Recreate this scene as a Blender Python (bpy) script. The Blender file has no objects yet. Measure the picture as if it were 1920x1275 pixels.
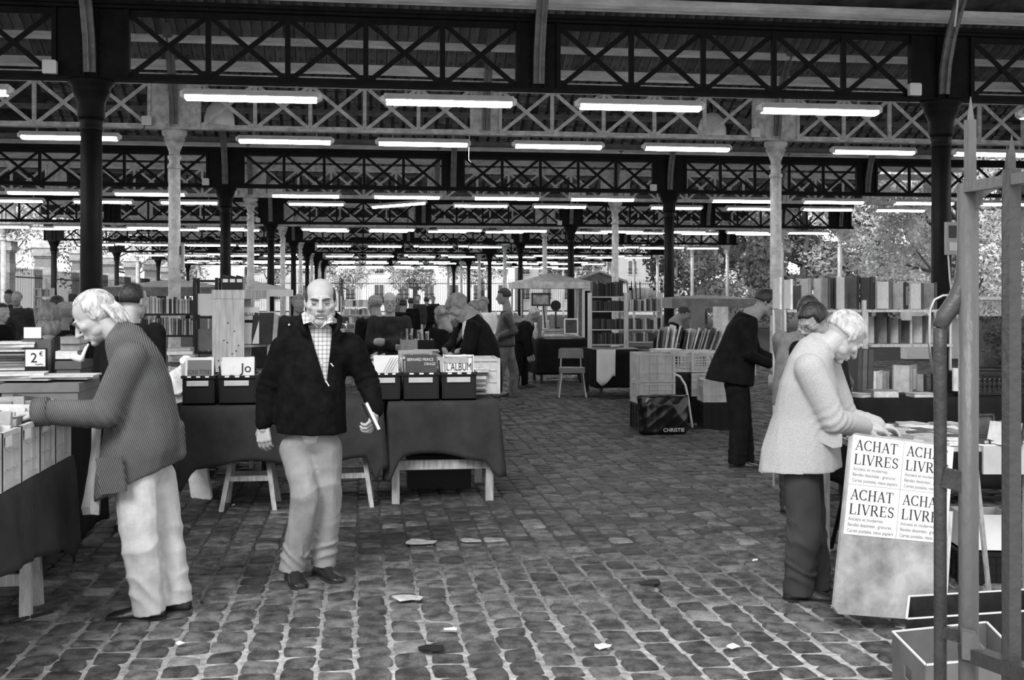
import bpy, bmesh, math, random
import numpy as np
from mathutils import Vector, Matrix, noise

random.seed(11)
SC = bpy.context.scene
COL = SC.collection
PI = math.pi
FOC, HOR, CAMH = 2100.0, 557.0, 1.63
YAW = math.radians(7.62)
cT, sT = math.cos(YAW), math.sin(YAW)

# ---------------------------------------------------------------- camera
cam = bpy.data.cameras.new('camera')
cam.sensor_width = 36.0
cam.lens = FOC / 1920 * 36.0
cam.shift_y = -(637.5 - HOR) / 1920
cam.clip_end = 600
cam.clip_start = 0.05
cam_o = bpy.data.objects.new('camera', cam)
cam_o.location = (0, 0, CAMH)
cam_o.rotation_euler = (PI / 2, 0, -YAW)
COL.objects.link(cam_o)
SC.camera = cam_o

# ---------------------------------------------------------------- sky and exposure
SC.view_settings.view_transform = 'Standard'
SC.view_settings.look = 'None'
SC.view_settings.gamma = 1.0
SC.view_settings.use_curve_mapping = False
SC.view_settings.exposure = 0.35
world = bpy.data.worlds.new('overcast_sky')
SC.world = world
world.use_nodes = True
wn = world.node_tree
wn.nodes['Background'].inputs['Color'].default_value = (1, 1, 1, 1)
wn.nodes['Background'].inputs['Strength'].default_value = 1.15
sun = bpy.data.lights.new('sun_through_cloud', 'SUN')
sun.energy = 2.5
sun.angle = math.radians(25)
sun_o = bpy.data.objects.new('sun_through_cloud', sun)
sun_o.rotation_euler = (math.radians(48), 0, math.radians(-28))
COL.objects.link(sun_o)
LAMP = 30.0            # emission strength of the fluorescent tubes


def W(xc, zc, z):
    """camera-relative sideways / depth distances in metres -> world point"""
    return Vector((xc * cT + zc * sT, zc * cT - xc * sT, z))


def P(px, py, zc):
    return W((px - 960) / FOC * zc, zc, CAMH - (py - HOR) / FOC * zc)


def G(px, py, h=0.0):
    return P(px, py, (CAMH - h) * FOC / (py - HOR))


def GX(px, Y, z=0.0):
    """world point on the line of sight column px at building depth Y"""
    t = math.tan(math.atan((px - 960) / FOC) + YAW)
    return Vector((Y * t, Y, z))


# ---------------------------------------------------------------- mesh builder
class MB:
    def __init__(s):
        s.v = []
        s.f = []

    def add(s, vs, fs):
        n = len(s.v)
        s.v += [tuple(p) for p in vs]
        s.f += [tuple(i + n for i in f) for f in fs]
        return s

    def box(s, c, size, M=None):
        x, y, z = size[0] / 2, size[1] / 2, size[2] / 2
        vs = [Vector((a * x, b * y, d * z)) for a in (-1, 1) for b in (-1, 1) for d in (-1, 1)]
        if M is not None:
            vs = [M @ v for v in vs]
        c = Vector(c)
        return s.add([v + c for v in vs], [(0, 1, 3, 2), (4, 6, 7, 5), (0, 4, 5, 1), (2, 3, 7, 6), (0, 2, 6, 4), (1, 5, 7, 3)])

    def bar(s, p0, p1, w, h, up=(0, 0, 1)):
        p0, p1 = Vector(p0), Vector(p1)
        d = (p1 - p0)
        L = d.length
        d.normalize()
        u = Vector(up)
        a = d.cross(u)
        if a.length < 1e-4:
            a = d.cross(Vector((0, 1, 0)))
        a.normalize()
        b = a.cross(d).normalized()
        vs = [p + a * (i * w / 2) + b * (j * h / 2) for p in (p0, p1) for i, j in ((-1, -1), (1, -1), (1, 1), (-1, 1))]
        return s.add(vs, [(3, 2, 1, 0), (4, 5, 6, 7), (0, 1, 5, 4), (1, 2, 6, 5), (2, 3, 7, 6), (3, 0, 4, 7)])

    def loft(s, rings, cap=True):
        n = len(rings[0])
        vs = [p for r in rings for p in r]
        fs = []
        for k in range(len(rings) - 1):
            for i in range(n):
                j = (i + 1) % n
                fs.append((k * n + i, k * n + j, (k + 1) * n + j, (k + 1) * n + i))
        if cap:
            fs.append(tuple(range(n - 1, -1, -1)))
            fs.append(tuple(range((len(rings) - 1) * n, len(rings) * n)))
        return s.add(vs, fs)

    def tube(s, pts, r, n=8, flat=1.0):
        pts = [Vector(p) for p in pts]
        m = len(pts)
        rs = r if isinstance(r, (list, tuple)) else [r] * m
        rings = []
        ref = None
        for k in range(m):
            d = (pts[min(k + 1, m - 1)] - pts[max(k - 1, 0)]).normalized()
            if ref is None:
                ref = Vector((0, 0, 1)) if abs(d.z) < 0.9 else Vector((0, 1, 0))
            a = d.cross(ref)
            if a.length < 1e-3:
                a = d.cross(Vector((1, 0, 0)))
            a.normalize()
            b = a.cross(d).normalized()
            ref = b
            rings.append([pts[k] + a * math.cos(t * 2 * PI / n) * rs[k] + b * math.sin(t * 2 * PI / n) * rs[k] * flat for t in range(n)])
        return s.loft([list(reversed(q)) for q in rings])

    def lathe(s, prof, c=(0, 0, 0), n=16):
        c = Vector(c)
        rings = [[c + Vector((r * math.cos(2 * PI * i / n), r * math.sin(2 * PI * i / n), z)) for i in range(n)] for r, z in prof]
        return s.loft(rings)

    def ell(s, c, r, R=None, nu=14, nv=9):
        c = Vector(c)
        if not isinstance(r, (tuple, list)):
            r = (r, r, r)
        rings = []
        for j in range(1, nv):
            a = -PI / 2 + PI * j / nv
            ring = []
            for i in range(nu):
                t = 2 * PI * i / nu
                p = Vector((r[0] * math.cos(a) * math.cos(t), r[1] * math.cos(a) * math.sin(t), r[2] * math.sin(a)))
                ring.append(c + (R @ p if R is not None else p))
            rings.append(ring)
        lo, hi = Vector((0, 0, -r[2])), Vector((0, 0, r[2]))
        if R is not None:
            lo, hi = R @ lo, R @ hi
        s.loft(rings, cap=False)
        n0 = len(s.v)
        s.v += [tuple(c + lo), tuple(c + hi)]
        b = n0 - len(rings) * nu
        for i in range(nu):
            j = (i + 1) % nu
            s.f.append((n0, b + j, b + i))
            t = b + (len(rings) - 1) * nu
            s.f.append((n0 + 1, t + i, t + j))
        return s

    def cap(s, p0, p1, r0, r1, n=12):
        """closed tapered capsule"""
        p0, p1 = Vector(p0), Vector(p1)
        d = (p1 - p0)
        L = d.length
        d = d / L if L > 1e-6 else Vector((0, 0, 1))
        a = d.orthogonal().normalized()
        b = d.cross(a)
        rings = []
        for ph in (-80, -50, -20, 0):
            q = math.radians(ph)
            rings.append((p0 + d * math.sin(q) * r0, math.cos(q) * r0))
        for ph in (0, 20, 50, 80):
            q = math.radians(ph)
            rings.append((p1 + d * math.sin(q) * r1, math.cos(q) * r1))
        return s.loft([[c + a * rr * math.cos(2 * PI * i / n) + b * rr * math.sin(2 * PI * i / n) for i in range(n)] for c, rr in rings])

    def prism(s, poly, o, ax, ay, thick):
        """2-D polygon extruded along ax x ay, centred on the plane through o"""
        o, ax, ay = Vector(o), Vector(ax).normalized(), Vector(ay).normalized()
        nz = ax.cross(ay)
        n = len(poly)
        lo = [o + ax * p[0] + ay * p[1] - nz * thick / 2 for p in poly]
        hi = [o + ax * p[0] + ay * p[1] + nz * thick / 2 for p in poly]
        fs = [tuple(range(n - 1, -1, -1)), tuple(range(n, 2 * n))]
        fs += [(i, (i + 1) % n, n + (i + 1) % n, n + i) for i in range(n)]
        return s.add(lo + hi, fs)

    def xf(s, M):
        s.v = [tuple(M @ Vector(v)) for v in s.v]
        return s

    def mesh(s, name, m, smooth=False):
        me = bpy.data.meshes.new(name)
        me.from_pydata(s.v, [], s.f)
        if m is not None:
            me.materials.append(m)
        if smooth:
            me.polygons.foreach_set('use_smooth', [True] * len(me.polygons))
        me.update()
        return me


def link(name, me, parent=None, loc=(0, 0, 0), rot=(0, 0, 0), scale=(1, 1, 1)):
    o = bpy.data.objects.new(name, me)
    COL.objects.link(o)
    o.location = loc
    o.rotation_euler = rot
    o.scale = scale
    if parent is not None:
        o.parent = parent
    return o


def thing(name, label, cat, loc=(0, 0, 0), rz=0.0, group=None, kind=None):
    o = bpy.data.objects.new(name, None)
    o.empty_display_size = 0.1
    COL.objects.link(o)
    o.location = loc
    o.rotation_euler = (0, 0, rz)
    o['label'] = label
    o['category'] = cat
    if group:
        o['group'] = group
    if kind:
        o['kind'] = kind
    return o


def tag(o, label, cat, group=None, kind=None):
    o['label'] = label
    o['category'] = cat
    if group:
        o['group'] = group
    if kind:
        o['kind'] = kind
    return o


def part(root, name, mb, m, smooth=False, world=False, label=None, kind=None, loc=(0, 0, 0)):
    if world:
        l = root.location if root.parent is None else root.location + root.parent.location
        mb.xf(Matrix.Rotation(-root.rotation_euler[2], 4, 'Z') @ Matrix.Translation(-Vector(l)))
    o = link(name, mb.mesh(name, m, smooth), root, loc)
    if label:
        o['label'] = label
    if kind:
        o['kind'] = kind
    return o


def solo(name, mb, m, label, cat, loc=None, group=None, smooth=False, kind=None, rz=0):
    """a thing that is one mesh; verts given in world unless loc is given"""
    if loc is None:
        a = np.array(mb.v)
        c = Vector(((a[:, 0].min() + a[:, 0].max()) / 2, (a[:, 1].min() + a[:, 1].max()) / 2, a[:, 2].min()))
        mb.xf(Matrix.Translation(-c))
        loc = c
    o = link(name, mb.mesh(name, m, smooth), None, loc, (0, 0, rz))
    return tag(o, label, cat, group, kind)


def dup(root, loc=None, rz=None, label=None, group=None):
    r = root.copy()
    COL.objects.link(r)
    if loc is not None:
        r.location = loc
    if rz is not None:
        r.rotation_euler = (0, 0, rz)
    if label:
        r['label'] = label
    if group:
        r['group'] = group
    for ch in list(root.children):
        c = ch.copy()
        COL.objects.link(c)
        c.parent = r
        for g in list(ch.children):
            d = g.copy()
            COL.objects.link(d)
            d.parent = c
    return r


ORD = ['first', 'second', 'third', 'fourth', 'fifth', 'sixth', 'seventh', 'eighth', 'ninth', 'tenth', 'eleventh',
       'twelfth', 'thirteenth', 'fourteenth', 'fifteenth', 'sixteenth', 'seventeenth', 'eighteenth', 'nineteenth',
       'twentieth']
ORD += ['twenty-' + w for w in ORD[:9]] + ['thirtieth'] + ['thirty-' + w for w in ORD[:9]] + ['fortieth'] + ['forty-' + w for w in ORD[:9]] + ['fiftieth']


# ---------------------------------------------------------------- materials
def g3(c):
    return (c, c, c, 1)


MC = {}


def mat(name, c, rough=0.75, var=0.25, scale=8.0, bump=0.0, bscale=60.0, spec=0.3, stretch=(1, 1, 1), metal=0.0, c2=None, detail=4):
    if name in MC:
        return MC[name]
    m = bpy.data.materials.new(name)
    m.use_nodes = True
    nt = m.node_tree
    b = nt.nodes['Principled BSDF']
    b.inputs['Roughness'].default_value = rough
    b.inputs['Specular IOR Level'].default_value = spec
    b.inputs['Metallic'].default_value = metal
    tc = nt.nodes.new('ShaderNodeTexCoord')
    mp = nt.nodes.new('ShaderNodeMapping')
    mp.inputs['Scale'].default_value = stretch
    nt.links.new(tc.outputs['Object'], mp.inputs['Vector'])
    if var > 0 or c2 is not None:
        n = nt.nodes.new('ShaderNodeTexNoise')
        n.inputs['Scale'].default_value = scale
        n.inputs['Detail'].default_value = detail
        n.inputs['Roughness'].default_value = 0.65
        nt.links.new(mp.outputs['Vector'], n.inputs['Vector'])
        r = nt.nodes.new('ShaderNodeValToRGB')
        r.color_ramp.elements[0].position = 0.32
        r.color_ramp.elements[1].position = 0.68
        r.color_ramp.elements[0].color = g3(c * (1 - var))
        r.color_ramp.elements[1].color = g3(c * (1 + var) if c2 is None else c2)
        nt.links.new(n.outputs['Fac'], r.inputs['Fac'])
        nt.links.new(r.outputs['Color'], b.inputs['Base Color'])
    else:
        b.inputs['Base Color'].default_value = g3(c)
    if bump > 0:
        n2 = nt.nodes.new('ShaderNodeTexNoise')
        n2.inputs['Scale'].default_value = bscale
        n2.inputs['Detail'].default_value = 3
        nt.links.new(mp.outputs['Vector'], n2.inputs['Vector'])
        bp = nt.nodes.new('ShaderNodeBump')
        bp.inputs['Strength'].default_value = bump
        bp.inputs['Distance'].default_value = 0.01
        nt.links.new(n2.outputs['Fac'], bp.inputs['Height'])
        nt.links.new(bp.outputs['Normal'], b.inputs['Normal'])
    MC[name] = m
    return m


def nodes_of(m):
    return m.node_tree, m.node_tree.nodes['Principled BSDF']


def wave_mat(name, c1, c2, scale, axis='X', rough=0.9, bump=0.5, dist=0.01, distort=1.5, spec=0.15, rot=(0, 0, 0), dscale=2.0):
    """ribbed / striped cloth"""
    if name in MC:
        return MC[name]
    m = bpy.data.materials.new(name)
    m.use_nodes = True
    nt, b = nodes_of(m)
    b.inputs['Roughness'].default_value = rough
    b.inputs['Specular IOR Level'].default_value = spec
    tc = nt.nodes.new('ShaderNodeTexCoord')
    mp = nt.nodes.new('ShaderNodeMapping')
    mp.inputs['Rotation'].default_value = rot
    nt.links.new(tc.outputs['Object'], mp.inputs['Vector'])
    w = nt.nodes.new('ShaderNodeTexWave')
    w.bands_direction = axis
    w.inputs['Scale'].default_value = scale
    w.inputs['Distortion'].default_value = distort
    w.inputs['Detail'].default_value = 2
    w.inputs['Detail Scale'].default_value = dscale
    nt.links.new(mp.outputs['Vector'], w.inputs['Vector'])
    r = nt.nodes.new('ShaderNodeValToRGB')
    r.color_ramp.elements[0].color = g3(c1)
    r.color_ramp.elements[1].color = g3(c2)
    nt.links.new(w.outputs['Fac'], r.inputs['Fac'])
    n = nt.nodes.new('ShaderNodeTexNoise')
    n.inputs['Scale'].default_value = 5
    n.inputs['Detail'].default_value = 5
    nt.links.new(tc.outputs['Object'], n.inputs['Vector'])
    mx = nt.nodes.new('ShaderNodeMix')
    mx.data_type = 'RGBA'
    mx.blend_type = 'MULTIPLY'
    mx.inputs[0].default_value = 0.5
    nt.links.new(r.outputs['Color'], mx.inputs[6])
    mr = nt.nodes.new('ShaderNodeMapRange')
    mr.inputs[1].default_value = 0.3
    mr.inputs[2].default_value = 0.7
    mr.inputs[3].default_value = 0.5
    mr.inputs[4].default_value = 1.4
    nt.links.new(n.outputs['Fac'], mr.inputs[0])
    nt.links.new(mr.outputs[0], mx.inputs[7])
    nt.links.new(mx.outputs[2], b.inputs['Base Color'])
    bp = nt.nodes.new('ShaderNodeBump')
    bp.inputs['Strength'].default_value = bump
    bp.inputs['Distance'].default_value = dist
    nt.links.new(w.outputs['Fac'], bp.inputs['Height'])
    nt.links.new(bp.outputs['Normal'], b.inputs['Normal'])
    MC[name] = m
    return m


def emit(name, s, c=1.0):
    m = bpy.data.materials.new(name)
    m.use_nodes = True
    nt, b = nodes_of(m)
    b.inputs['Base Color'].default_value = g3(0.8)
    b.inputs['Emission Color'].default_value = g3(c)
    b.inputs['Emission Strength'].default_value = s
    return m


M_IRON = mat('dark_painted_iron', 0.007, 0.6, 0.5, 6, 0.3, 40, 0.15)
M_IRONL = mat('pale_iron', 0.55, 0.6, 0.35, 7, 0.35, 40, 0.35)
M_IRONM = mat('grey_painted_iron', 0.17, 0.55, 0.35, 7, 0.3, 40, 0.4)
M_IRONW = mat('white_iron', 0.75, 0.5, 0.12, 7, 0.1, 40, 0.4)
M_BOARD = mat('roof_boards', 0.18, 0.85, 0.5, 3, 0.3, 30, 0.2, (2.5, 0.5, 2.5))
M_TILE = mat('roof_tiles', 0.05, 0.9, 0.7, 2.5, 0.4, 20, 0.2)
M_PURL = mat('roof_purlin', 0.75, 0.8, 0.3, 5, 0.2, 30, 0.2, (0.3, 1, 1))
M_TUBE = emit('lit_tube', LAMP)
M_HOUS = mat('lamp_housing', 0.5, 0.5, 0.1)
M_WHITE = mat('white_plastic', 0.72, 0.45, 0.06, 5, 0, 0, 0.4)
M_PINE = mat('pine_wood', 0.48, 0.7, 0.28, 6, 0.15, 40, 0.3, (7, 7, 0.6))
M_WOOD = mat('trestle_wood', 0.33, 0.75, 0.35, 7, 0.2, 40, 0.3, (6, 6, 0.8))
M_DKWOOD = mat('dark_wood', 0.03, 0.6, 0.4, 6, 0.2, 40, 0.35, (6, 6, 0.8))
M_BLACKP = mat('black_plastic', 0.008, 0.45, 0.2, 6, 0, 0, 0.3)
M_CLOTH = mat('charcoal_table_cloth', 0.034, 0.92, 0.25, 5, 0.3, 260, 0.12)
M_CLOTHB = mat('black_table_cloth', 0.010, 0.95, 0.3, 5, 0.2, 200, 0.1)
M_CRATE = mat('pale_plastic_crate', 0.5, 0.6, 0.2, 5, 0.15, 30, 0.35)
M_CARD = mat('cardboard', 0.26, 0.85, 0.25, 4, 0.15, 50, 0.2)
M_PAPER = mat('white_paper', 0.66, 0.8, 0.07, 8, 0.05, 60, 0.2)
M_PAGE = mat('page_edges', 0.5, 0.9, 0.25, 30, 0.4, 120, 0.15, (1, 14, 1))
M_INK = mat('black_ink', 0.012, 0.8, 0, 1)
M_INKG = mat('grey_ink', 0.16, 0.8, 0, 1)
M_SKIN = mat('skin', 0.40, 0.55, 0.10, 22, 0.12, 160, 0.3)
M_SKIND = mat('tanned_skin', 0.27, 0.55, 0.10, 22, 0.12, 160, 0.3)
TONES = {'black': 0.012, 'dark': 0.045, 'charcoal': 0.08, 'grey': 0.2, 'pale': 0.36, 'white': 0.6}


def tone(t):
    return mat('cover_' + t, TONES[t], 0.6, 0.22, 12, 0.1, 80, 0.35)


M_STEEL = mat('bare_steel', 0.55, 0.3, 0.1, 6, 0, 0, 0.5, metal=0.8)
# ================================================================ THE HALL
# ---- floor: worn ground plane with setts
def floor_mat():
    m = bpy.data.materials.new('sanded_joints')
    m.use_nodes = True
    nt, b = nodes_of(m)
    b.inputs['Roughness'].default_value = 0.92
    b.inputs['Specular IOR Level'].default_value = 0.2
    tc = nt.nodes.new('ShaderNodeTexCoord')
    n = nt.nodes.new('ShaderNodeTexNoise')
    n.inputs['Scale'].default_value = 1.3
    n.inputs['Detail'].default_value = 8
    n.inputs['Roughness'].default_value = 0.7
    nt.links.new(tc.outputs['Object'], n.inputs['Vector'])
    sx = nt.nodes.new('ShaderNodeSeparateXYZ')
    nt.links.new(tc.outputs['Object'], sx.inputs[0])
    mr = nt.nodes.new('ShaderNodeMapRange')     # pale sand swept into the joints near the entrance, dirt and under-roof shade painted in further inside
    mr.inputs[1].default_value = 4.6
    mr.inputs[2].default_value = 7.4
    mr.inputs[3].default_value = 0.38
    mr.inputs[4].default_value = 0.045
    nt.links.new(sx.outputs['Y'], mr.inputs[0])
    n2 = nt.nodes.new('ShaderNodeTexNoise')
    n2.inputs['Scale'].default_value = 25
    n2.inputs['Detail'].default_value = 6
    nt.links.new(tc.outputs['Object'], n2.inputs['Vector'])
    mu = nt.nodes.new('ShaderNodeMath')
    mu.operation = 'MULTIPLY'
    nt.links.new(n.outputs['Fac'], mu.inputs[0])
    nt.links.new(n2.outputs['Fac'], mu.inputs[1])
    mu2 = nt.nodes.new('ShaderNodeMath')
    mu2.operation = 'MULTIPLY'
    nt.links.new(mu.outputs[0], mu2.inputs[0])
    nt.links.new(mr.outputs[0], mu2.inputs[1])
    mu3 = nt.nodes.new('ShaderNodeMath')
    mu3.operation = 'MULTIPLY'
    mu3.inputs[1].default_value = 4.0
    nt.links.new(mu2.outputs[0], mu3.inputs[0])
    nt.links.new(mu3.outputs[0], b.inputs['Base Color'])
    bp = nt.nodes.new('ShaderNodeBump')
    bp.inputs['Strength'].default_value = 0.6
    bp.inputs['Distance'].default_value = 0.01
    nt.links.new(n2.outputs['Fac'], bp.inputs['Height'])
    nt.links.new(bp.outputs['Normal'], b.inputs['Normal'])
    return m


def sett_mat(name, c, amp=0.5):
    m = bpy.data.materials.new(name)
    m.use_nodes = True
    nt, b = nodes_of(m)
    b.inputs['Roughness'].default_value = 0.62
    b.inputs['Specular IOR Level'].default_value = 0.35
    geo = nt.nodes.new('ShaderNodeNewGeometry')
    n = nt.nodes.new('ShaderNodeTexNoise')
    n.inputs['Scale'].default_value = 60
    n.inputs['Detail'].default_value = 8
    n.inputs['Roughness'].default_value = 0.8
    nt.links.new(geo.outputs['Position'], n.inputs['Vector'])
    v = nt.nodes.new('ShaderNodeTexNoise')
    v.inputs['Scale'].default_value = 13.0
    v.inputs['Detail'].default_value = 2
    nt.links.new(geo.outputs['Position'], v.inputs['Vector'])
    ad = nt.nodes.new('ShaderNodeMath')
    nt.links.new(n.outputs['Fac'], ad.inputs[0])
    nt.links.new(v.outputs['Fac'], ad.inputs[1])
    r = nt.nodes.new('ShaderNodeMapRange')
    r.inputs[1].default_value = 0.84
    r.inputs[2].default_value = 1.16
    r.inputs[3].default_value = c * (1 - amp)
    r.inputs[4].default_value = c * (1 + amp)
    nt.links.new(ad.outputs[0], r.inputs[0])
    nt.links.new(r.outputs[0], b.inputs['Base Color'])
    bp = nt.nodes.new('ShaderNodeBump')
    bp.inputs['Strength'].default_value = 1.0
    bp.inputs['Distance'].default_value = 0.012
    nt.links.new(n.outputs['Fac'], bp.inputs['Height'])
    nt.links.new(bp.outputs['Normal'], b.inputs['Normal'])
    return m


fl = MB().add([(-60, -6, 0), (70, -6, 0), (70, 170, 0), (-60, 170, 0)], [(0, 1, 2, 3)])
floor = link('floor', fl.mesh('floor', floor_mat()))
floor['kind'] = 'structure'
SETTM = [sett_mat('sett_dark', 0.085, .6), sett_mat('sett_mid', 0.13, .6), sett_mat('sett_pale', 0.19, 0.45), sett_mat('sett_worn', 0.30, 0.3), sett_mat('sett_grimy_shaded', 0.046)]


def sett_verts(rnd, w, d, h):
    n = 12
    out, mid, top = [], [], []
    ex = 7.0
    jit = [1 + rnd.uniform(-0.05, 0.04) for _ in range(n)]
    skx, sky = rnd.uniform(-.07, .07), rnd.uniform(-.07, .07)
    angs = []
    for q_ in range(4):
        b_ = PI / 4 + q_ * PI / 2
        angs += [b_ - .11, b_ + .11, b_ + PI / 4]
    tx, ty = rnd.uniform(-0.012, 0.012), rnd.uniform(-0.012, 0.012)
    for i in range(n):
        t = angs[i]
        cx, sy = math.cos(t), math.sin(t)
        q = (abs(cx) ** ex + abs(sy) ** ex) ** (-1 / ex)
        x, y = cx * q * w / 2 * jit[i], sy * q * d / 2 * jit[i]
        x, y = x + y * skx, y + x * sky
        out.append((x * 1.02, y * 1.02, -0.03))
        mid.append((x, y, h * 0.35 + x * tx * 4))
        top.append((x * 0.9, y * 0.89, h + x * tx * 6 + y * ty * 6))
    fs = []
    for k in range(2):
        for i in range(n):
            j = (i + 1) % n
            fs.append((k * n + i, k * n + j, (k + 1) * n + j, (k + 1) * n + i))
    fs.append(tuple(range(2 * n, 3 * n)))
    return out + mid + top, fs


rnd = random.Random(5)
variants = []
for k in range(14):
    vs, fs = sett_verts(rnd, 0.146, 0.142, 0.010)
    mbk = MB().add(vs, fs)
    variants.append([mbk.mesh('sett', mm, True) for mm in SETTM[:4]])
PX, PY = 0.166, 0.164
cells = []
x = -8.0
ci = 0
while x < 14.0:
    y = 3.6 + rnd.uniform(0, 0.15)
    while y < 27.0:
        dlen = PY * rnd.uniform(0.8, 1.22)
        cx, cy = x + PX / 2, y + dlen / 2
        xc, zc = cx * cT - cy * sT, cx * sT + cy * cT
        if zc > 3.5 and abs(xc / zc) < 0.5:
            cells.append((zc, cx, cy, dlen))
        y += dlen
    x += PX
    ci += 1
cells.sort()
inview = [c for c in cells if HOR + CAMH * FOC / c[0] < 1285]
early = [c for c in cells if HOR + CAMH * FOC / c[0] >= 1285]
for c in inview[:300]:
    zc, cx, cy, dl = c
    q = rnd.random()
    mi = 0 if q < 0.36 else 1 if q < 0.78 else 2 if q < 0.97 else 3
    o = link('sett', variants[rnd.randrange(14)][mi], floor, (cx + rnd.uniform(-.006, .006), cy, rnd.uniform(-0.004, 0.005)),
             (0, 0, rnd.uniform(-.06, .06)), (rnd.uniform(.93, 1.06), dl / PY * rnd.uniform(.93, 1.03), 1))
far = [MB() for _ in range(5)]
for c in early + inview[300:]:
    zc, cx, cy, dl = c
    q = rnd.random()
    mi = 0 if q < 0.42 else 1 if q < 0.9 else 2 if q < 0.995 else 3
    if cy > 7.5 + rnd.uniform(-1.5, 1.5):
        mi = 4 if q < .6 else 0  # deeper setts: dirt plus the shade under the roof put into the colour
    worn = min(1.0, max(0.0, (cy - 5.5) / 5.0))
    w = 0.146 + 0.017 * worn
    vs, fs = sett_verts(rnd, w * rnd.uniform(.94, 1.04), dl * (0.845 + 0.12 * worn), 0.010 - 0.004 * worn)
    a = rnd.uniform(-.05, .05)
    ca, sa = math.cos(a), math.sin(a)
    dz = rnd.uniform(-0.003, 0.004)
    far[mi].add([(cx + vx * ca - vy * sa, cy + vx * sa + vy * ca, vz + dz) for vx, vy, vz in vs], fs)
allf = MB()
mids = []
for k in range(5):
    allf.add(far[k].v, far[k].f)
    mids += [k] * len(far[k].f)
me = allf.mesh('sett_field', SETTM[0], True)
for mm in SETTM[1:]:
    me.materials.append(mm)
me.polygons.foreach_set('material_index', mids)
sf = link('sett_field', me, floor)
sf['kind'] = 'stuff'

# small litter on the setts
litter = [(1220, 1100, .10, 'dark dry leaf on the setts right of the middle of the floor', 0.02), (810, 1225, .09, 'crumpled black scrap on the setts near the bottom of the photo', 0.01),
          (1130, 1222, .06, 'white paper scrap on the setts at the bottom middle', .8), (845, 1190, .05, 'small torn white paper scrap in the middle foreground', .8),
          (340, 1216, .035, 'tiny white scrap on the setts near the bent man', .8), (787, 1023, .16, 'flat pale paper trodden on the paving in the middle', .4),
          (765, 1130, .15, 'light flat card lying on the foreground setts', .45), (883, 1020, .12, 'pale flattened leaf on the paving, right of the middle', .3),
          (1375, 1222, .05, 'white paper scrap on the setts before the display board', .8), (438, 953, .02, 'tiny white stub beside the trestle foot', .8),
          (1415, 1058, .03, 'tiny pale stub on paving before the tweed jacket man', .7), (1075, 707, .05, 'white scrap on the floor far behind the cardboard-edged chair', .7)]
for px, py, s, lab, c in litter:
    g = G(px, py)
    mb = MB()
    n = 9
    ring = []
    for i in range(n):
        t = 2 * PI * i / n
        r = s * rnd.uniform(0.45, 0.75)
        ring.append((r * math.cos(t), r * math.sin(t) * 0.8, 0.022 + rnd.uniform(0, 0.012)))
    mb.add(ring + [(p[0], p[1], p[2] - 0.004) for p in ring], [tuple(range(n)), tuple(range(2 * n - 1, n - 1, -1))] + [(i, n + i, n + (i + 1) % n, (i + 1) % n) for i in range(n)])
    solo('leaf' if 'leaf' in lab else 'paper_scrap', mb, mat('litter%.2f' % c, c, .8, .3, 30), lab, 'litter', loc=g)
mb = MB().tube([G(18, 1174) + Vector((0, 0, .02)), G(100, 1153) + Vector((0, 0, .02))], 0.009, 8)
solo('stick', mb, mat('stick', .02, .6), 'thin black stick with a pale tip lying before the left trestle', 'stick')

# ---- girders
DS = [13.03, 18.62, 25.42, 31.04, 37.84, 43.4, 50.2, 55.8, 62.6, 68.2, 75.0, 80.6, 87.4, 93.0]
BAY = 10.1
COLX = [-13.1, -3.0, 7.1, 16.8]
GH = 0.85


def hb(i):
    return 4.03 if i % 2 == 0 else 4.31


DEPTHW = ['nearest', 'second', 'third', 'fourth', 'fifth', 'sixth', 'seventh', 'eighth', 'ninth', 'tenth', 'eleventh', 'twelfth', 'thirteenth', 'fourteenth']
XR = 17.3
_pc = {}


def lattice_meshes(m, pw, key):
    if key in _pc:
        return _pc[key]
    h0, h1 = 0.07, GH - 0.07
    diag1 = MB().bar((-pw / 2, 0.012, h0), (pw / 2, 0.012, h1), 0.058, 0.018, (0, 1, 0)).mesh('diagonal_brace', m)
    diag2 = MB().bar((pw / 2, -0.012, h0), (-pw / 2, -0.012, h1), 0.058, 0.018, (0, 1, 0)).mesh('diagonal_brace', m)
    post = MB().box((0, 0, GH / 2), (0.06, 0.05, GH - 0.1)).mesh('post', m)
    _pc[key] = (diag1, diag2, post)
    return _pc[key]


def piers():
    out = []
    for k, c in enumerate(COLX):
        out.append((c, 0.78))
        if k < 3:
            out.append(((c + COLX[k + 1]) / 2, 0.48))
    return out


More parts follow.
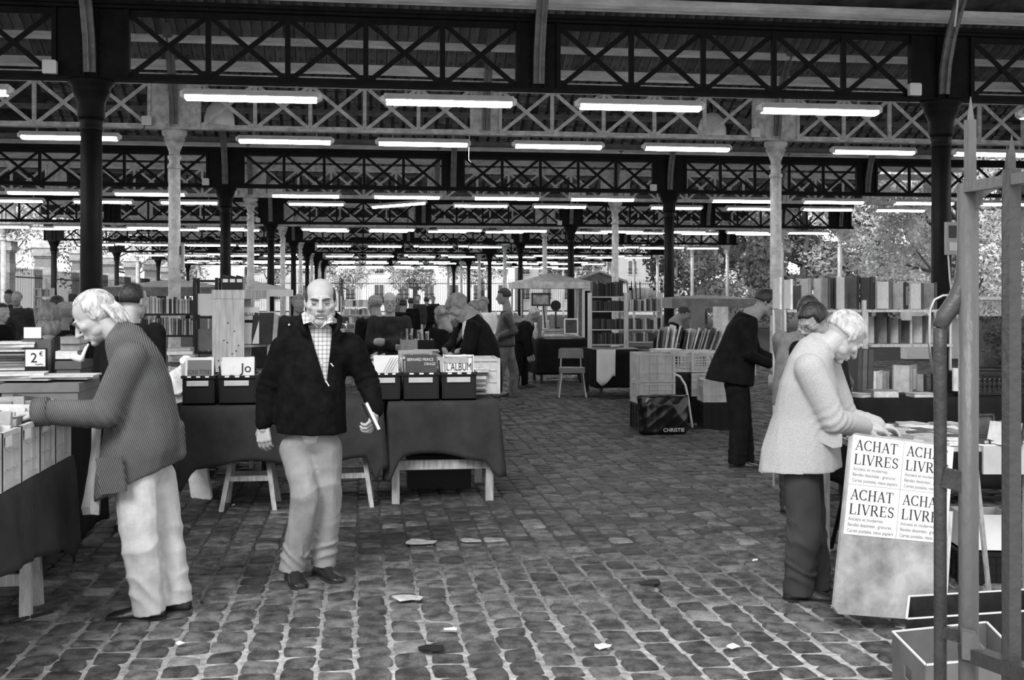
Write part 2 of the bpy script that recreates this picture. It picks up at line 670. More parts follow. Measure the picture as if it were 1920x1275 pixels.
for i, D in enumerate(DS):
    dark = i % 2 == 0
    m = M_IRON if dark else M_IRONL  # alternate girders take a dark and a pale colour
    z0 = hb(i)
    XR = 22.0 if i < 3 else 17.3
    t = thing('lattice_girder', '%s %s lattice girder from the camera, spanning the hall under the roof' % (DEPTHW[i], 'dark' if dark else 'pale'), 'girder', (0, D, z0))
    mb = MB().box(((-13.5 + XR) / 2, 0, 0.035), (XR + 13.5, 0.16, 0.03)).box(((-13.5 + XR) / 2, 0, 0.075), (XR + 13.5, 0.02, 0.07))
    part(t, 'bottom_chord', mb, M_IRON if dark else M_IRONL)
    mb = MB().box(((-13.5 + XR) / 2, 0, GH - 0.01), (XR + 13.5, 0.18, 0.04)).box(((-13.5 + XR) / 2, 0, GH - 0.06), (XR + 13.5, 0.02, 0.09)).box(((-13.5 + XR) / 2, -0.1, GH + 0.03), (XR + 13.5, 0.08, 0.05))
    part(t, 'top_chord', mb, m)
    ps = piers() + ([(21.7, .3)] if i < 3 else [])
    joined = MB()
    pierm = MB()
    for k, (px_, pw_) in enumerate(ps):
        mp_ = MB().box((px_, 0, GH / 2), (pw_, 0.03, GH - 0.06))
        for sx in (-1, 1):
            mp_.box((px_ + sx * pw_ / 2, 0, GH / 2), (0.05, 0.1, GH - 0.06))
            mp_.box((px_ + sx * 0.07, -0.03, GH / 2), (0.02, 0.07, GH - 0.06))
        if i < 4 and -7 < px_ < 17.5:
            for rz_ in range(9):
                for sx in (-0.11, 0.11):
                    mp_.ell((px_ + sx, -0.018, 0.1 + rz_ * 0.08), 0.011, nu=6, nv=4)
            part(t, 'pier_panel', mp_, m)
        else:
            pierm.add(mp_.v, mp_.f)
    if pierm.v:
        part(t, 'pier_panels', pierm, m, kind='stuff')
    for k in range(len(ps) - 1):
        xa, xb = ps[k][0] + ps[k][1] / 2, ps[k + 1][0] - ps[k + 1][1] / 2
        npan = 5
        pw = (xb - xa) / npan
        for q in range(npan):
            cx = xa + (q + 0.5) * pw
            single = i < 4 and cx > -7
            if single:
                d1, d2, po = lattice_meshes(m, pw - 0.02, (dark, round(pw, 2)))
                link('diagonal_brace', d1, t, (cx, 0, 0))
                link('diagonal_brace', d2, t, (cx, 0, 0))
                if q > 0:
                    link('post', po, t, (xa + q * pw, 0, 0))
            else:
                joined.bar((cx - pw / 2, 0.012, 0.07), (cx + pw / 2, 0.012, GH - 0.07), 0.058, 0.018, (0, 1, 0))
                joined.bar((cx + pw / 2, -0.012, 0.07), (cx - pw / 2, -0.012, GH - 0.07), 0.058, 0.018, (0, 1, 0))
                if q > 0:
                    joined.box((xa + q * pw, 0, GH / 2), (0.06, 0.05, GH - 0.1))
    if joined.v:
        part(t, 'lattice', joined, m, kind='stuff')

# ---- curved roof braces rising towards the entrance from every pier
for i, D in enumerate(DS[:8]):
    z0 = hb(i)
    for k, (px_, pw_) in enumerate(piers()):
        if px_ < -8:
            continue
        pts = []
        for q in range(9):
            a = q / 8
            pts.append((px_, D - 0.06 - 1.7 * (1 - math.cos(a * PI / 2)) ** 0.9, z0 + 0.1 + 1.75 * math.sin(a * PI / 2) * 1.0))
        mb = MB()
        for q in range(8):
            mb.bar(pts[q], pts[q + 1], 0.13, 0.05, (0, 1, 0.5))
            mb.bar(pts[q], pts[q + 1], 0.02, 0.17, (0, 1, 0.5))
        where = ['left column', 'middle of the left bay', 'right column', 'middle of the right bay', 'right edge column']
        nm = {1: 'the middle of the far-left bay', 2: 'the left column', 3: 'the middle pier', 4: 'the right column', 5: 'the right-hand pier', 6: 'the outer right column'}[k]
        solo('roof_brace', mb, M_IRONM if i % 2 else M_IRONM, 'curved iron roof brace rising from %s of the %s girder' % (nm, DEPTHW[i]), 'brace')

# ---- roof slopes
RISE = 1.45


def slope(name, y0, z0, y1, z1, m, batten, tiles=False, planks=False, lab=''):
    L = math.hypot(y1 - y0, z1 - z0)
    t = thing(name, lab, 'roof', (0, y0, z0), kind='structure')
    dy, dz = (y1 - y0) / L, (z1 - z0) / L
    x0, x1 = -13.6, (22.3 if y0 < 26 and y1 < 29 else 17.6)
    nrm = Vector((0, -dz, dy)) if dy > 0 else Vector((0, dz, -dy))

    def pt(x_, s, up):
        return Vector((x_, dy * s, dz * s)) + nrm * up
    mb = MB()
    mb.add([pt(x0, 0, .10), pt(x1, 0, .10), pt(x1, L, .10), pt(x0, L, .10), pt(x0, 0, .14), pt(x1, 0, .14), pt(x1, L, .14), pt(x0, L, .14)],
           [(0, 3, 2, 1), (4, 5, 6, 7), (0, 1, 5, 4), (1, 2, 6, 5), (2, 3, 7, 6), (3, 0, 4, 7)])
    part(t, 'roof_covering', mb, m)
    if planks:
        pm = None
        xx = -6.0
        r_ = random.Random(int(y0 * 10))
        while xx < 16:
            mbp = MB()
            if pm is None:
                a, b = pt(0, 0, .07), pt(0, L, .07)
                mbp.bar(a, b, 0.15, 0.025, nrm)
                pm = [mbp.mesh('roof_plank', mat('roof_plank%d' % k, [0.13, 0.10, 0.16][k], .85, .5, 3, .3, 30, .2, (3, .5, 3))) for k in range(3)]
            link('roof_plank', pm[r_.randrange(3)], t, (xx, 0, r_.uniform(-.008, .008)))
            xx += 0.162
    nb = int(L / batten)
    for k in range(nb + 1):
        s = 0.12 + k * batten
        if s > L:
            break
        mbb = MB().bar(pt(x0, s, 0), pt(x1, s, 0), 0.07, 0.10, nrm)
        part(t, 'purlin', mbb, M_PURL if not tiles else M_IRONM)
    if tiles:
        mt = MB()
        r_ = random.Random(3)
        for a in range(int(L / 0.27)):
            xx = -6.5
            while xx < 15:
                if r_.random() < 0.93:
                    mt.add([pt(xx, a * .27, .05 + r_.uniform(0, .02)), pt(xx + .17, a * .27, .05), pt(xx + .17, a * .27 + .2, .09), pt(xx, a * .27 + .2, .09)], [(0, 1, 2, 3)])
                xx += 0.24
        part(t, 'tile_underside', mt, mat('clay_tile', 0.14, .9, .6, 6, .3, 30), kind='stuff')
    return t


def topz(i):
    return hb(i) + GH + 0.16


gables = [(6.3, 4.95, DS[0], topz(0), True, 'front')]
for i in range(len(DS) - 1):
    gables.append((DS[i], topz(i), DS[i + 1], topz(i + 1), i % 2 == 1, DEPTHW[i]))
for gi, (ya, za, yb, zb, tl, w) in enumerate(gables):
    ym, zm = (ya + yb) / 2, max(za, zb) + RISE
    sl = 'tiled' if tl else 'boarded'
    slope('ceiling', ya, za, ym, zm, M_BOARD, 0.62 if not tl else 0.8, False, False, '%s rising roof slope behind the %s girder' % (sl, w) if gi else 'rising roof slope over the entrance')
    slope('ceiling', yb, zb, ym, zm, M_TILE if tl else M_BOARD, 0.60 if not tl else 1.1, tl and 0 < gi < 6, (not tl) and gi < 4, '%s falling roof slope behind the %s girder' % (sl, w) if gi else 'falling roof slope over the entrance')

# ---- columns
def column_even(h):      # pale, slim, ringed
    shaft = MB().lathe([(0.13, 0), (0.13, .25), (0.10, .3), (0.098, 1.2), (0.095, h - 0.62)], n=18)
    ring = MB().lathe([(0.095, h - .62), (.115, h - .6), (.115, h - .56), (.085, h - .54), (.085, h - .46), (.11, h - .44), (.11, h - .41), (.085, h - .39)], n=18)
    capi = MB().lathe([(.085, h - .39), (.09, h - .33), (.14, h - .2), (.15, h - .16), (.17, h - .155), (.17, h - .12), (.15, h - .11), (.2, h - .06), (.2, h)], n=18)
    return shaft, ring, capi


def column_odd(h):       # dark, thick, heavy capital
    shaft = MB().lathe([(0.17, 0), (0.17, .3), (0.125, .36), (0.122, 1.2), (0.115, h - 0.55)], n=18)
    ring = MB().lathe([(0.115, h - .55), (.125, h - .54), (.125, h - .50), (.115, h - .49), (.13, h - .45), (.13, h - .42)], n=18)
    capi = MB().lathe([(.13, h - .42), (.15, h - .38), (.15, h - .24), (.2, h - .12), (.21, h - .1), (.21, h - .06), (.25, h - .02), (.25, h + 0.02)], n=18)
    return shaft, ring, capi


for i, D in enumerate(DS):
    h = hb(i)
    for k, cx in enumerate(COLX):
        if k == 0 and i < 3:
            continue
        if cx == 16.8 and i < 1:
            continue
        mm = M_IRON if i % 2 == 0 else M_IRONL
        edge = k == 3
        if edge:
            mm = M_IRONW  # outer columns whitened in colour to carry the daylight from outside
        side = ['far left', 'left', 'right', 'outer right'][k]
        look = 'daylit white ringed' if edge else ('black' if i % 2 == 0 else 'pale ringed')
        t = thing('column', '%s cast-iron column of the %s row carrying the %s girder' % (look, side, DEPTHW[i]), 'column', (cx, D, 0))
        a, b, c = (column_even if (i % 2 or edge) else column_odd)(h)
        if edge:
            for q in (a, b, c):
                q.xf(Matrix.Diagonal((0.85, 0.85, 1, 1)))
        part(t, 'shaft', a, mm, True)
        part(t, 'ring', b, mm, True)
        part(t, 'capital', c, mm, True)


# ---- junction boxes hanging on the columns
def meter_box(px, py0, py1, px0, px1, zc, lab):
    a = P(px0, py1, zc)
    w = (px1 - px0) / FOC * zc
    h = (py1 - py0) / FOC * zc
    c = P((px0 + px1) / 2, py1, zc)
    t = thing('meter_box', lab, 'box', c, -YAW * 0)
    part(t, 'case', MB().box((0, 0, h / 2), (w, .14, h)), mat('meter_case', .42, .5, .1))
    part(t, 'window', MB().box((0, -.074, h * .7), (w * .72, .012, h * .38)), mat('meter_window', .03, .25, 0))
    part(t, 'socket_plate', MB().box((0, -.078, h * .25), (w * .66, .02, h * .26)).box((w * .1, -.09, h * .25), (w * .2, .02, h * .14)), M_WHITE)
    part(t, 'cable', MB().tube([(-w * .3, -.03, 0), (-w * .25, -.05, -.3), (-w * .1, -.07, -.62)], .012, 6), M_WHITE)


meter_box(330, 457, 501, 316, 345, DS[1] - 3 * sT - .13, 'pale electric box on the pale column left of the pine shelf')
meter_box(1258, 486, 518, 1248, 1269, DS[2] + 7.1 * sT - .1, 'grey electric box on the black column behind the stepped rack')
meter_box(1786, 417, 478, 1768, 1802, DS[0] + 7.1 * sT - .2, 'grey electric box on the black column beside the iron gate')
meter_box(467, 500, 532, 459, 474, DS[3] - 3 * sT - .13, 'small pale electric box on the column above the pine shelf')

# ---- light fittings
def fitting():
    t = thing('tube_light', '', 'light', (0, 0, 0))
    L = 1.5
    part(t, 'housing', MB().prism([(-.06, .06), (.06, .06), (.085, .01), (.075, -.01), (-.075, -.01), (-.085, .01)], (0, 0, 0), (0, 1, 0), (0, 0, 1), L), M_HOUS)
    part(t, 'diffuser', MB().prism([(-.07, -.012), (.07, -.012), (.055, -.05), (.03, -.065), (-.03, -.065), (-.055, -.05)], (0, 0, 0), (0, 1, 0), (0, 0, 1), L - .06), M_TUBE)
    for s in (-1, 1):
        e = MB()
        e.loft([[(s * (L / 2 - .02), y_, z_) for y_, z_ in ((-.08, .05), (.08, .05), (.075, -.055), (-.075, -.055))][::s], [(s * (L / 2 + .04), y_ * .5, z_ * .5) for y_, z_ in ((-.08, .05), (.08, .05), (.075, -.055), (-.075, -.055))][::s]])
        part(t, 'end_cap', e, M_WHITE)
        part(t, 'hanger', MB().box((s * .5, 0, .085), (.03, .03, .07)), M_IRONM)
    return t


proto = None
LX = [-1.24, 1.0, 3.27, 5.5]
for i, D in enumerate(DS):
    xs = [x_ + b * BAY for b in (-1, 0, 1) for x_ in LX]
    xs = [x_ for x_ in xs if x_ > -12.8 and x_ < 16.5]
    vis = 0
    for q, x_ in enumerate(xs):
        zc = x_ * sT + D * cT
        u = (x_ * cT - D * sT) / zc
        if abs(u) > 0.56:
            continue
        vis += 1
        lab = '%s lit tube light from the left under the %s girder' % (ORD[vis - 1], DEPTHW[i])
        z_ = (hb(i) - .12)
        rz = 0
        if i == 3 and abs(x_ - 1.0) < .01:
            rz = 0.0
            lab = 'tilted lit tube light hanging askew under the fourth girder'
        if proto is None:
            proto = fitting()
            o = proto
            o.location = (x_, D - .05, z_)
            o['label'] = lab
        else:
            o = dup(proto, (x_, D - .05, z_), rz, lab)
        o['group'] = 'fluorescent tube lights under the girders'
        if 'tilted' in lab:
            o.rotation_euler = (0, math.radians(-4.5), math.radians(-9))

# white emergency boxes beside the piers
pe = None
for i, D in enumerate(DS[:8]):
    for k, cx in ((1, -3.0), (2, 7.1)):
        loc = (cx - .41, D - .09, hb(i) + .06)
        nm = 'white square box on the %s girder beside the %s column' % (DEPTHW[i], 'left' if k == 1 else 'right')
        if pe is None:
            pe = thing('junction_box', nm, 'box', loc, group='white square boxes at the girder piers')
            part(pe, 'case', MB().prism([(-.07, 0), (.07, 0), (.075, .015), (.075, .135), (.06, .15), (-.06, .15), (-.075, .135), (-.075, .015)], (0, -.03, 0), (1, 0, 0), (0, 0, 1), .07), M_WHITE)
            part(pe, 'cable', MB().tube([(-.03, -.02, 0), (-.045, -.03, -.05), (-.09, -.02, -.08)], .007, 6), M_IRON)
        else:
            dup(pe, loc, 0, nm)

# big round lamp shades behind the pale girders
pe = None
for i in (1, 3, 5):
    for dx, where in ((-2.35, 'left'), (6.1, 'right')):
        loc = (dx, DS[i] + .45, hb(i) + .14)
        nm = 'round white lamp shade behind the %s girder by the %s column' % (DEPTHW[i], where)
        if pe is None:
            pe = thing('dome_lamp', nm, 'lamp', loc, group='round white dome lamps behind the girders')
            part(pe, 'shade', MB().lathe([(.05, .42), (.12, .4), (.2, .3), (.245, .15), (.25, 0.02), (.24, 0.0), (.22, .03), (.1, .2), (.02, .2)], n=20), M_WHITE, True)
            part(pe, 'bulb', MB().ell((0, 0, .06), (.09, .09, .11)), mat('opal_glass', .8, .3, 0), True)
            part(pe, 'rod', MB().tube([(0, 0, .4), (0, 0, .75), (0, 0, 1.12)], .015, 6), M_IRON)
        else:
            dup(pe, loc, 0, nm)
solo('drip_pipe', MB().tube([P(1797, -40, 12.3), P(1795, 10, 12.3), P(1790, 50, 12.3)], .012, 6), M_WHITE, 'thin white cable end hanging from the roof at upper right', 'cable')
solo('hanging_cord', MB().tube([P(880, 253, 18.7), P(879, 300, 18.68), P(884, 305, 18.66)], .006, 6), M_WHITE, 'thin pull cord hanging between the second row tube lights', 'cord')

# ================================================================ OUTSIDE
rt = random.Random(21)


def leaf_mesh(blobs, n, size, r_, outward=0.6):
    vs, fs = [], []
    tot = sum(b[1] ** 2 for b in blobs)
    for c, r in blobs:
        k = int(n * r * r / tot)
        for _ in range(k):
            u = r_.uniform(-1, 1)
            t = r_.uniform(0, 2 * PI)
            q = math.sqrt(1 - u * u)
            d = Vector((q * math.cos(t), q * math.sin(t), u * 0.8))
            p = c + d * r * r_.uniform(0.7, 1.08)
            nrm = (d * outward + Vector((r_.uniform(-1, 1), r_.uniform(-1, 1), r_.uniform(-.4, 1))) * .8).normalized()
            a = nrm.orthogonal().normalized()
            a = Matrix.Rotation(r_.uniform(0, 6.28), 3, nrm) @ a
            b = nrm.cross(a)
            s = size * r_.uniform(.6, 1.4)
            i0 = len(vs)
            vs += [p - a * s, p + b * s * .45, p + a * s, p - b * s * .45]
            fs.append((i0, i0 + 1, i0 + 2, i0 + 3))
    mb = MB()
    mb.v = [tuple(v) for v in vs]
    mb.f = fs
    return mb


LEAFM = [mat('leaf_dark', .13, .7, .6, 1.2), mat('leaf_mid', .42, .7, .65, 1.0), mat('leaf_pale', .7, .7, .5, 1.0)]
M_BARK = mat('bark', .12, .9, .5, 4, .5, 20)


def tree(x_, y_, h, r, lab, tone_i=1, n=5000, leaf=.2, low=.35, bare=False):
    t = thing('tree', lab, 'tree', (x_, y_, 0))
    mb = MB()
    top = Vector((rt.uniform(-.4, .4), rt.uniform(-.4, .4), h * .75))
    pts = [Vector((0, 0, 0)), Vector((rt.uniform(-.2, .2), 0, h * .25)), Vector((rt.uniform(-.3, .3), 0, h * .5)), top]
    mb.tube(pts, [h * .028, h * .022, h * .015, h * .005], 8)
    blobs = []
    nb = 26
    for k in range(nb):
        a = rt.uniform(0, 2 * PI)
        zz = h * rt.uniform(low, .95)
        prof = math.sin(max(0.12, min(1, (zz / h - low + .12) / (1.05 - low))) * PI) ** .6
        rr = r * prof * rt.uniform(.35, .95)
        c = Vector((rr * math.cos(a), rr * math.sin(a), zz))
        blobs.append((c, r * rt.uniform(.24, .42)))
        s0 = Vector((0, 0, min(zz * .8, h * .5)))
        mid = s0.lerp(c, .5) + Vector((0, 0, -.1 * h * rt.random()))
        mb.tube([s0, mid, c], [h * .009, h * .006, h * .002], 5)
    part(t, 'trunk', mb, M_BARK, True)
    part(t, 'foliage', leaf_mesh(blobs, n, leaf, rt), LEAFM[tone_i], kind='stuff')


# the garden beyond the right-hand side
spots = [(20.3, 36, 9, 2.9, 2), (26.5, 35, 10, 3.3, 2), (20.6, 42.5, 9.5, 3.0, 2), (27, 43, 11, 3.6, 1), (20.2, 49.5, 9, 2.9, 1), (29, 54, 11, 4.2, 2), (20.4, 57, 8.5, 3.2, 1),
         (35, 47, 13, 4.3, 1), (24, 30.4, 7.5, 2.0, 2), (20.6, 66, 9, 3.3, 0), (24, 80, 10, 4.5, 1), (31, 66, 13, 5.5, 0)]
words = ['pale feathery tree nearest the right side of the hall', 'tall pale tree right of the gate post', 'pale leafy tree seen between the outer columns', 'big grey tree behind the paler garden trees',
         'grey leafy tree left of the right column', 'tall pale tree in the middle of the garden', 'low grey tree behind the stepped rack', 'largest dense tree deep in the garden', 'small pale tree over the clipped hedge',
         'dark tree far down the right side', 'tall tree beyond the far right corner', 'tall dark tree behind the garden trees']
for (x_, y_, h, r, ti), lab in zip(spots, words):
    tree(x_, y_, h, r, lab, ti, 26000 if y_ < 60 else 9000, .085 if y_ < 45 else .12, .12)
spots = [(-20.5, 46, 9, 3.2, 0), (-21, 58, 10, 3.5, 0), (-22, 70, 11, 4, 1), (-19, 83, 10, 4, 0), (-20, 95, 11, 4.2, 1)]
words = ['sparse dark tree behind the first brick pier', 'dark tree behind the second and third brick piers', 'grey tree behind the far brick piers', 'dark tree at the far left of the hall', 'tall grey tree beyond the far left corner']
for (x_, y_, h, r, ti), lab in zip(spots, words):
    tree(x_, y_, h, r, lab, ti, 5000, .12, .3)
spots = [(-8.5, 108, 10, 2.7, 1), (-2, 112, 11, 3.6, 2), (5, 107, 10, 3.4, 1), (12, 113, 11, 4, 1), (20, 106, 9, 3.8, 0), (-17, 109, 11, 3.0, 1)]
words = ['second tree from the left behind the end fence', 'pale tree behind the middle of the end fence', 'grey tree just right of the middle of the end fence', 'bushy tree behind the right half of the end fence', 'dark tree at the right end of the end fence', 'leftmost tree behind the end fence']
for (x_, y_, h, r, ti), lab in zip(spots, words):
    tree(x_, y_, h, r, lab, ti, 7000, .13, .28)

# hedge and planted wall to the right
t = thing('clipped_hedge', 'dark clipped hedge below the pale wall at the right edge', 'hedge', (19.5, 24.6, 0))
hb_ = MB().box((0, 0, .55), (10.5, .8, 1.08))
part(t, 'stems', hb_, LEAFM[0])
vs = MB()
for _ in range(9000):
    p = Vector((rt.uniform(-5.3, 5.3), rt.choice((-.42, -.42, .42)) + rt.uniform(-.05, .05), rt.uniform(0.02, 1.12)))
    if rt.random() < .3:
        p = Vector((rt.uniform(-5.3, 5.3), rt.uniform(-.45, .45), 1.1 + rt.uniform(-.03, .06)))
    a = Vector((rt.uniform(-1, 1), rt.uniform(-.6, .6), rt.uniform(-1, 1))).normalized() * .06
    b = a.cross(Vector((rt.uniform(-.5, .5), 1, rt.uniform(-.5, .5)))).normalized() * .03
    vs.add([p - a, p + b, p + a, p - b], [(0, 1, 2, 3)])
part(t, 'leaves', vs, mat('hedge_leaf', .14, .6, .6, 3), kind='stuff')
w_ = MB().box((21, 27.6, .8), (14, .35, 1.56)).box((21, 27.55, 1.6), (14.1, .5, .08))
solo('low_wall', w_, mat('limewash', .8, .8, .1, 2, .1, 20), 'white rendered low wall behind the clipped hedge', 'wall')
vs = MB()
for _ in range(2600):
    p = Vector((rt.uniform(14.2, 27.8), 27.2 + rt.uniform(-.1, .15), 1.2 + rt.uniform(-.12, .3)))
    a = Vector((rt.uniform(-1, 1), rt.uniform(-.3, .3), rt.uniform(.2, 1))).normalized() * .11
    b = a.cross(Vector((rt.uniform(-.5, .5), 1, 0))).normalized() * .025
    vs.add([p - a, p + b, p + a, p - b], [(0, 1, 2, 3)])
solo('trailing_plants', vs, LEAFM[2], 'pale feathery plants growing along the white low wall', 'plant', kind='stuff')
pv = MB().box((19, 21.5, .15), (9, .5, .3))
solo('kerb', pv, mat('kerbstone', .55, .8, .2), 'pale stone kerb in front of the clipped hedge', 'kerb')

# brick piers and iron fence on the left
BR = bpy.data.materials.new('pale_brick')
BR.use_nodes = True
nt, b = nodes_of(BR)
tc = nt.nodes.new('ShaderNodeTexCoord')
mp = nt.nodes.new('ShaderNodeMapping')
mp.inputs['Rotation'].default_value = (PI / 2, 0, 0)
br = nt.nodes.new('ShaderNodeTexBrick')
br.inputs['Scale'].default_value = 4.5
br.inputs['Color1'].default_value = g3(.3)
br.inputs['Color2'].default_value = g3(.42)
br.inputs['Mortar'].default_value = g3(.16)
nt.links.new(tc.outputs['Object'], mp.inputs['Vector'])
nt.links.new(mp.outputs['Vector'], br.inputs['Vector'])
nt.links.new(br.outputs['Color'], b.inputs['Base Color'])
b.inputs['Roughness'].default_value = .9
M_STONE = mat('pale_stone', .45, .85, .3, 5, .3, 20)
for k in range(8):
    yy = [51.5, 58.3, 65.5, 72.6, 79.5, 86.5, 93.5, 45][k]
    side = 'nearest in view' if k == 0 else 'out at the left edge' if k == 7 else '%s from the left edge' % ORD[k]
    t = thing('brick_pier', 'pale brick fence pier with stone cap, %s' % side, 'pillar', (-15.6, yy, 0))
    part(t, 'plinth', MB().box((0, 0, .4), (1.05, 1.05, .8)), M_STONE)
    part(t, 'brickwork', MB().box((0, 0, 2.2), (.85, .85, 2.8)), BR)
    for zz in (1.7, 2.9):
        part(t, 'stone_band', MB().box((0, 0, zz), (.89, .89, .42)), M_STONE)
    part(t, 'cap_stone', MB().box((0, 0, 3.62), (.95, .95, .1)).box((0, 0, 3.75), (1.1, 1.1, .18)).box((0, 0, 3.95), (1.0, 1.0, .22)).add([(-.55, -.55, 4.06), (.55, -.55, 4.06), (.55, .55, 4.06), (-.55, .55, 4.06), (0, 0, 4.45)], [(0, 1, 4), (1, 2, 4), (2, 3, 4), (3, 0, 4), (3, 2, 1, 0)]), M_STONE)


def fence(p0, p1, h, lab, step=.16, m=None):
    p0, p1 = Vector(p0), Vector(p1)
    t = thing('iron_fence', lab, 'fence', p0)
    d = p1 - p0
    L = d.length
    mb = MB()
    k = 0
    while k * step < L:
        q = d * (k * step / L)
        mb.bar(q, q + Vector((0, 0, h)), .025, .025)
        mb.add([q + Vector((-.02, 0, h)), q + Vector((.02, 0, h)), q + Vector((0, .02, h)), q + Vector((0, 0, h + .14))], [(0, 1, 3), (1, 2, 3), (2, 0, 3)])
        k += 1
    part(t, 'bars', mb, m or M_IRON, kind='stuff')
    for z in (.35, h - .35):
        part(t, 'rail', MB().bar(Vector((0, 0, z)), d + Vector((0, 0, z)), .04, .06), m or M_IRON)
    part(t, 'base_wall', MB().bar(Vector((0, 0, .15)), d + Vector((0, 0, .15)), .3, .3), M_STONE)
    return t


pys = [45, 51.5, 58.3, 65.5, 72.6, 79.5, 86.5, 93.5]
for k in range(7):
    fence((-15.6, pys[k] + .56, 0), (-15.6, pys[k + 1] - .56, 0), 2.9, 'dark iron fence panel after the %s brick pier on the left' % ORD[k])
fence((-16, 101, 0), (30, 101, 0), 3.2, 'dark iron fence closing the far end of the hall', .2)
# pale buildings behind
def building(x0, x1, y0, h, lab, c, seed):
    r_ = random.Random(seed)
    t = thing('building', lab, 'building', ((x0 + x1) / 2, y0, 0))
    w = x1 - x0
    part(t, 'wall', MB().box((0, 4, h / 2), (w, 8, h)), mat('facade%.2f' % c, c, .85, .08, 1))
    part(t, 'cornice', MB().box((0, -.1, h), (w + .4, .8, .5)), M_STONE)
    n = max(2, int(w / 2.6))
    for a in range(n):
        for q in range(int(h / 3.1)):
            xx = -w / 2 + (a + .5) * w / n
            z = 1.3 + q * 3.1
            f = part(t, 'window', MB().box((xx, -.03, z + .9), (1.15, .12, 1.9)), M_WHITE)
            part(f, 'pane', MB().box((xx - .27, -.1, z + .9), (.48, .04, 1.7)).box((xx + .27, -.1, z + .9), (.48, .04, 1.7)), mat('dark_pane', .12, .2, 0))
            link('balcony_rail', MB().box((xx, -.22, z + .25), (1.3, .04, .05)).box((xx, -.22, z + .7), (1.3, .04, .05)).mesh('balcony_rail', M_IRON), t)


building(-14, 0, 135, 13, 'pale town house behind the left part of the end fence', .6, 1)
building(0.5, 18, 132, 16, 'white town house behind the middle of the end fence', .8, 2)
building(18.5, 40, 136, 14, 'grey town house behind the right part of the end fence', .45, 3)
# ================================================================ PEOPLE
def D(x, toward, up):
    """direction given as right-in-view, towards the viewer, up"""
    return W(x, -toward, up)


def eval_mesh(mb, voxel, smooth=3, fac=0.5):
    me = mb.mesh('tmp', None)
    o = bpy.data.objects.new('tmp', me)
    COL.objects.link(o)
    r = o.modifiers.new('r', 'REMESH')
    r.mode = 'VOXEL'
    r.voxel_size = voxel
    if smooth:
        s = o.modifiers.new('s', 'SMOOTH')
        s.iterations = smooth
        s.factor = fac
    dg = bpy.context.evaluated_depsgraph_get()
    out = bpy.data.meshes.new_from_object(o.evaluated_get(dg))
    bpy.data.objects.remove(o)
    bpy.data.meshes.remove(me)
    return out


def co(me):
    a = np.empty(len(me.vertices) * 3)
    me.vertices.foreach_get('co', a)
    return a.reshape(-1, 3)


def nr(me):
    a = np.empty(len(me.vertices) * 3)
    me.vertices.foreach_get('normal', a)
    return a.reshape(-1, 3)


def setco(me, a):
    me.vertices.foreach_set('co', a.ravel())
    me.update()


def to_mb(me):
    mb = MB()
    mb.v = [tuple(v) for v in co(me)]
    mb.f = [tuple(p.vertices) for p in me.polygons]
    return mb


def push(a, c, d, s):
    c = np.array(c)
    w = np.exp(-((a - c) ** 2).sum(1) / (2 * s * s))[:, None]
    a += w * np.array(d)


def folds(p, seed, f, stretch=(1, 1, 1), octs=3):
    r = np.random.RandomState(seed)
    q = p * np.array(stretch)
    warp = np.stack([np.sin(q @ r.randn(3) * f * .4 + r.rand() * 6) for _ in range(3)], 1) * (1.2 / f)
    q = q + warp
    out = np.zeros(len(p))
    amp = 1.0
    for k in range(octs):
        d = r.randn(3)
        d /= np.linalg.norm(d)
        out += amp * (1 - 2 * np.abs(np.sin(q @ d * f * (1.6 ** k) + r.rand() * 6)) ** .8)
        amp *= .6
    return out


_heads = {}


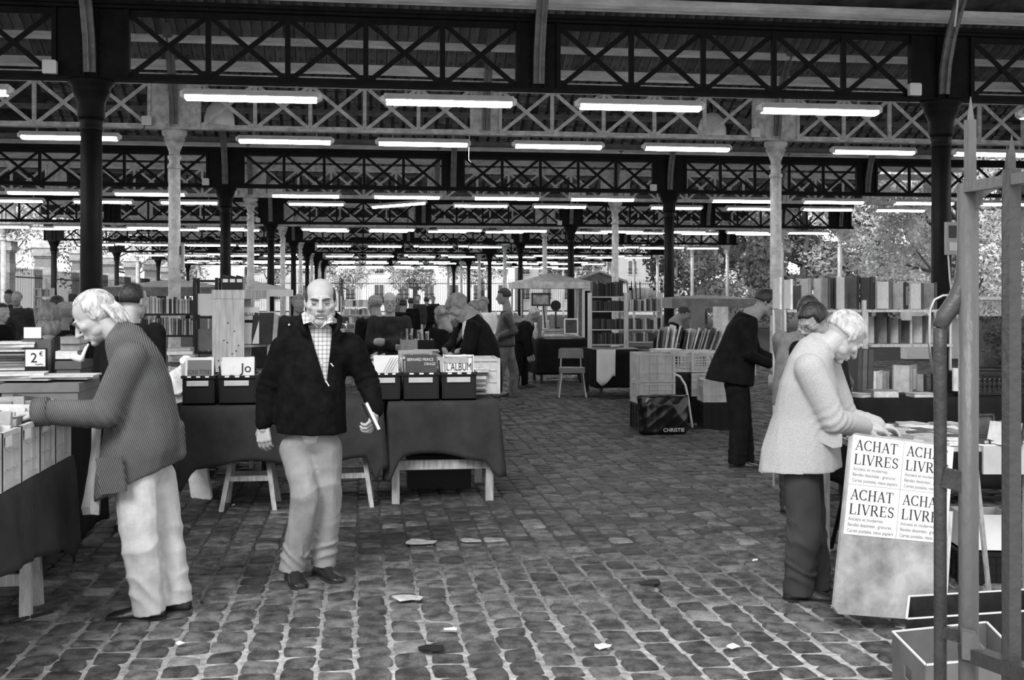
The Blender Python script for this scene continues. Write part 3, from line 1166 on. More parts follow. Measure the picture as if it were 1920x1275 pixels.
def head_template(kind):
    if kind in _heads:
        return _heads[kind]
    fat = 1.12 if kind == 'heavy' else 1.0
    m = MB()
    m.ell((0, -.018, .035), (.078, .100, .086), nu=28, nv=18)
    m.ell((0, .018, -.022), (.067 * fat, .072, .078), nu=24, nv=16)
    m.ell((0, .030, -.074), (.050 * fat, .052, .040), nu=20, nv=12)
    m.ell((0, .070, -.099), (.027 * fat, .020, .018))
    for s in (-1, 1):
        m.ell((s * .043 * fat, .055, -.020), (.025, .024, .022))
        m.ell((s * .042 * fat, .018, -.062), (.022 if kind != 'heavy' else .026, .036, .028))
        if kind == 'heavy':
            m.ell((s * .040, .040, -.086), (.026, .030, .024))
        m.cap((s * .010, .091, .024), (s * .046, .077, .024), .0105, .0085)
        m.ell((s * .0150, .100, -.035), (.0098, .0115, .0085))
        R = Matrix.Rotation(s * .38, 3, 'Z') @ Matrix.Rotation(-.2, 3, 'X')
        m.ell((s * .0775, -.010, -.004), (.0065, .0165, .029), R)
        m.ell((s * .0815, -.019, .004), (.0045, .010, .023), R)
        m.ell((s * .0325, .0710, .0065), (.0148, .0142, .0108))
        m.cap((s * .023, .083, -.0125), (s * .042, .0765, -.0105), .0050, .0045)
    m.cap((0, .089, .016), (0, .1165, -.028), .0092, .0135)
    m.ell((0, .1145, -.031), (.0138, .0125, .0115))
    m.ell((0, .083, -.062), (.031, .016, .019))
    m.ell((0, .0965, -.0605), (.024, .007, .0050))
    m.ell((0, .0945, -.0715), (.020, .008, .0056))
    m.cap((0, -.022, -.03), (0, -.045, -.19), .056 * fat, .060 * fat, 18)
    me = eval_mesh(m, .0032, 5, .5)
    a = co(me)
    for s in (-1, 1):
        push(a, (s * .034, .090, -.006), (0, -.0035, 0), .006)
        push(a, (s * .034, .088, .0165), (0, -.004, 0), .005)
        push(a, (s * .018, .094, .012), (0, -.004, 0), .006)
        push(a, (s * .080, .03, .035), (-s * .006, 0, 0), .022)
        push(a, (s * .054, .055, -.052), (-s * .005, -.003, 0), .014)
        push(a, (s * .084, -.003, -.003), (-s * .008, 0, 0), .006)
        push(a, (s * .083, -.008, .010), (-s * .005, 0, 0), .005)
        for t in range(7):
            q = t / 6
            push(a, (s * (.019 + .016 * q), .100 - .012 * q, -.036 - .026 * q), (0, -.0048, 0), .0042)
        for t in range(5):
            push(a, (s * (.024 + .022 * t / 4), .088 - .006 * t, -.017 - .003 * math.sin(t)), (0, -.0025, 0), .004)
    for t in range(-6, 7):
        push(a, (t * .0038, .1015 - abs(t) * .0006, -.0662), (0, -.0045, 0), .0028)
    for t in range(-8, 9):
        for z in (.052, .066, .080):
            push(a, (t * .006, .082 - abs(t) * .0012 - (z - .052) * .35, z + .002 * math.sin(t)), (0, -.0009, 0), .003)
    for s in (-1, 1):
        push(a, (s * .006, .100, .024), (0, -.0030, 0), .0032)
        push(a, (s * .030, .090, .0135), (0, -.0035, 0), .0045)
        for t in range(5):
            push(a, (s * (.022 + .006 * t), .087 - .003 * t, -.0175), (0, -.0026, 0), .0036)
    setco(me, a)
    mb = to_mb(me)
    bpy.data.meshes.remove(me)
    _heads[kind] = mb
    return mb


def frame(fwd, up):
    f = Vector(fwd).normalized()
    r = f.cross(Vector(up)).normalized()
    u = r.cross(f)
    return Matrix((r, f, u)).transposed()


def shell(c, rad, fn, nu=56, nv=36):
    """closed sphere-grid shell, radius multiplied by fn(dir)"""
    rings = []
    for j in range(1, nv):
        a = -PI / 2 + PI * j / nv
        rings.append([Vector((math.cos(a) * math.cos(2 * PI * i / nu), math.cos(a) * math.sin(2 * PI * i / nu), math.sin(a))) for i in range(nu)])
    mb = MB()
    mb.loft([[Vector(c) + Vector((d.x * rad[0], d.y * rad[1], d.z * rad[2])) * fn(d) for d in r] for r in rings])
    return mb


def sm(a, b, x):
    t = max(0.0, min(1.0, (x - a) / (b - a)))
    return t * t * (3 - 2 * t)


def hair_mb(style, seed=1):
    ph = seed * 1.7

    def strands(d, amp):
        az = math.atan2(d.y, d.x)
        return amp * (math.sin(az * 23 + 3 * d.z + ph) * .5 + math.sin(az * 41 + 6 * d.z) * .3 + noise.noise(d * 6 + Vector((ph, 0, 0))) * 1.2)

    def f_short(d):
        side = sm(.30, .05, d.y - .25 * sm(.3, .8, d.z)) if d.z > -.1 else sm(.05, -.2, d.y)
        top = sm(.45, .62, d.z + .05 * math.sin(d.x * 9)) * sm(.86, .7, d.y)
        low = sm(-.62, -.45, d.z)
        mk = max(side * low, top)
        return .9 + mk * (.17 + strands(d, .012))

    def f_bald(d):
        side = sm(.42, .15, d.y) * sm(.74, .45, d.z + .2 * d.y) * sm(-.62, -.45, d.z)
        return .92 + side * (.125 + strands(d, .008))

    def f_back(d):       # combed back, reaching the nape, high forehead
        side = sm(.32, .12, d.y + .12 * (d.z < 0)) * sm(-.9, -.7, d.z)
        top = sm(.50, .72, d.z) * sm(.72, .5, d.y)
        mk = max(side, top)
        return .92 + mk * (.16 + .10 * sm(-.2, -.7, d.z) * sm(0, -.5, d.y) + strands(d, .014))

    def f_full(d):
        side = sm(.48, .25, d.y - .1 * d.z) * sm(-.55, -.35, d.z)
        top = sm(.25, .45, d.z + .06 * math.sin(d.x * 7)) * sm(.97, .85, d.y)
        mk = max(side, top)
        return .9 + mk * (.22 + strands(d, .016))

    def f_bushy(d):
        mk = sm(.55, .2, d.y - .3 * d.z) * sm(-.98, -.85, d.z)
        return .9 + mk * (.42 + strands(d, .05) + .08 * noise.noise(d * 9))

    def f_cap(d):
        mk = sm(.1, .22, d.z + .0 * d.y)
        return .9 + mk * .17
    fn = dict(short=f_short, bald=f_bald, back=f_back, full=f_full, bushy=f_bushy, cap=f_cap)[style]
    m = shell((0, -.015, .03), (.078, .099, .088), fn)
    if style == 'back':
        r_ = random.Random(3)
        for k in range(26):
            x = (k / 25 - .5) * .13
            y0 = -.105 + abs(x) * .6
            m.tube([(x, y0, .02), (x * 1.02, y0 - .016, -.03), (x * .98, y0 - .012 + r_.uniform(-.01, .01), -.075 - r_.uniform(0, .03)), (x * .93, y0 - .002, -.10 - r_.uniform(0, .03))], [.011, .012, .008, .003], 6)
    if style == 'bushy':
        m.ell((0, -.05, -.08), (.11, .08, .10))
    return m


def hand_mb(curl=.35, thumb=0.0, left=False, spread=1.0, grip=None):
    m = MB()
    xs = [.031, .0105, -.0105, -.030]
    ln = [.074, .082, .076, .060]
    for i in range(4):
        m.cap((xs[i] * .55, .004, 0), (xs[i], .086 - abs(i - 1.2) * .004, 0), .0155, .0125, 10)
        p = Vector((xs[i], .086 - abs(i - 1.2) * .004, 0))
        ang = 0.0
        fx = xs[i] * 1.6 * spread
        c = (curl if grip is None else grip[i])
        for s, fr in enumerate((.45, .31, .24)):
            ang += c * (1.25, 1.4, 1.0)[s]
            q = p + Vector((fx * fr, math.cos(ang), -math.sin(ang))).normalized() * ln[i] * fr
            m.cap(p, q, (.0098, .0088, .008)[s], (.0088, .008, .0068)[s], 8)
            p = q
    m.ell((0, .045, -.004), (.038, .05, .015))
    m.ell((.024, .03, -.012), (.018, .03, .014))
    t0 = Vector((.024, .016, -.006))
    t1 = Vector((.046, .046, -.016 - .02 * thumb))
    t2 = Vector((.055 - .03 * thumb, .074, -.022 - .03 * thumb))
    t3 = Vector((.057 - .045 * thumb, .097, -.026 - .035 * thumb))
    m.cap(t0, t1, .0145, .0125, 8)
    m.cap(t1, t2, .0120, .0105, 8)
    m.cap(t2, t3, .0105, .0085, 8)
    m.cap((0, -.03, 0), (0, .02, 0), .026, .026, 12)
    if left:
        m.v = [(-a, b, c_) for a, b, c_ in m.v]
        m.f = [tuple(reversed(f)) for f in m.f]
    return m


def place(mb, R, c, s=1.0):
    o = MB()
    c = Vector(c)
    o.v = [tuple(R @ (Vector(v) * s) + c) for v in mb.v]
    o.f = list(mb.f)
    return o


def ring(c, lat, fw, a, b, n=24, ex=2.4):
    out = []
    for i in range(n):
        t = 2 * PI * i / n
        cx, sy = math.cos(t), math.sin(t)
        q = (abs(cx) ** ex + abs(sy) ** ex) ** (-1 / ex)
        out.append(Vector(c) + lat * (a * cx * q) + fw * (b * sy * q))
    return out


def shoe_mb(ank, heading, L=.29, w=.05):
    f = Vector((heading.x, heading.y, 0)).normalized()
    r = Vector((f.y, -f.x, 0))
    b = Vector((ank.x, ank.y, 0)) - f * .07
    prof = [(-.005, .030, .055), (.02, .038, .088), (.07, .038, .102), (.12, .038, .085), (.17, .046, .058), (.215, .050, .048), (.255, .044, .040), (.282, .024, .028)]
    k = L / .29
    rings = []
    for s, hw, hh in prof:
        c = b + f * s * k
        hw *= w / .05
        pts = [(-hw, .012), (-hw * 1.02, .03), (-hw * .8, hh * .8), (-hw * .35, hh), (hw * .35, hh), (hw * .8, hh * .8), (hw * 1.02, .03), (hw, .012)]
        rings.append([c + r * x + Vector((0, 0, z)) for x, z in pts])
    m = MB().loft(rings)
    sole = MB()
    rings = []
    for s, hw, hh in prof:
        c = b + f * (s * k * 1.02 - .003)
        hw *= w / .05 * 1.06
        rings.append([c + r * x + Vector((0, 0, z)) for x, z in ((-hw, 0), (-hw, .018), (hw, .018), (hw, 0))])
    sole.loft(rings)
    return m, sole


M_HAIRW = mat('white_hair', .46, .6, .5, 34, .9, 90, .3, (1, 1, .3))
M_HAIRG = mat('grey_hair', .22, .6, .45, 30, .8, 90, .35, (1, 1, .35))
M_HAIRD = mat('dark_hair', .014, .45, .6, 30, .8, 90, .5, (1, 1, .35))
M_EYEW = mat('eye_white', .28, .3, 0)
M_SHOE = mat('black_shoe_leather', .012, .35, .3, 20, .1, 60, .5)
M_SOLE = mat('shoe_sole', .02, .8, 0)


def person(label, base, J, head, jacket, jrings, top_mat=None, tr_mat=None, voxel=.0125, bvox=.011, skin=None, hair=('short', None), legr=(.1, .078, .068),
           armr=(.075, .062, .052), hands=None, group=None, extra_jacket=None, seed=1, glasses=False, cut=None, shirt=None, lower=True, name_top='jacket',
           fold=.006, brows=None, heavy=False, cut_lines=(), eyes_down=False, hs=1.0, legkeep=1.0):
    """J: joints in world space; base: point on the ground.  Body is one skin mesh, clothes and hair are its children."""
    t = thing('person', label, 'person', base, group=group)
    Tb = Matrix.Translation(-Vector(base))
    skin = skin or M_SKIN
    Rh = frame(head['f'], head['u'])
    hsc = head.get('s', 1.0)
    hc = Vector(head['c'])
    hm = place(head_template('heavy' if heavy else 'lean'), Rh, hc, hsc)
    bm = MB()
    bm.add(hm.v, hm.f)
    neck, ch, pel = J['neck'], J['chest'], J['pel']
    bm.cap(hc + Rh @ Vector((0, -.035, -.10)) * hsc, neck, .055 * hsc, .06 * hsc, 16)
    bm.cap(neck, ch, .06, .11)
    bm.cap(ch, pel, .11, .11)
    lat = (J['shL'] - J['shR']).normalized()
    for s in 'LR':
        bm.cap(neck - Vector((0, 0, .04)), J['sh' + s] - Vector((0, 0, .03)), .035, .035)
        bm.cap(J['sh' + s] - Vector((0, 0, .03)), J['el' + s], .038, .034)
        bm.cap(J['el' + s], J['wr' + s], .036, .027)
        if lower:
            bm.cap(pel, J['hip' + s], .09, .08)
            bm.cap(J['hip' + s], J['kn' + s], .075, .05)
            bm.cap(J['kn' + s], Vector((J['an' + s].x, J['an' + s].y, .065)), .048, .026)
            hd = J['toe' + s] - J['an' + s]
            hd.z = 0
            bm.cap(Vector((J['an' + s].x, J['an' + s].y, .055)), Vector((J['an' + s].x, J['an' + s].y, .04)) + hd.normalized() * .10, .022, .016)
    hands = hands or {}
    for s in 'LR':
        h = hands.get(s)
        wr = J['wr' + s]
        fd = (wr - J['el' + s]).normalized()
        if h is None:
            h = dict(f=fd, n=None)
        f = Vector(h['f']) if h.get('f') is not None else fd
        n = h.get('n')
        if n is None:
            n = lat * (1 if s == 'L' else -1)
        Rm = frame(f, n)
        hm2 = hand_mb(h.get('curl', .4), h.get('thumb', .3), left=(s == 'L') != h.get('flip', False), spread=h.get('spread', 1), grip=h.get('grip'))
        hm2 = place(hm2, Rm, wr + f.normalized() * .012, h.get('s', 1.0) * hs)
        bm.add(hm2.v, hm2.f)
    bm.xf(Tb)
    body = eval_mesh(bm, bvox, 1, .4)
    body.materials.append(skin)
    body.polygons.foreach_set('use_smooth', [True] * len(body.polygons))
    link('body', body, t)
    # clothes
    fwd = lat.cross(Vector((0, 0, 1))).normalized()
    if fwd.dot(Rh @ Vector((0, 1, 0))) < 0:
        fwd = -fwd

    def torso(off, rr):
        m_ = MB()
        rings = []
        for q in rr:
            c, a, b = q[0], q[1], q[2]
            tl = q[3] if len(q) > 3 else Vector((0, 0, 1))
            tl = tl.normalized()
            f2 = (fwd - tl * fwd.dot(tl)).normalized()
            l2 = (lat - tl * lat.dot(tl)).normalized()
            rings.append(ring(c, l2, f2, a + off, b + off))
        m_.loft(rings)
        return m_
    if jrings:
        jm = torso(0, jrings)
        for s in 'LR':
            a0, a1, a2 = armr
            jm.cap(J['sh' + s], J['el' + s], a0, a1, 16)
            jm.cap(J['el' + s], J['wr' + s], a1, a2, 16)
        if extra_jacket:
            jm.add(extra_jacket.v, extra_jacket.f)
        jm.xf(Tb)
        me = eval_mesh(jm, voxel, 5, .6)
        a, n = co(me), nr(me)
        fo = folds(a, seed, 9, (1, 1, .45), 3)
        w = np.full(len(a), fold)
        for s in 'LR':
            e = np.array(J['el' + s] - Vector(base))
            dd = np.sqrt(((a - e) ** 2).sum(1))
            g = np.exp(-(dd / .09) ** 2)
            ax = np.array((J['wr' + s] - J['sh' + s]).normalized())
            a_ = ((a - e) @ ax)
            fo = fo + g * np.sin(a_ * 150 + 2 * folds(a, seed + 3, 7, octs=1)) * 1.1
        setco(me, a + n * (fo * w * .5)[:, None])
        if cut is not None:
            bm2 = bmesh.new()
            bm2.from_mesh(me)
            bvec = Vector(base)
            for (pa, pb, zc_) in cut_lines:
                q0, q1 = P(pa[0], pa[1], zc_) - bvec, P(pb[0], pb[1], zc_) - bvec
                cn = (q1 - q0).cross(q0 + bvec - Vector((0, 0, CAMH)))
                bmesh.ops.bisect_plane(bm2, geom=bm2.verts[:] + bm2.edges[:] + bm2.faces[:], plane_co=q0, plane_no=cn.normalized())
            dele = [f_ for f_ in bm2.faces if cut(f_.calc_center_median() + bvec)]
            bmesh.ops.delete(bm2, geom=dele, context='FACES')
            bm2.to_mesh(me)
            bm2.free()
        me.materials.append(jacket)
        me.polygons.foreach_set('use_smooth', [True] * len(me.polygons))
        jo = link(name_top, me, t)
        if cut is not None:
            so = jo.modifiers.new('cloth', 'SOLIDIFY')
            so.thickness = .008
            so.offset = -1
    if shirt is not None:
        sm_ = torso(-.022, jrings[1:])
        sm_.xf(Tb)
        me = eval_mesh(sm_, voxel, 3, .5)
        me.materials.append(shirt)
        me.polygons.foreach_set('use_smooth', [True] * len(me.polygons))
        link('shirt', me, t)
    if lower:
        tm = MB()
        l0, l1, l2 = legr
        tl = (ch - pel).normalized()
        for s in 'LR':
            tm.cap(pel + tl * .0, J['hip' + s], .112, l0, 16)
            tm.cap(J['hip' + s], J['kn' + s], l0, l1, 16)
            lowp = J['an' + s] - Vector((0, 0, .055))
            kn = J['kn' + s]
            # flat-ended trouser leg
            tm.cap(kn, kn.lerp(lowp, .5), l1, (l1 + l2) / 2, 16)
            dirv = (lowp - kn).normalized()
            lt = dirv.cross(Vector((0, 1, .01))).normalized()
            f2 = dirv.cross(lt).normalized()
            tm.loft([ring(kn.lerp(lowp, q), lt, f2, l1 + (l2 - l1) * q, l1 + (l2 - l1) * q, 18, 2) for q in (.3, .6, .9, 1.0)][::-1])
        tm.xf(Tb)
        me = eval_mesh(tm, voxel, 4, .6)
        a, n = co(me), nr(me)
        fo = folds(a, seed + 5, 10, (1, 1, .4), 3)
        zz = a[:, 2]
        az = a[:, 0] * 9 + a[:, 1] * 7
        brk = np.exp(-((zz - .17) / .08) ** 2) * (1 - 2 * np.abs(np.sin(zz * 34 + az + 2.2 * folds(a, seed + 9, 7, octs=2)))) + .8 * np.exp(-((zz - J['knL'].z) / .12) ** 2) * (1 - 2 * np.abs(np.sin(zz * 22 - az * .8 + 2 * folds(a, seed + 11, 6, octs=2))))
        drp = folds(a, seed + 17, 13, (1, 1, .12), 2)
        setco(me, a + n * ((fo * .45 + brk * .75 + drp * .5) * fold)[:, None])
        me.materials.append(tr_mat)
        me.polygons.foreach_set('use_smooth', [True] * len(me.polygons))
        link('trousers', me, t)
        for s in 'LR':
            a_, b_ = shoe_mb(J['an' + s], J['toe' + s] - J['an' + s])
            so = part(t, 'shoe', a_.xf(Tb), M_SHOE, True)
            link('sole', b_.xf(Tb).mesh('sole', M_SOLE), so)
    if hair[0]:
        hmb = hair_mb(hair[0], seed)
        part(t, 'cap' if hair[0] == 'cap' else 'hair', place(hmb, Rh, hc, hsc).xf(Tb), hair[1], True)
    for s in (-1, 1):
        e = MB().ell((s * .0325, .0712, .0005), (.0122, .0122, .0115), nu=12, nv=8)
        eo = part(t, 'eye', place(e, Rh, hc, hsc).xf(Tb), M_EYEW, True)
        if bvox < .008 and not eyes_down:
            e = MB().ell((s * .0325, .0815, -.0035), (.0052, .0030, .0052), nu=10, nv=6)
            link('iris', place(e, Rh, hc, hsc).xf(Tb).mesh('iris', M_INK), eo)
    if eyes_down:
        for s in (-1, 1):
            e = MB().tube([(s * .019, .0835, -.0015), (s * .026, .0862, -.0045), (s * .034, .0862, -.0058), (s * .042, .0825, -.0040), (s * .047, .078, -.001)], [.0008, .0017, .0019, .0016, .0008], 6)
            part(t, 'eyelashes', place(e, Rh, hc, hsc).xf(Tb), M_INK, True)
            e = MB().tube([(s * .018, .0885, .0095), (s * .027, .0885, .0125), (s * .038, .0845, .0125), (s * .047, .078, .008)], [.0006, .0014, .0014, .0006], 6)
            part(t, 'lid_crease_shade', place(e, Rh, hc, hsc).xf(Tb), mat('eyelid_shade', .10, .7, .1), True)  # dark tube stands in for the shade in the lid crease
        e = MB().tube([(-.026, .0925, -.0700), (-.013, .1000, -.0665), (0, .1020, -.0655), (.013, .1000, -.0665), (.026, .0925, -.0700)], [.0007, .0016, .0019, .0016, .0007], 6)
        part(t, 'mouth_line', place(e, Rh, hc, hsc).xf(Tb), mat('lip_shade', .06, .7, .1), True)  # dark line stands in for the shade between the lips
    if brows is not None:
        for s in (-1, 1):
            if eyes_down:
                bp_ = [(s * .009, .0985, .0150), (s * .024, .0975, .0205), (s * .042, .0880, .0225), (s * .054, .0775, .0160)]
            else:
                bp_ = [(s * .012, .0975, .021), (s * .028, .0940, .026), (s * .046, .0820, .025), (s * .053, .0750, .020)]
            e = MB().tube(bp_, [.0028, .0045, .0042, .0015], 6)
            part(t, 'eyebrow', place(e, Rh, hc, hsc).xf(Tb), brows, True)
    if glasses:
        e = MB()
        for s in (-1, 1):
            pts = [(s * (.033 + .021 * math.cos(q * PI / 8)), .1045 - .006 * abs(math.cos(q * PI / 8)), -.002 + .016 * math.sin(q * PI / 8)) for q in range(17)]
            e.tube(pts, .0018, 5)
            e.tube([(s * .054, .098, .004), (s * .078, .06, .006), (s * .083, -.01, .006)], .0018, 5)
        e.tube([(-.012, .106, .002), (0, .108, .004), (.012, .106, .002)], .0018, 5)
        part(t, 'glasses', place(e, Rh, hc, hsc).xf(Tb), M_BLACKP)
    return t, Rh, hc, hsc, Tb


def px(zc0):
    def J(x, y, dz=0.0):
        return P(x, y, zc0 + dz)
    return J


# -------- cloth materials
def check_mat(name, base, dark, sc):
    m = mat(name, base, .9, .05, 8, .1, 200, .15)
    nt, b = nodes_of(m)
    tc = nt.nodes.new('ShaderNodeTexCoord')
    outs = []
    for ax, s_, ph in (('X', sc, 0), ('Z', sc, .3)):
        w = nt.nodes.new('ShaderNodeTexWave')
        w.bands_direction = ax
        w.inputs['Scale'].default_value = s_
        w.inputs['Distortion'].default_value = .4
        nt.links.new(tc.outputs['Object'], w.inputs['Vector'])
        r = nt.nodes.new('ShaderNodeValToRGB')
        r.color_ramp.elements[0].position = .12
        r.color_ramp.elements[0].color = g3(dark)
        r.color_ramp.elements[1].position = .3
        r.color_ramp.elements[1].color = g3(1)
        nt.links.new(w.outputs['Fac'], r.inputs['Fac'])
        outs.append(r)
    mx = nt.nodes.new('ShaderNodeMix')
    mx.data_type = 'RGBA'
    mx.blend_type = 'MULTIPLY'
    mx.inputs[0].default_value = 1
    nt.links.new(outs[0].outputs[0], mx.inputs[6])
    nt.links.new(outs[1].outputs[0], mx.inputs[7])
    mc = nt.nodes.new('ShaderNodeMix')
    mc.data_type = 'RGBA'
    mc.blend_type = 'MULTIPLY'
    mc.inputs[0].default_value = 1
    mc.inputs[6].default_value = g3(base)
    nt.links.new(mx.outputs[2], mc.inputs[7])
    nt.links.new(mc.outputs[2], b.inputs['Base Color'])
    return m


C_BLACK = mat('black_wool', .009, .95, .4, 10, .3, 220, .1)
C_FLEECE = mat('black_fleece', .007, .97, .5, 14, .5, 260, .06)
C_DARK = mat('dark_wool', .03, .9, .4, 10, .3, 200, .12)
C_GREY = mat('grey_wool', .14, .9, .25, 12, .3, 200, .15)
C_LEATHER = mat('brown_leather', .05, .45, .6, 9, .4, 30, .45)
C_JEANS = mat('worn_jeans', .16, .85, .4, 9, .3, 200, .2)
C_CORD = mat('beige_corduroy', .25, .85, .16, 10, .3, 200, .2)
C_PALE = mat('bleached_denim', .5, .85, .18, 9, .25, 200, .2)
C_DENIM = wave_mat('dark_denim', .038, .055, 120, 'X', .9, .3, .003, 2, .15, dscale=6)
C_SHIRT = check_mat('checked_shirt', .55, .6, 13)
C_WHITE = mat('white_shirt', .75, .8, .06, 8, .1, 80, .2)
C_KNIT = wave_mat('ribbed_knit', .075, .16, 34, 'X', .95, .7, .008, 1.0, .1, rot=(0, .35, -YAW))
C_TWEED = mat('pale_tweed', .37, .95, .14, 150, .2, 260, .1, (1, 1, 1), detail=2)
C_RAIN = mat('pale_raincoat', .42, .85, .15, 6, .2, 60, .2)

UP = Vector((0, 0, 1))

# ---- 1. bald bearded man walking in a black fleece
j = px(6.48)
J1 = dict(neck=j(597, 620, .03), chest=j(590, 700), pel=j(584, 812), shR=j(533, 653), shL=j(655, 648), elR=j(501, 733, .04), wrR=j(494, 793, -.03),
          elL=j(689, 716, .04), wrL=j(704, 768, -.06), hipR=j(557, 842), hipL=j(610, 838, .02), knR=j(573, 935, -.1), knL=j(614, 925, .02), anR=j(549, 1052, -.05), anL=j(605, 1044, .05),
          toeR=j(568, 1088, -.30), toeL=j(640, 1078, -.12))
c1 = MB().tube([j(578, 632, -.13), j(564, 612, -.11), j(564, 594, -.01), j(578, 583, .08), j(600, 580, .11), j(622, 584, .08), j(637, 596, -.01), j(637, 613, -.10), j(622, 634, -.13)], [.012, .022, .024, .024, .024, .024, .024, .022, .012], 10)


def cut1(p):
    xc = p.x * cT - p.y * sT
    zc = p.x * sT + p.y * cT
    x_ = 960 + FOC * xc / zc
    y_ = HOR - FOC * (p.z - CAMH) / zc
    if zc > 6.46 or y_ > 718:
        return False
    t_ = (y_ - 600) / 118
    return 574 + 36 * t_ < x_ < 626 - 13 * t_


p1 = person('bald bearded man in black fleece walking towards the viewer with a book', G(590, 1085) * 1, J1,
            dict(c=j(601, 566, -.02), f=D(.17, 1, -.07), u=D(0, .1, 1), s=1.10), C_FLEECE,
            [(j(584, 812), .205, .150), (j(584, 770), .203, .162), (j(586, 715), .195, .155), (j(590, 668), .205, .135), (j(595, 644, .02), .182, .125), (j(598, 622, .03), .135, .11), (j(600, 606, .035), .088, .085)],
            tr_mat=C_CORD, voxel=.009, bvox=.0037, hair=('bald', M_HAIRD), legr=(.100, .088, .082), armr=(.088, .07, .055),
            hands={'R': dict(f=D(.06, .1, -1), n=D(-.2, 1, 0), curl=.38, thumb=.3, s=1.08), 'L': dict(f=D(-.10, .55, -.75), n=D(1, .3, .1), curl=.62, thumb=.9, s=1.08)},
            extra_jacket=c1, seed=3, cut=cut1, cut_lines=(((574, 600), (610, 718), 6.3), ((626, 600), (613, 718), 6.3)), shirt=C_SHIRT, name_top='fleece_jacket', heavy=True, brows=mat('brow_hair_shade', .06, .8, .3, 60), fold=.010, eyes_down=True)  # brow colour darkened to carry the shadow under the brow
t1, R1, h1, s1, T1 = p1


def skin_patch(kind, mask, thick, seed=1):
    """close-fitting layer grown from the head surface; mask(x, y, z) in 0..1"""
    hm_ = head_template(kind)
    me_ = hm_.mesh('tmp', None)
    a_, n_ = co(me_), nr(me_)
    mk = np.array([mask(*p) for p in a_])
    f_n = folds(a_, seed, 160, octs=2) * .35 + 1
    off = a_ + n_ * ((mk * thick * f_n) - .0006)[:, None]
    keep = [f for f in hm_.f if max(mk[i] for i in f) > .02]
    used = sorted({i for f in keep for i in f})
    ix = {v: k for k, v in enumerate(used)}
    out = MB()
    out.v = [tuple(off[i]) for i in used]
    out.f = [tuple(ix[i] for i in f) for f in keep]
    bpy.data.meshes.remove(me_)
    return out


def beard_mask(x, y, z):
    ax_ = abs(x)
    m_ = sm(-.040, -.058, z - .15 * max(0, ax_ - .03)) * sm(-.01, .02, y) * sm(-.16, -.125, z)
    m_ *= 1 - .95 * sm(.024, .016, ax_) * sm(-.076, -.071, z) * sm(-.05, -.056, z) * sm(.07, .09, y)
    return m_ * (1 - sm(-.040, -.030, z) * sm(.02, .015, ax_))


bm_ = skin_patch('heavy', beard_mask, .0042)
part(t1, 'beard', place(bm_, R1, h1, s1).xf(T1), mat('stubble_beard', .38, .9, .4, 70, .4, 160, .15), True)
ms_ = MB().tube([(-.032, .090, -.066), (-.02, .0975, -.057), (0, .1015, -.053), (.02, .0975, -.057), (.032, .090, -.066)], [.002, .0042, .0045, .0042, .002], 8)
part(t1, 'moustache', place(ms_, R1, h1, s1).xf(T1), MC['stubble_beard'], True)
for poly in ([(573, 582), (565, 589), (569, 608), (583, 603), (597, 616), (581, 598)], [(621, 594), (624, 604), (613, 607), (600, 616), (612, 600)]):
    pts = [P(a, b, 6.48 - .118 + .10 * max(0, (604 - b) / 30)) for a, b in poly]
    m_ = MB().add(pts + [q + D(0, -.012, 0) for q in pts], [tuple(range(len(pts))), tuple(range(2 * len(pts) - 1, len(pts) - 1, -1))] + [(i, len(pts) + i, len(pts) + (i + 1) % len(pts), (i + 1) % len(pts)) for i in range(len(pts))])
    part(t1, 'shirt_collar', m_.xf(T1), C_SHIRT)
for a, b in ((604, 646), (603, 681)):
    part(t1, 'button', MB().ell(j(a, b, -.148), (.007, .007, .007)).xf(T1), M_WHITE)
for a, b, c_, d_ in ((620, 681, 625, 687), (611, 714, 617, 724)):
    part(t1, 'zip_pull', MB().tube([j(a, b, -.165), j(c_, d_, -.165)], .0035, 6).xf(T1), M_WHITE)
for a, b in ((542, 609), (648, 609)):
    part(t1, 'cord_end', MB().ell(j(a, b, -.12), .006, nu=8, nv=5).xf(T1), M_WHITE)
bt = thing('book', 'slim pale paperback held in the walking man\'s left hand', 'book', j(695, 780, -.1))
part(bt, 'cover', MB().prism([(-.055, -.085), (.055, -.085), (.055, .085), (-.055, .085)], j(695, 781, -.13), D(.25, 1, .15), D(-.42, .05, .9), .022), tone('dark'), world=True)
part(bt, 'pages', MB().prism([(-.053, -.083), (.053, -.083), (.053, .083), (-.053, .083)], j(697, 781, -.135), D(.25, 1, .15), D(-.42, .05, .9), .016).box(j(690, 770, -.19), (.001, .001, .001)), M_PAPER, world=True)

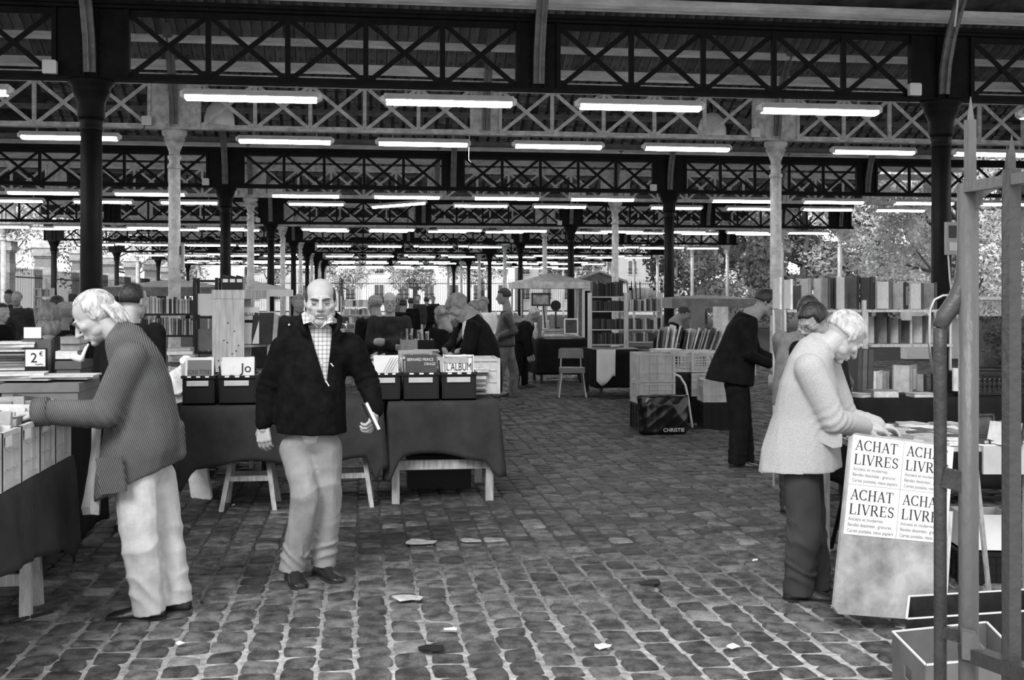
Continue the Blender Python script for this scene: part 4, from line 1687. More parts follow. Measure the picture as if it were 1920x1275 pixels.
# ---- 2. white-haired man in ribbed cardigan bending over the crates
j = px(5.75)
tl = D(-.35, 0, .94)
J2 = dict(neck=j(226, 628), chest=j(262, 730), pel=j(272, 875), shL=j(243, 668, -.17), shR=j(238, 662, .18), elL=j(196, 778, -.24), wrL=j(84, 772, -.30),
          elR=j(215, 785, .22), wrR=j(165, 770, .26), hipL=j(256, 900, -.09), hipR=j(292, 895, .09), knL=j(262, 1020, -.12), knR=j(312, 1010, .07), anL=j(282, 1128, -.08), anR=j(330, 1113, .05),
          toeL=j(200, 1140, -.1), toeR=j(260, 1130, .05))
c2 = MB().tube([j(203, 645, -.05), j(206, 630, -.09), j(222, 611, -.075), j(232, 604, 0), j(222, 611, .08), j(206, 630, .09)], [.014, .018, .022, .024, .022, .016], 10)
c2.cap(j(330, 800), j(335, 850), .05, .045)
p2 = person('white-haired man in long ribbed cardigan bending over the left book crates', G(285, 1160), J2,
            dict(c=j(178, 594), f=D(-.8, .06, -.6), u=D(-.6, 0, .8), s=1.1), C_KNIT,
            [(j(258, 902), .225, .225, D(-.42, 0, .9)), (j(262, 860), .225, .225, D(-.3, 0, .94)), (j(266, 790), .205, .19, D(-.1, 0, 1)), (j(262, 725), .20, .165, D(-.25, 0, .96)), (j(250, 672), .185, .13, D(-.5, 0, .86)), (j(232, 634), .125, .11, D(-.6, 0, .8)), (j(221, 621), .085, .085, D(-.7, 0, .7))],
            tr_mat=C_PALE, voxel=.009, bvox=.0046, hair=('back', M_HAIRW), legr=(.108, .094, .086), armr=(.085, .078, .062),
            hands={'L': dict(f=D(-1, .05, -.22), n=D(-.15, -.3, 1), curl=.18, thumb=.2, s=1.05), 'R': dict(f=D(-1, 0, -.1), n=D(0, 0, 1), curl=.3)},
            extra_jacket=c2, seed=8, name_top='cardigan', brows=M_HAIRG, fold=.008)
t2, R2, h2, s2, T2 = p2
part(t2, 'sleeve_cuff', MB().lathe([(.062, -.04), (.070, -.038), (.072, .03), (.062, .035)], n=16).xf(Matrix.Translation(j(80, 772, -.3)) @ frame(D(-1, .05, -.1), UP).to_4x4() @ Matrix.Rotation(PI / 2, 4, 'X')).xf(T2), C_KNIT, True)
pk = MB().prism([(-.075, -.08), (.065, -.085), (.075, .085), (-.07, .10)], j(210, 893, -.245), D(1, .25, .2), D(-.18, 0, 1), .016)
part(t2, 'pocket', pk.xf(T2), C_KNIT)
# raincoat tail hanging in front below the cardigan
rc = MB()
rings = []
for (x0, x1, y_) in ((172, 190, 796), (171, 188, 840), (164, 187, 890), (157, 187, 930), (152, 186, 952), (155, 185, 966)):
    rings.append([j(x0, y_, -.05), j((x0 + x1) / 2, y_ - 2, -.115), j(x1, y_, -.10), j(x1 + 2, y_, .16), j(x0 + 8, y_, .16)])
rc.loft(rings[::-1])
part(t2, 'raincoat', rc.xf(T2), C_RAIN)
pp = thing('tobacco_pipe', 'white pipe held in the bent man\'s mouth', 'pipe', j(150, 668, -.05))
part(pp, 'bowl', MB().lathe([(.010, 0), (.017, .006), (.019, .045), (.016, .06), (.012, .058)], n=14).xf(Matrix.Translation(j(155, 675, -.05)) @ frame(D(0, 1, 0), D(-.9, 0, .35)).to_4x4()), M_WHITE, True, world=True)
part(pp, 'stem', MB().tube([j(153, 676, -.05), j(156, 665, -.05), j(161, 653, -.04), j(166, 645, -.02)], [.013, .010, .008, .005], 10), M_WHITE, True, world=True)

# ---- 3. white-haired man in pale tweed at the right table
j = px(6.08)
J3 = dict(neck=j(1530, 646), chest=j(1515, 740), pel=j(1505, 850), shR=j(1517, 690, -.18), shL=j(1545, 685, .18), elR=j(1561, 790, -.20), wrR=j(1618, 799, -.02), elL=j(1585, 785, .22), wrL=j(1640, 800, .16),
          hipR=j(1503, 880, -.078), hipL=j(1510, 880, .078), knR=j(1508, 990, -.1), knL=j(1518, 985, .12), anR=j(1496, 1096, -.08), anL=j(1528, 1086, .12), toeR=j(1560, 1105, -.1), toeL=j(1590, 1100, .1))
c3 = MB().tube([j(1566, 672, -.07), j(1552, 650, -.095), j(1532, 634, -.07), j(1524, 630, 0), j(1532, 634, .07), j(1552, 650, .1)], [.012, .018, .022, .024, .022, .015], 10)
p3 = person('white-haired man in pale tweed jacket leafing through books at the right table', G(1512, 1125), J3,
            dict(c=j(1583, 631), f=D(.66, -.28, -.70), u=D(.68, -.1, .72), s=1.1), C_TWEED,
            [(j(1500, 880), .222, .222, D(-.05, 0, 1)), (j(1503, 840), .212, .205), (j(1512, 780), .20, .175), (j(1517, 720), .205, .155, D(.05, 0, 1)), (j(1522, 682), .185, .125, D(.3, 0, .95)), (j(1532, 655), .12, .105, D(.5, 0, .86)), (j(1541, 642), .08, .08, D(.6, 0, .8))],
            tr_mat=C_DENIM, voxel=.009, bvox=.0046, hair=('full', M_HAIRW), legr=(.100, .094, .090), armr=(.088, .074, .060),
            hands={'R': dict(f=D(1, -.15, -.1), n=D(.1, .5, 1), curl=.3, thumb=.4, s=1.05), 'L': dict(f=D(1, 0, -.15), n=D(0, -.3, 1), curl=.35, thumb=.4)},
            extra_jacket=c3, seed=14, name_top='tweed_jacket', fold=.009)
t3, R3, h3, s3, T3 = p3
fl_ = MB().prism([(-.065, .03), (.06, .045), (.065, -.02), (.02, -.04), (-.06, -.025)], j(1556, 824, -.215), D(1, .35, -.25), D(.1, 0, 1), .012)
part(t3, 'pocket_flap', fl_.xf(T3), C_TWEED)

# ---- 4. man in black suit with glasses
j = px(10.76)
J4 = dict(neck=j(1405, 588), chest=j(1388, 640), pel=j(1378, 720), shR=j(1392, 608, -.17), shL=j(1402, 605, .17), elR=j(1402, 665, -.22), wrR=j(1442, 682, -.1), elL=j(1415, 660, .2), wrL=j(1450, 675, .15),
          hipR=j(1380, 730, -.09), hipL=j(1386, 730, .1), knR=j(1385, 795, -.09), knL=j(1393, 795, .1), anR=j(1382, 860, -.08), anL=j(1398, 858, .08), toeR=j(1425, 868, -.1), toeL=j(1435, 868, .1))
person('dark-haired man with glasses in black suit standing by the crates', G(1390, 878), J4, dict(c=j(1437, 567), f=D(.88, .1, -.42), u=D(.4, 0, .9), s=1.05), C_BLACK,
       [(j(1367, 718), .215, .235, D(.15, 0, 1)), (j(1372, 690), .21, .22), (j(1384, 650), .2, .18, D(.15, 0, 1)), (j(1391, 618), .19, .15, D(.25, 0, 1)), (j(1403, 590), .1, .1, D(.4, 0, .9))],
       tr_mat=C_BLACK, voxel=.014, bvox=.009, skin=M_SKIND, hair=('full', M_HAIRD), legr=(.11, .095, .09), hands={'R': dict(f=D(.6, 0, -.6), n=D(0, 1, 0), curl=.6)}, seed=21, glasses=True, name_top='suit_jacket')

# ---- 5. young man in leather jacket and jeans standing in the aisle
j = px(18.2)
J5 = dict(neck=j(950, 580), chest=j(948, 610), pel=j(947, 650), shL=j(950, 592, -.2), shR=j(947, 592, .2), elL=j(965, 622, -.22), wrL=j(938, 632, -.2), elR=j(952, 622, .25), wrR=j(930, 630, .1),
          hipL=j(944, 655, -.08), hipR=j(953, 655, .1), knL=j(938, 700, -.1), knR=j(964, 700, .15), anL=j(928, 738, -.1), anR=j(961, 738, .15), toeL=j(905, 738, -.1), toeR=j(935, 738, .1))
person('dark-haired man in brown leather jacket and jeans standing in the aisle', G(945, 747), J5, dict(c=j(944, 556), f=D(-.95, .25, -.1), u=D(-.05, 0, 1), s=1.08), C_LEATHER,
       [(j(947, 650), .21, .17), (j(947, 625), .2, .16), (j(949, 598), .2, .14), (j(950, 582), .1, .09)],
       tr_mat=C_JEANS, voxel=.02, bvox=.013, skin=M_SKIND, hair=('full', M_HAIRD), legr=(.1, .085, .085), seed=31)

# ---- 6. man in black coat bending over the comic boxes
j = px(10.75)
J6 = dict(neck=j(882, 600), chest=j(892, 640), pel=j(902, 700, .1), shL=j(884, 612, -.2), shR=j(875, 606, .2), elL=j(880, 655, -.3), wrL=j(854, 660, -.35), elR=j(850, 645, .2), wrR=j(836, 656, -.1),
          hipL=j(900, 715, 0), hipR=j(905, 715, .2), knL=j(900, 780, 0), knR=j(910, 780, .25), anL=j(900, 850, .05), anR=j(912, 850, .25), toeL=j(880, 855, 0), toeR=j(890, 855, .2))
J6['anL'].z = J6['anR'].z = .11
person('man in long black coat and open collar bending over the comic boxes', Vector((J6['anL'].x, J6['anL'].y, 0)), J6, dict(c=j(859, 577), f=D(-.62, .3, -.72), u=D(-.6, .1, .78), s=1.08), C_BLACK,
       [(j(903, 735, .1), .22, .2), (j(903, 690, .05), .22, .2), (j(900, 650), .21, .18, D(-.15, 0, 1)), (j(890, 618), .2, .15, D(-.3, 0, .9)), (j(880, 597), .11, .1, D(-.5, 0, .85))],
       tr_mat=C_DARK, voxel=.014, bvox=.009, skin=M_SKIND, hair=('full', M_HAIRG), hands={'L': dict(f=D(-.9, .2, -.4), n=D(0, .2, 1), curl=.3)}, seed=41, name_top='overcoat',
       extra_jacket=None, shirt=C_WHITE,
       cut=lambda p: (lambda zc: (lambda x_, y_: abs(x_ - (872 - (y_ - 590) * .22)) < 5.5 and 580 < y_ < 665 and zc < 10.9)(960 + FOC * (p.x * cT - p.y * sT) / zc, HOR - FOC * (p.z - CAMH) / zc))(p.x * sT + p.y * cT))


def stander(lab, x, ytop, zc, f, top, tr, hair, height=None, skin=None, lean=0.0, arms='down', voxel=.022, seed=1, glasses=False, group=None, build=1.0, bow=0.0):
    """generic standing figure: head crown at pixel (x, ytop)"""
    H = CAMH - (ytop - HOR) / FOC * zc
    f = Vector(f).normalized()
    fh = Vector((f.x, f.y, 0)).normalized()
    L = Vector((-fh.y, fh.x, 0))      # person's left
    crown = P(x, ytop, zc)
    s = 1.03 if H > 1.5 or lean else .95
    hc_ = crown - UP * .125 * s
    stand_h = H if not lean else max(H, 1.7)
    k = stand_h / 1.75
    neckp = hc_ - UP * (.15 * s) - fh * .03 - fh * lean * .10
    tdir = (UP - fh * 0).normalized()
    pelv = Vector((neckp.x, neckp.y, 0)) - fh * lean * .45 + UP * .95 * k
    if lean:
        neckp.z = max(neckp.z, .98)
    chest = neckp.lerp(pelv, .38)
    J = dict(neck=neckp, chest=chest, pel=pelv)
    sh = neckp.lerp(pelv, .12)
    ax = (neckp - pelv).normalized()
    for sd, sg in (('L', 1), ('R', -1)):
        shp = sh + L * sg * .185 * build
        J['sh' + sd] = shp
        if arms == 'down':
            el = shp + L * sg * .05 - UP * .29 * k - fh * .03
            wr = el - UP * .25 * k + fh * .06
        elif arms == 'reach':
            el = shp + L * sg * .03 - UP * .24 * k + fh * .14
            wr = el + fh * .2 - UP * .10
        elif arms == 'cross':
            el = shp + L * sg * .05 - UP * .27 * k + fh * .08
            wr = el - L * sg * .27 + fh * .13 + UP * .03 * sg
        J['el' + sd], J['wr' + sd] = el, wr
        hip = pelv + L * sg * .09 - UP * .04
        J['hip' + sd] = hip
        ft = Vector((pelv.x, pelv.y, 0)) + L * sg * .11 + fh * (.07 * sg)
        J['an' + sd] = ft + UP * .1
        J['kn' + sd] = hip.lerp(J['an' + sd], .5) + fh * .03
        J['toe' + sd] = J['an' + sd] + fh * .2
    rr = [(pelv - UP * .10, .2 * build, .16), (pelv + UP * .05, .195 * build, .16), (chest, .2 * build, .15, ax), (sh + ax * .02, .19 * build, .12, ax), (neckp, .09, .085, ax)]
    fd = f + UP * bow
    u_ = UP + fh * (-bow)
    return person(lab, Vector((pelv.x, pelv.y, 0)), J, dict(c=hc_, f=fd, u=u_, s=s), top, rr, tr_mat=tr, voxel=voxel, bvox=max(.011, voxel * .62), skin=skin or M_SKIND, hair=hair, seed=seed, glasses=glasses,
                  group=group, hands={})


stander('bald man with glasses and folded arms behind the comic boxes', 731, 547, 13, D(.1, 1, .1), C_DARK, C_DARK, ('bald', M_HAIRD), arms='cross', glasses=True, seed=51, voxel=.016, skin=M_SKIN)
stander('person in black coat seen from behind beside the man with folded arms', 702, 553, 13.6, D(-.6, -.8, -.2), C_BLACK, C_BLACK, ('short', M_HAIRG), seed=52, voxel=.018, build=1.1)
stander('dark-haired man in black coat seen from behind, past the cardigan man', 252, 530, 7.8, D(.45, -1, -.1), C_BLACK, C_BLACK, ('short', M_HAIRD), seed=53, voxel=.014, build=1.12, skin=M_SKIN)
stander('man in zipped dark jacket facing the viewer at the far left', 31, 546, 19, D(.2, 1, 0), C_DARK, C_DARK, ('short', M_HAIRG), seed=54, voxel=.022)
stander('man in profile with white collar at the left edge of the photo', 4, 568, 15, D(1, .3, -.2), C_BLACK, C_DARK, ('short', M_HAIRD), seed=55, voxel=.02, skin=M_SKIN)
stander('dark-haired person behind the man in the zipped jacket', 17, 543, 21, D(-.3, 1, -.1), C_DARK, C_DARK, ('full', M_HAIRD), seed=56)
stander('person with bushy grey hair seen from behind the left stall', 93, 572, 10.3, D(-.3, -1, -.2), C_DARK, C_DARK, ('bushy', M_HAIRG), seed=57, voxel=.018)
stander('dark-haired person behind the bushy-haired one at the left stall', 108, 554, 14, D(.1, -1, 0), C_BLACK, C_BLACK, ('full', M_HAIRD), seed=58)
stander('person in pale cap and black coat in front of the cardigan man\'s face', 122, 565, 11.2, D(.2, -1, 0), C_BLACK, C_BLACK, ('cap', mat('pale_cap', .3, .8)), seed=59, voxel=.018, build=1.1)
stander('man in grey jacket seen from behind, beyond the tweed jacket man', 1517, 554, 8.5, D(.55, -.8, -.3), C_GREY, C_DARK, ('short', M_HAIRD), seed=60, voxel=.014, arms='reach', lean=.35)
stander('dark-haired man bowing his head beside the big display books', 1524, 567, 7.75, D(-.75, .35, -.5), C_BLACK, C_BLACK, ('full', M_HAIRD), seed=61, voxel=.014, glasses=True)
stander('white-haired person in black bending over the far antiques table', 1001, 576, 20.0, D(.8, .1, -.5), C_BLACK, C_BLACK, ('short', M_HAIRW), seed=62, lean=.4, arms='down', bow=-.2)
stander('person in black bending behind the black column by the garden', 1282, 574, 16.9, D(.8, .2, -.6), C_BLACK, C_BLACK, ('short', M_HAIRD), seed=63, lean=.5, arms='down', bow=-.2)
stander('dark figure in black coat standing left of the bending overcoat man', 828, 573, 14, D(-.6, -.5, -.3), C_BLACK, C_BLACK, ('full', M_HAIRG), seed=64)
stander('grey-haired man behind the overcoat man\'s back', 889, 563, 16, D(-.7, .3, -.1), C_BLACK, C_DARK, ('full', M_HAIRG), seed=65)
stander('fair-haired person in white behind the leather jacket man', 906, 556, 20, D(-.5, .8, -.1), C_WHITE, C_DARK, ('full', M_HAIRG), seed=66)
stander('person beside the distant bearded walker, head behind the overcoat man', 857, 566, 17, D(-.2, -1, -.1), C_GREY, C_DARK, ('full', M_HAIRG), seed=67)
for k, (x, yt, zc, f, tp, tr, lab) in enumerate([
        (771, 558, 30, D(.3, -1, 0), C_BLACK, C_DARK, 'leftmost dark figure of the distant walkers in the aisle'),
        (783, 552, 33, D(-.2, 1, 0), C_DARK, C_PALE, 'distant walker in light trousers in the middle of the aisle'),
        (800, 556, 35, D(.2, -1, 0), C_BLACK, C_BLACK, 'distant walker in black right of the light-trousered one'),
        (812, 555, 42, D(0, 1, 0), C_DARK, C_DARK, 'small distant walker between the two black ones'),
        (757, 560, 24, D(.5, -1, 0), C_BLACK, C_BLACK, 'dark figure standing in the aisle right of the folded-arms man'),
        (748, 550, 38, D(0, 1, 0), C_GREY, C_DARK, 'distant walker in grey coat left of the dark aisle figures')]):
    stander(lab, x, yt, zc, f, tp, tr, ('short', M_HAIRD), seed=70 + k, voxel=.03)
stander('dark-haired person hidden behind the walking man\'s shoulder', 560, 552, 15, D(.3, .6, 0), C_DARK, C_DARK, ('full', M_HAIRG), seed=80)
# ================================================================ STALLS
rs = random.Random(77)
_bk = {}


def book_meshes(w, d, h):
    key = (round(w, 3), round(d, 2), round(h, 2))
    if key not in _bk:
        w, d, h = key
        c = .0022
        cov = MB().box((-w / 2 + c / 2, 0, h / 2), (c, d, h)).box((w / 2 - c / 2, 0, h / 2), (c, d, h)).box((0, -d / 2 + c / 2, h / 2), (w, c, h))
        pg = MB().box((0, .002, h / 2), (w - 2 * c, d - .008, h - .008))
        _bk[key] = (cov, pg, {})
    return _bk[key]


def book(loc, w, d, h, rz, tn, label, group=None, rot=None, parts=True, cat='book', name='book'):
    """book standing: thickness w (x), depth d (y, spine towards -y), height h"""
    cov, pg, cache = book_meshes(w, d, h)
    if parts:
        t = thing(name, label, cat, loc, 0, group)
        t.rotation_euler = rot if rot is not None else (0, 0, rz)
        if tn not in cache:
            m1 = cov.mesh('cover', tone(tn))
            m2 = pg.mesh('pages', M_PAGE)
            cache[tn] = (m1, m2)
        link('cover', cache[tn][0], t)
        link('pages', cache[tn][1], t)
        return t
    k = ('one', tn)
    if k not in cache:
        j = MB()
        j.add(cov.v, cov.f)
        n1 = len(j.f)
        j.add(pg.v, pg.f)
        me = j.mesh('book', tone(tn))
        me.materials.append(M_PAGE)
        me.polygons.foreach_set('material_index', [0] * n1 + [1] * (len(j.f) - n1))
        cache[k] = me
    o = link(name, cache[k], None, loc, rot if rot is not None else (0, 0, rz))
    return tag(o, label, cat, group)


def drape(label, poly, z, hang, m, seed=1, amp=.03, freq=9, top=True, name='tablecloth', group=None, sides=None, step=.035):
    """cloth over a table: poly ccw corner list (world xy); hang(side, t) -> drop in metres"""
    r_ = random.Random(seed)
    n = len(poly)
    pts = []
    for k in range(n):
        a, b = Vector((*poly[k], 0)), Vector((*poly[(k + 1) % n], 0))
        d = b - a
        L = d.length
        d.normalize()
        nrm = Vector((d.y, -d.x, 0))
        m_ = max(2, int(L / step))
        prev = Vector((*poly[k - 1], 0))
        dp = (a - prev).normalized()
        np_ = Vector((dp.y, -dp.x, 0))
        for q in range(4):      # corner fan
            nn = np_.lerp(nrm, q / 3).normalized()
            pts.append((a, nn, k, 0.0, 1.0))
        for q in range(1, m_):
            pts.append((a + d * (L * q / m_), nrm, k, q / m_, 0.0))
    ph = [r_.uniform(0, 6) for _ in range(4)]
    acc = 0
    prevp = pts[0][0]
    mb = MB()
    rows = 12
    rings = []
    ss = []
    for p in pts:
        acc += (p[0] - prevp).length + (.03 if p[4] else 0)
        prevp = p[0]
        ss.append(acc)
    for r in range(rows + 1):
        t = r / rows
        ring_ = []
        for (p, nn, k, u, crn), s in zip(pts, ss):
            hg = hang(k, u)
            f = .5 + .5 * math.sin(s * freq + ph[0] + .6 * math.sin(s * freq * .37 + ph[1])) + .3 * math.sin(s * freq * 2.3 + ph[2])
            off = .006 + amp * (t ** .8) * f + .03 * crn * t + .012 * math.sin(min(1, t * 6) * PI / 2)
            ring_.append(p + nn * off + Vector((0, 0, z + .004 - hg * t + (.003 if r == 0 else 0))))
        rings.append(ring_)
    cnt = len(pts)
    for r in rings:
        mb.v += [tuple(v) for v in r]
    for r in range(rows):
        for i in range(cnt):
            j = (i + 1) % cnt
            if sides is not None and pts[i][2] not in sides and not (pts[i][3] == 0 and pts[i][2] - 1 in sides):
                continue
            mb.f.append((r * cnt + j, r * cnt + i, (r + 1) * cnt + i, (r + 1) * cnt + j))
    if top:
        mb.f.append(tuple(range(cnt)))
    o = solo(name, mb, m, label, 'tablecloth', group=group, smooth=True)
    o.data.polygons[-1].use_smooth = False
    so = o.modifiers.new('thickness', 'SOLIDIFY')
    so.thickness = .004
    so.offset = -1
    return o


def table(label, poly, z, legm=M_WOOD, group=None, lg=.05, legs=True):
    c = Vector((sum(p[0] for p in poly) / len(poly), sum(p[1] for p in poly) / len(poly), 0))
    t = thing('table', label, 'table', c, 0, group)
    loc = [Vector((p[0], p[1], 0)) - c for p in poly]
    part(t, 'tabletop', MB().prism([(p.x, p.y) for p in loc], (0, 0, z - .015), (1, 0, 0), (0, 1, 0), .026), legm)
    for p in (loc if legs else []):
        q = p * .88
        part(t, 'leg', MB().box((q.x, q.y, (z - .03) / 2), (lg, lg, z - .03)), legm)
    return t


def trestle(x, y, z, rz, label, m=M_WOOD, w=.42, group=None, ln=.5):
    """A-frame: splayed pair of legs on each side"""
    t = thing('trestle', label, 'trestle', (x, y, 0), rz, group)
    for sy in (-1, 1):
        for sx in (-1, 1):
            part(t, 'leg', MB().bar((sx * w / 2, sy * .02 - .02 + sy * .17, 0), (sx * w * .22, sy * .02, z - .04), .035, .028, (0, 1, 0)), m)
        part(t, 'crossbar', MB().bar((-w * .44, sy * .13, .24), (w * .44, sy * .13, .24), .025, .04), m)
    part(t, 'strut', MB().bar((0, -.02, .3), (0, -.02, z - .08), .03, .02, (0, 1, 0)), m)
    part(t, 'top_rail', MB().box((0, 0, z - .03), (w * .62, .07, .045)), m)
    return t


def crate(w, d, h, m, label, loc, rz=0.0, group=None, grid=5, lab=False, solid=False, name='crate', cat='crate'):
    t = thing(name, label, cat, loc, rz, group)
    th = .012
    fr = MB()
    for z in (.012, h - .012):
        fr.box((0, -d / 2, z), (w, .022, .024)).box((0, d / 2, z), (w, .022, .024)).box((-w / 2, 0, z), (.022, d, .024)).box((w / 2, 0, z), (.022, d, .024))
    for sx in (-1, 1):
        for sy in (-1, 1):
            fr.box((sx * w / 2, sy * d / 2, h / 2), (.03, .03, h))
    part(t, 'frame', fr, m)
    part(t, 'bottom', MB().box((0, 0, .008), (w - .02, d - .02, .012)), m)
    for (ax, L, o, ry) in (('x', w, d / 2, 0), ('x', w, -d / 2, 0), ('y', d, -w / 2, 1), ('y', d, w / 2, 1)):
        mb = MB()
        if solid:
            s_ = (L - .02, th, h - .02) if not ry else (th, L - .02, h - .02)
            c_ = (0, o * .97, h / 2) if not ry else (o * .97, 0, h / 2)
            mb.box(c_, s_)
            for q in range(1, grid):
                u = -L / 2 + L * q / grid
                mb.box((u, o, h / 2) if not ry else (o, u, h / 2), (.008, .014, h - .03) if not ry else (.014, .008, h - .03))
            for q in (.33, .66):
                mb.box((0, o, h * q) if not ry else (o, 0, h * q), (L - .02, .014, .008) if not ry else (.014, L - .02, .008))
        else:
            for q in range(1, grid * 2):
                u = -L / 2 + L * q / (grid * 2)
                mb.box((u, o, h / 2) if not ry else (o, u, h / 2), (.009, .01, h - .03) if not ry else (.01, .009, h - .03))
            for q in (.25, .5, .78):
                mb.box((0, o, h * q) if not ry else (o, 0, h * q), (L - .02, .012, .012) if not ry else (.012, L - .02, .012))
            mb.box((0, o, h * .88) if not ry else (o, 0, h * .88), (L * .5, .012, h * .18) if not ry else (.012, L * .5, h * .18))
        part(t, 'side', mb, m)
    if lab:
        part(t, 'price_label', MB().box((w / 2 + .014, -d * .18, h - .045), (.004, .09, .045)), M_PAPER)
    return t


def font_mb(txt, size, depth=.0006, xs=1.0):
    cu = bpy.data.curves.new('t', 'FONT')
    cu.body = txt
    cu.size = size
    cu.extrude = depth
    cu.resolution_u = 3
    o = bpy.data.objects.new('t', cu)
    COL.objects.link(o)
    dg = bpy.context.evaluated_depsgraph_get()
    me = bpy.data.meshes.new_from_object(o.evaluated_get(dg))
    mb = to_mb(me)
    bpy.data.objects.remove(o)
    bpy.data.curves.remove(cu)
    bpy.data.meshes.remove(me)
    mb.v = [(x * xs, y, z) for x, y, z in mb.v]
    return mb


def onplane(mb, o, ax, ay):
    ax, ay = Vector(ax).normalized(), Vector(ay).normalized()
    az = ax.cross(ay)
    o = Vector(o)
    mb.v = [tuple(o + ax * x + ay * y + az * z) for x, y, z in mb.v]
    return mb


def rect(p0, p1, p2, p3):
    return [(p.x, p.y) for p in (p0, p1, p2, p3)]


def Yx(px_, X):
    t = math.tan(math.atan((px_ - 960) / FOC) + YAW)
    return X / t


# ---------------------------------------------------------------- left stall (L1)
TZ = .76
XE = -1.57
L1 = [(-2.9, 3.7), (XE, 3.7), (XE, 6.38), (-2.9, 6.38)]
table('trestle board table carrying the pale book crates at the left edge', L1, TZ - .01, legs=False)
trestle(-2.3, 4.15, TZ - .05, PI / 2, 'near pale trestle hidden under the left crate table', M_PINE, .5)


def h1(k, u):
    if k == 1:
        return .38 + .04 * math.sin(u * 9) + .20 * max(0, u - .85) / .15
    if k == 2:
        return .48 - .1 * u
    return .36


drape('dark cloth hanging from the left table under the pale crates', L1, TZ, h1, M_CLOTH, 3, .045, 8)
t = thing('trestle', 'pale wooden trestle with square legs under the left crate table', 'trestle', (-2.1, 6.05, 0))
for sx in (-1, 1):
    part(t, 'leg', MB().bar((sx * .42, -.13, 0), (sx * .40, -.03, TZ - .06), .055, .045, (0, 1, 0)), M_PINE)
    part(t, 'leg', MB().bar((sx * .40, .16, 0), (sx * .40, .03, TZ - .06), .05, .045, (0, 1, 0)), M_PINE)
part(t, 'crossbar', MB().bar((-.41, -.10, .2), (.41, -.10, .2), .03, .06), M_PINE)
part(t, 'crossbar', MB().bar((-.40, .13, .28), (.40, .13, .28), .03, .06), M_PINE)
part(t, 'top_rail', MB().box((0, 0, TZ - .055), (.95, .08, .05)), M_PINE)
ys = [3.95, 4.25, 4.55, 4.86, 5.17, 5.45, 5.75, 6.03, 6.33]
cw = .42
kk = 0
bt_t = ['pale', 'white', 'grey', 'white', 'pale', 'dark', 'white', 'charcoal', 'pale']
for k in range(3, 8):
    y0, y1 = ys[k], ys[k + 1]
    d = y1 - y0 - .012
    cx, cy = XE - cw / 2 - .01, (y0 + y1) / 2
    lab = ['crate cut by the left edge of the photo', 'second pale crate from the left edge, full of paperbacks', 'middle pale crate of the left row, with white label', 'pale crate under the bent man\'s forearm, with white label', 'farthest pale crate of the left row, at the table end'][kk]
    crate(cw, d, .26, M_CRATE, 'pale ' + lab if kk == 0 else lab, (cx, cy, TZ + .01), 0, 'pale crates on the left table', 3, True, True)
    n = 9
    for q in range(n):
        yy = y0 + .03 + (d - .04) * q / (n - 1)
        w = rs.uniform(.014, .026)
        book((cx + rs.uniform(-.07, .07), yy, TZ + .03 + rs.uniform(0, .02)), w, rs.uniform(.11, .13) * 2, rs.uniform(.235, .30), 0, rs.choice(bt_t),
             '%s paperback from the near side in the %s left-table crate' % (ORD[q], ['edge', 'second', 'middle', 'forearm', 'farthest'][kk]),
             'paperbacks in the left crates', name='paperback', rot=(rs.uniform(-.15, .15), rs.uniform(-.05, .05), PI / 2 + rs.uniform(-.06, .06)), parts=kk > 0)
    kk += 1
# second rank on the same table: spines-up row and paper piles
for q in range(16):
    book((XE - .56, 5.0 + q * .072, TZ + .01), .03, .13, .20, 0, rs.choice(['white', 'pale', 'white', 'grey']), '%s small book of the row standing behind the pale crates' % ORD[q], 'small books standing behind the crates',
         rot=(0, rs.uniform(-.08, .08), PI / 2 + rs.uniform(-.1, .1)), parts=False)


def pile(x, y, z, n, w, d, lab, tones, group, th=(.008, .02), jit=.03, rz0=0.0, parts=False, name='book'):
    zz = z
    for q in range(n):
        h = rs.uniform(*th)
        t_ = rs.choice(tones)
        o = book((x + rs.uniform(-jit, jit), y + rs.uniform(-jit, jit), zz + h / 2), h, d * rs.uniform(.88, 1.0), w * rs.uniform(.9, 1.0), 0, t_,
                 '%s %s from the bottom of %s' % (ORD[q], 'magazine' if name == 'magazine' else 'book', lab), group, parts=parts, name=name)
        # lay it flat, centred
        a = rz0 + rs.uniform(-.12, .12)
        o.rotation_euler = (0, PI / 2, a)
        hh = w / 2
        o.location.x -= math.cos(a) * hh
        o.location.y -= math.sin(a) * hh
        zz += h + .0008
    return zz


pile(-2.35, 5.0, TZ + .01, 12, .28, .21, 'the magazine pile at the left edge behind the crates', ['white', 'pale', 'white'], 'magazines piled on the left table', name='magazine')
pile(-2.42, 5.5, TZ + .01, 12, .28, .21, 'the second magazine pile behind the crates', ['white', 'pale', 'grey'], 'magazines piled on the left table', name='magazine')
pile(-2.40, 5.95, TZ + .01, 9, .28, .21, 'the far magazine pile on the left table', ['white', 'pale', 'white'], 'magazines piled on the left table', name='magazine')
# back table with boxes
a_, b_ = P(-60, 760, 7.0), P(162, 760, 6.85)
L1b = [(-3.9, 6.75), (-1.72, 6.75), (-1.72, 7.7), (-3.9, 7.7)]
BZ = .94
table('raised back table of the left stall carrying boxes and papers', L1b, BZ - .01, M_DKWOOD)
drape('black cloth over the raised back table of the left stall', L1b, BZ, lambda k, u: .78, M_CLOTHB, 8, .02, 9)


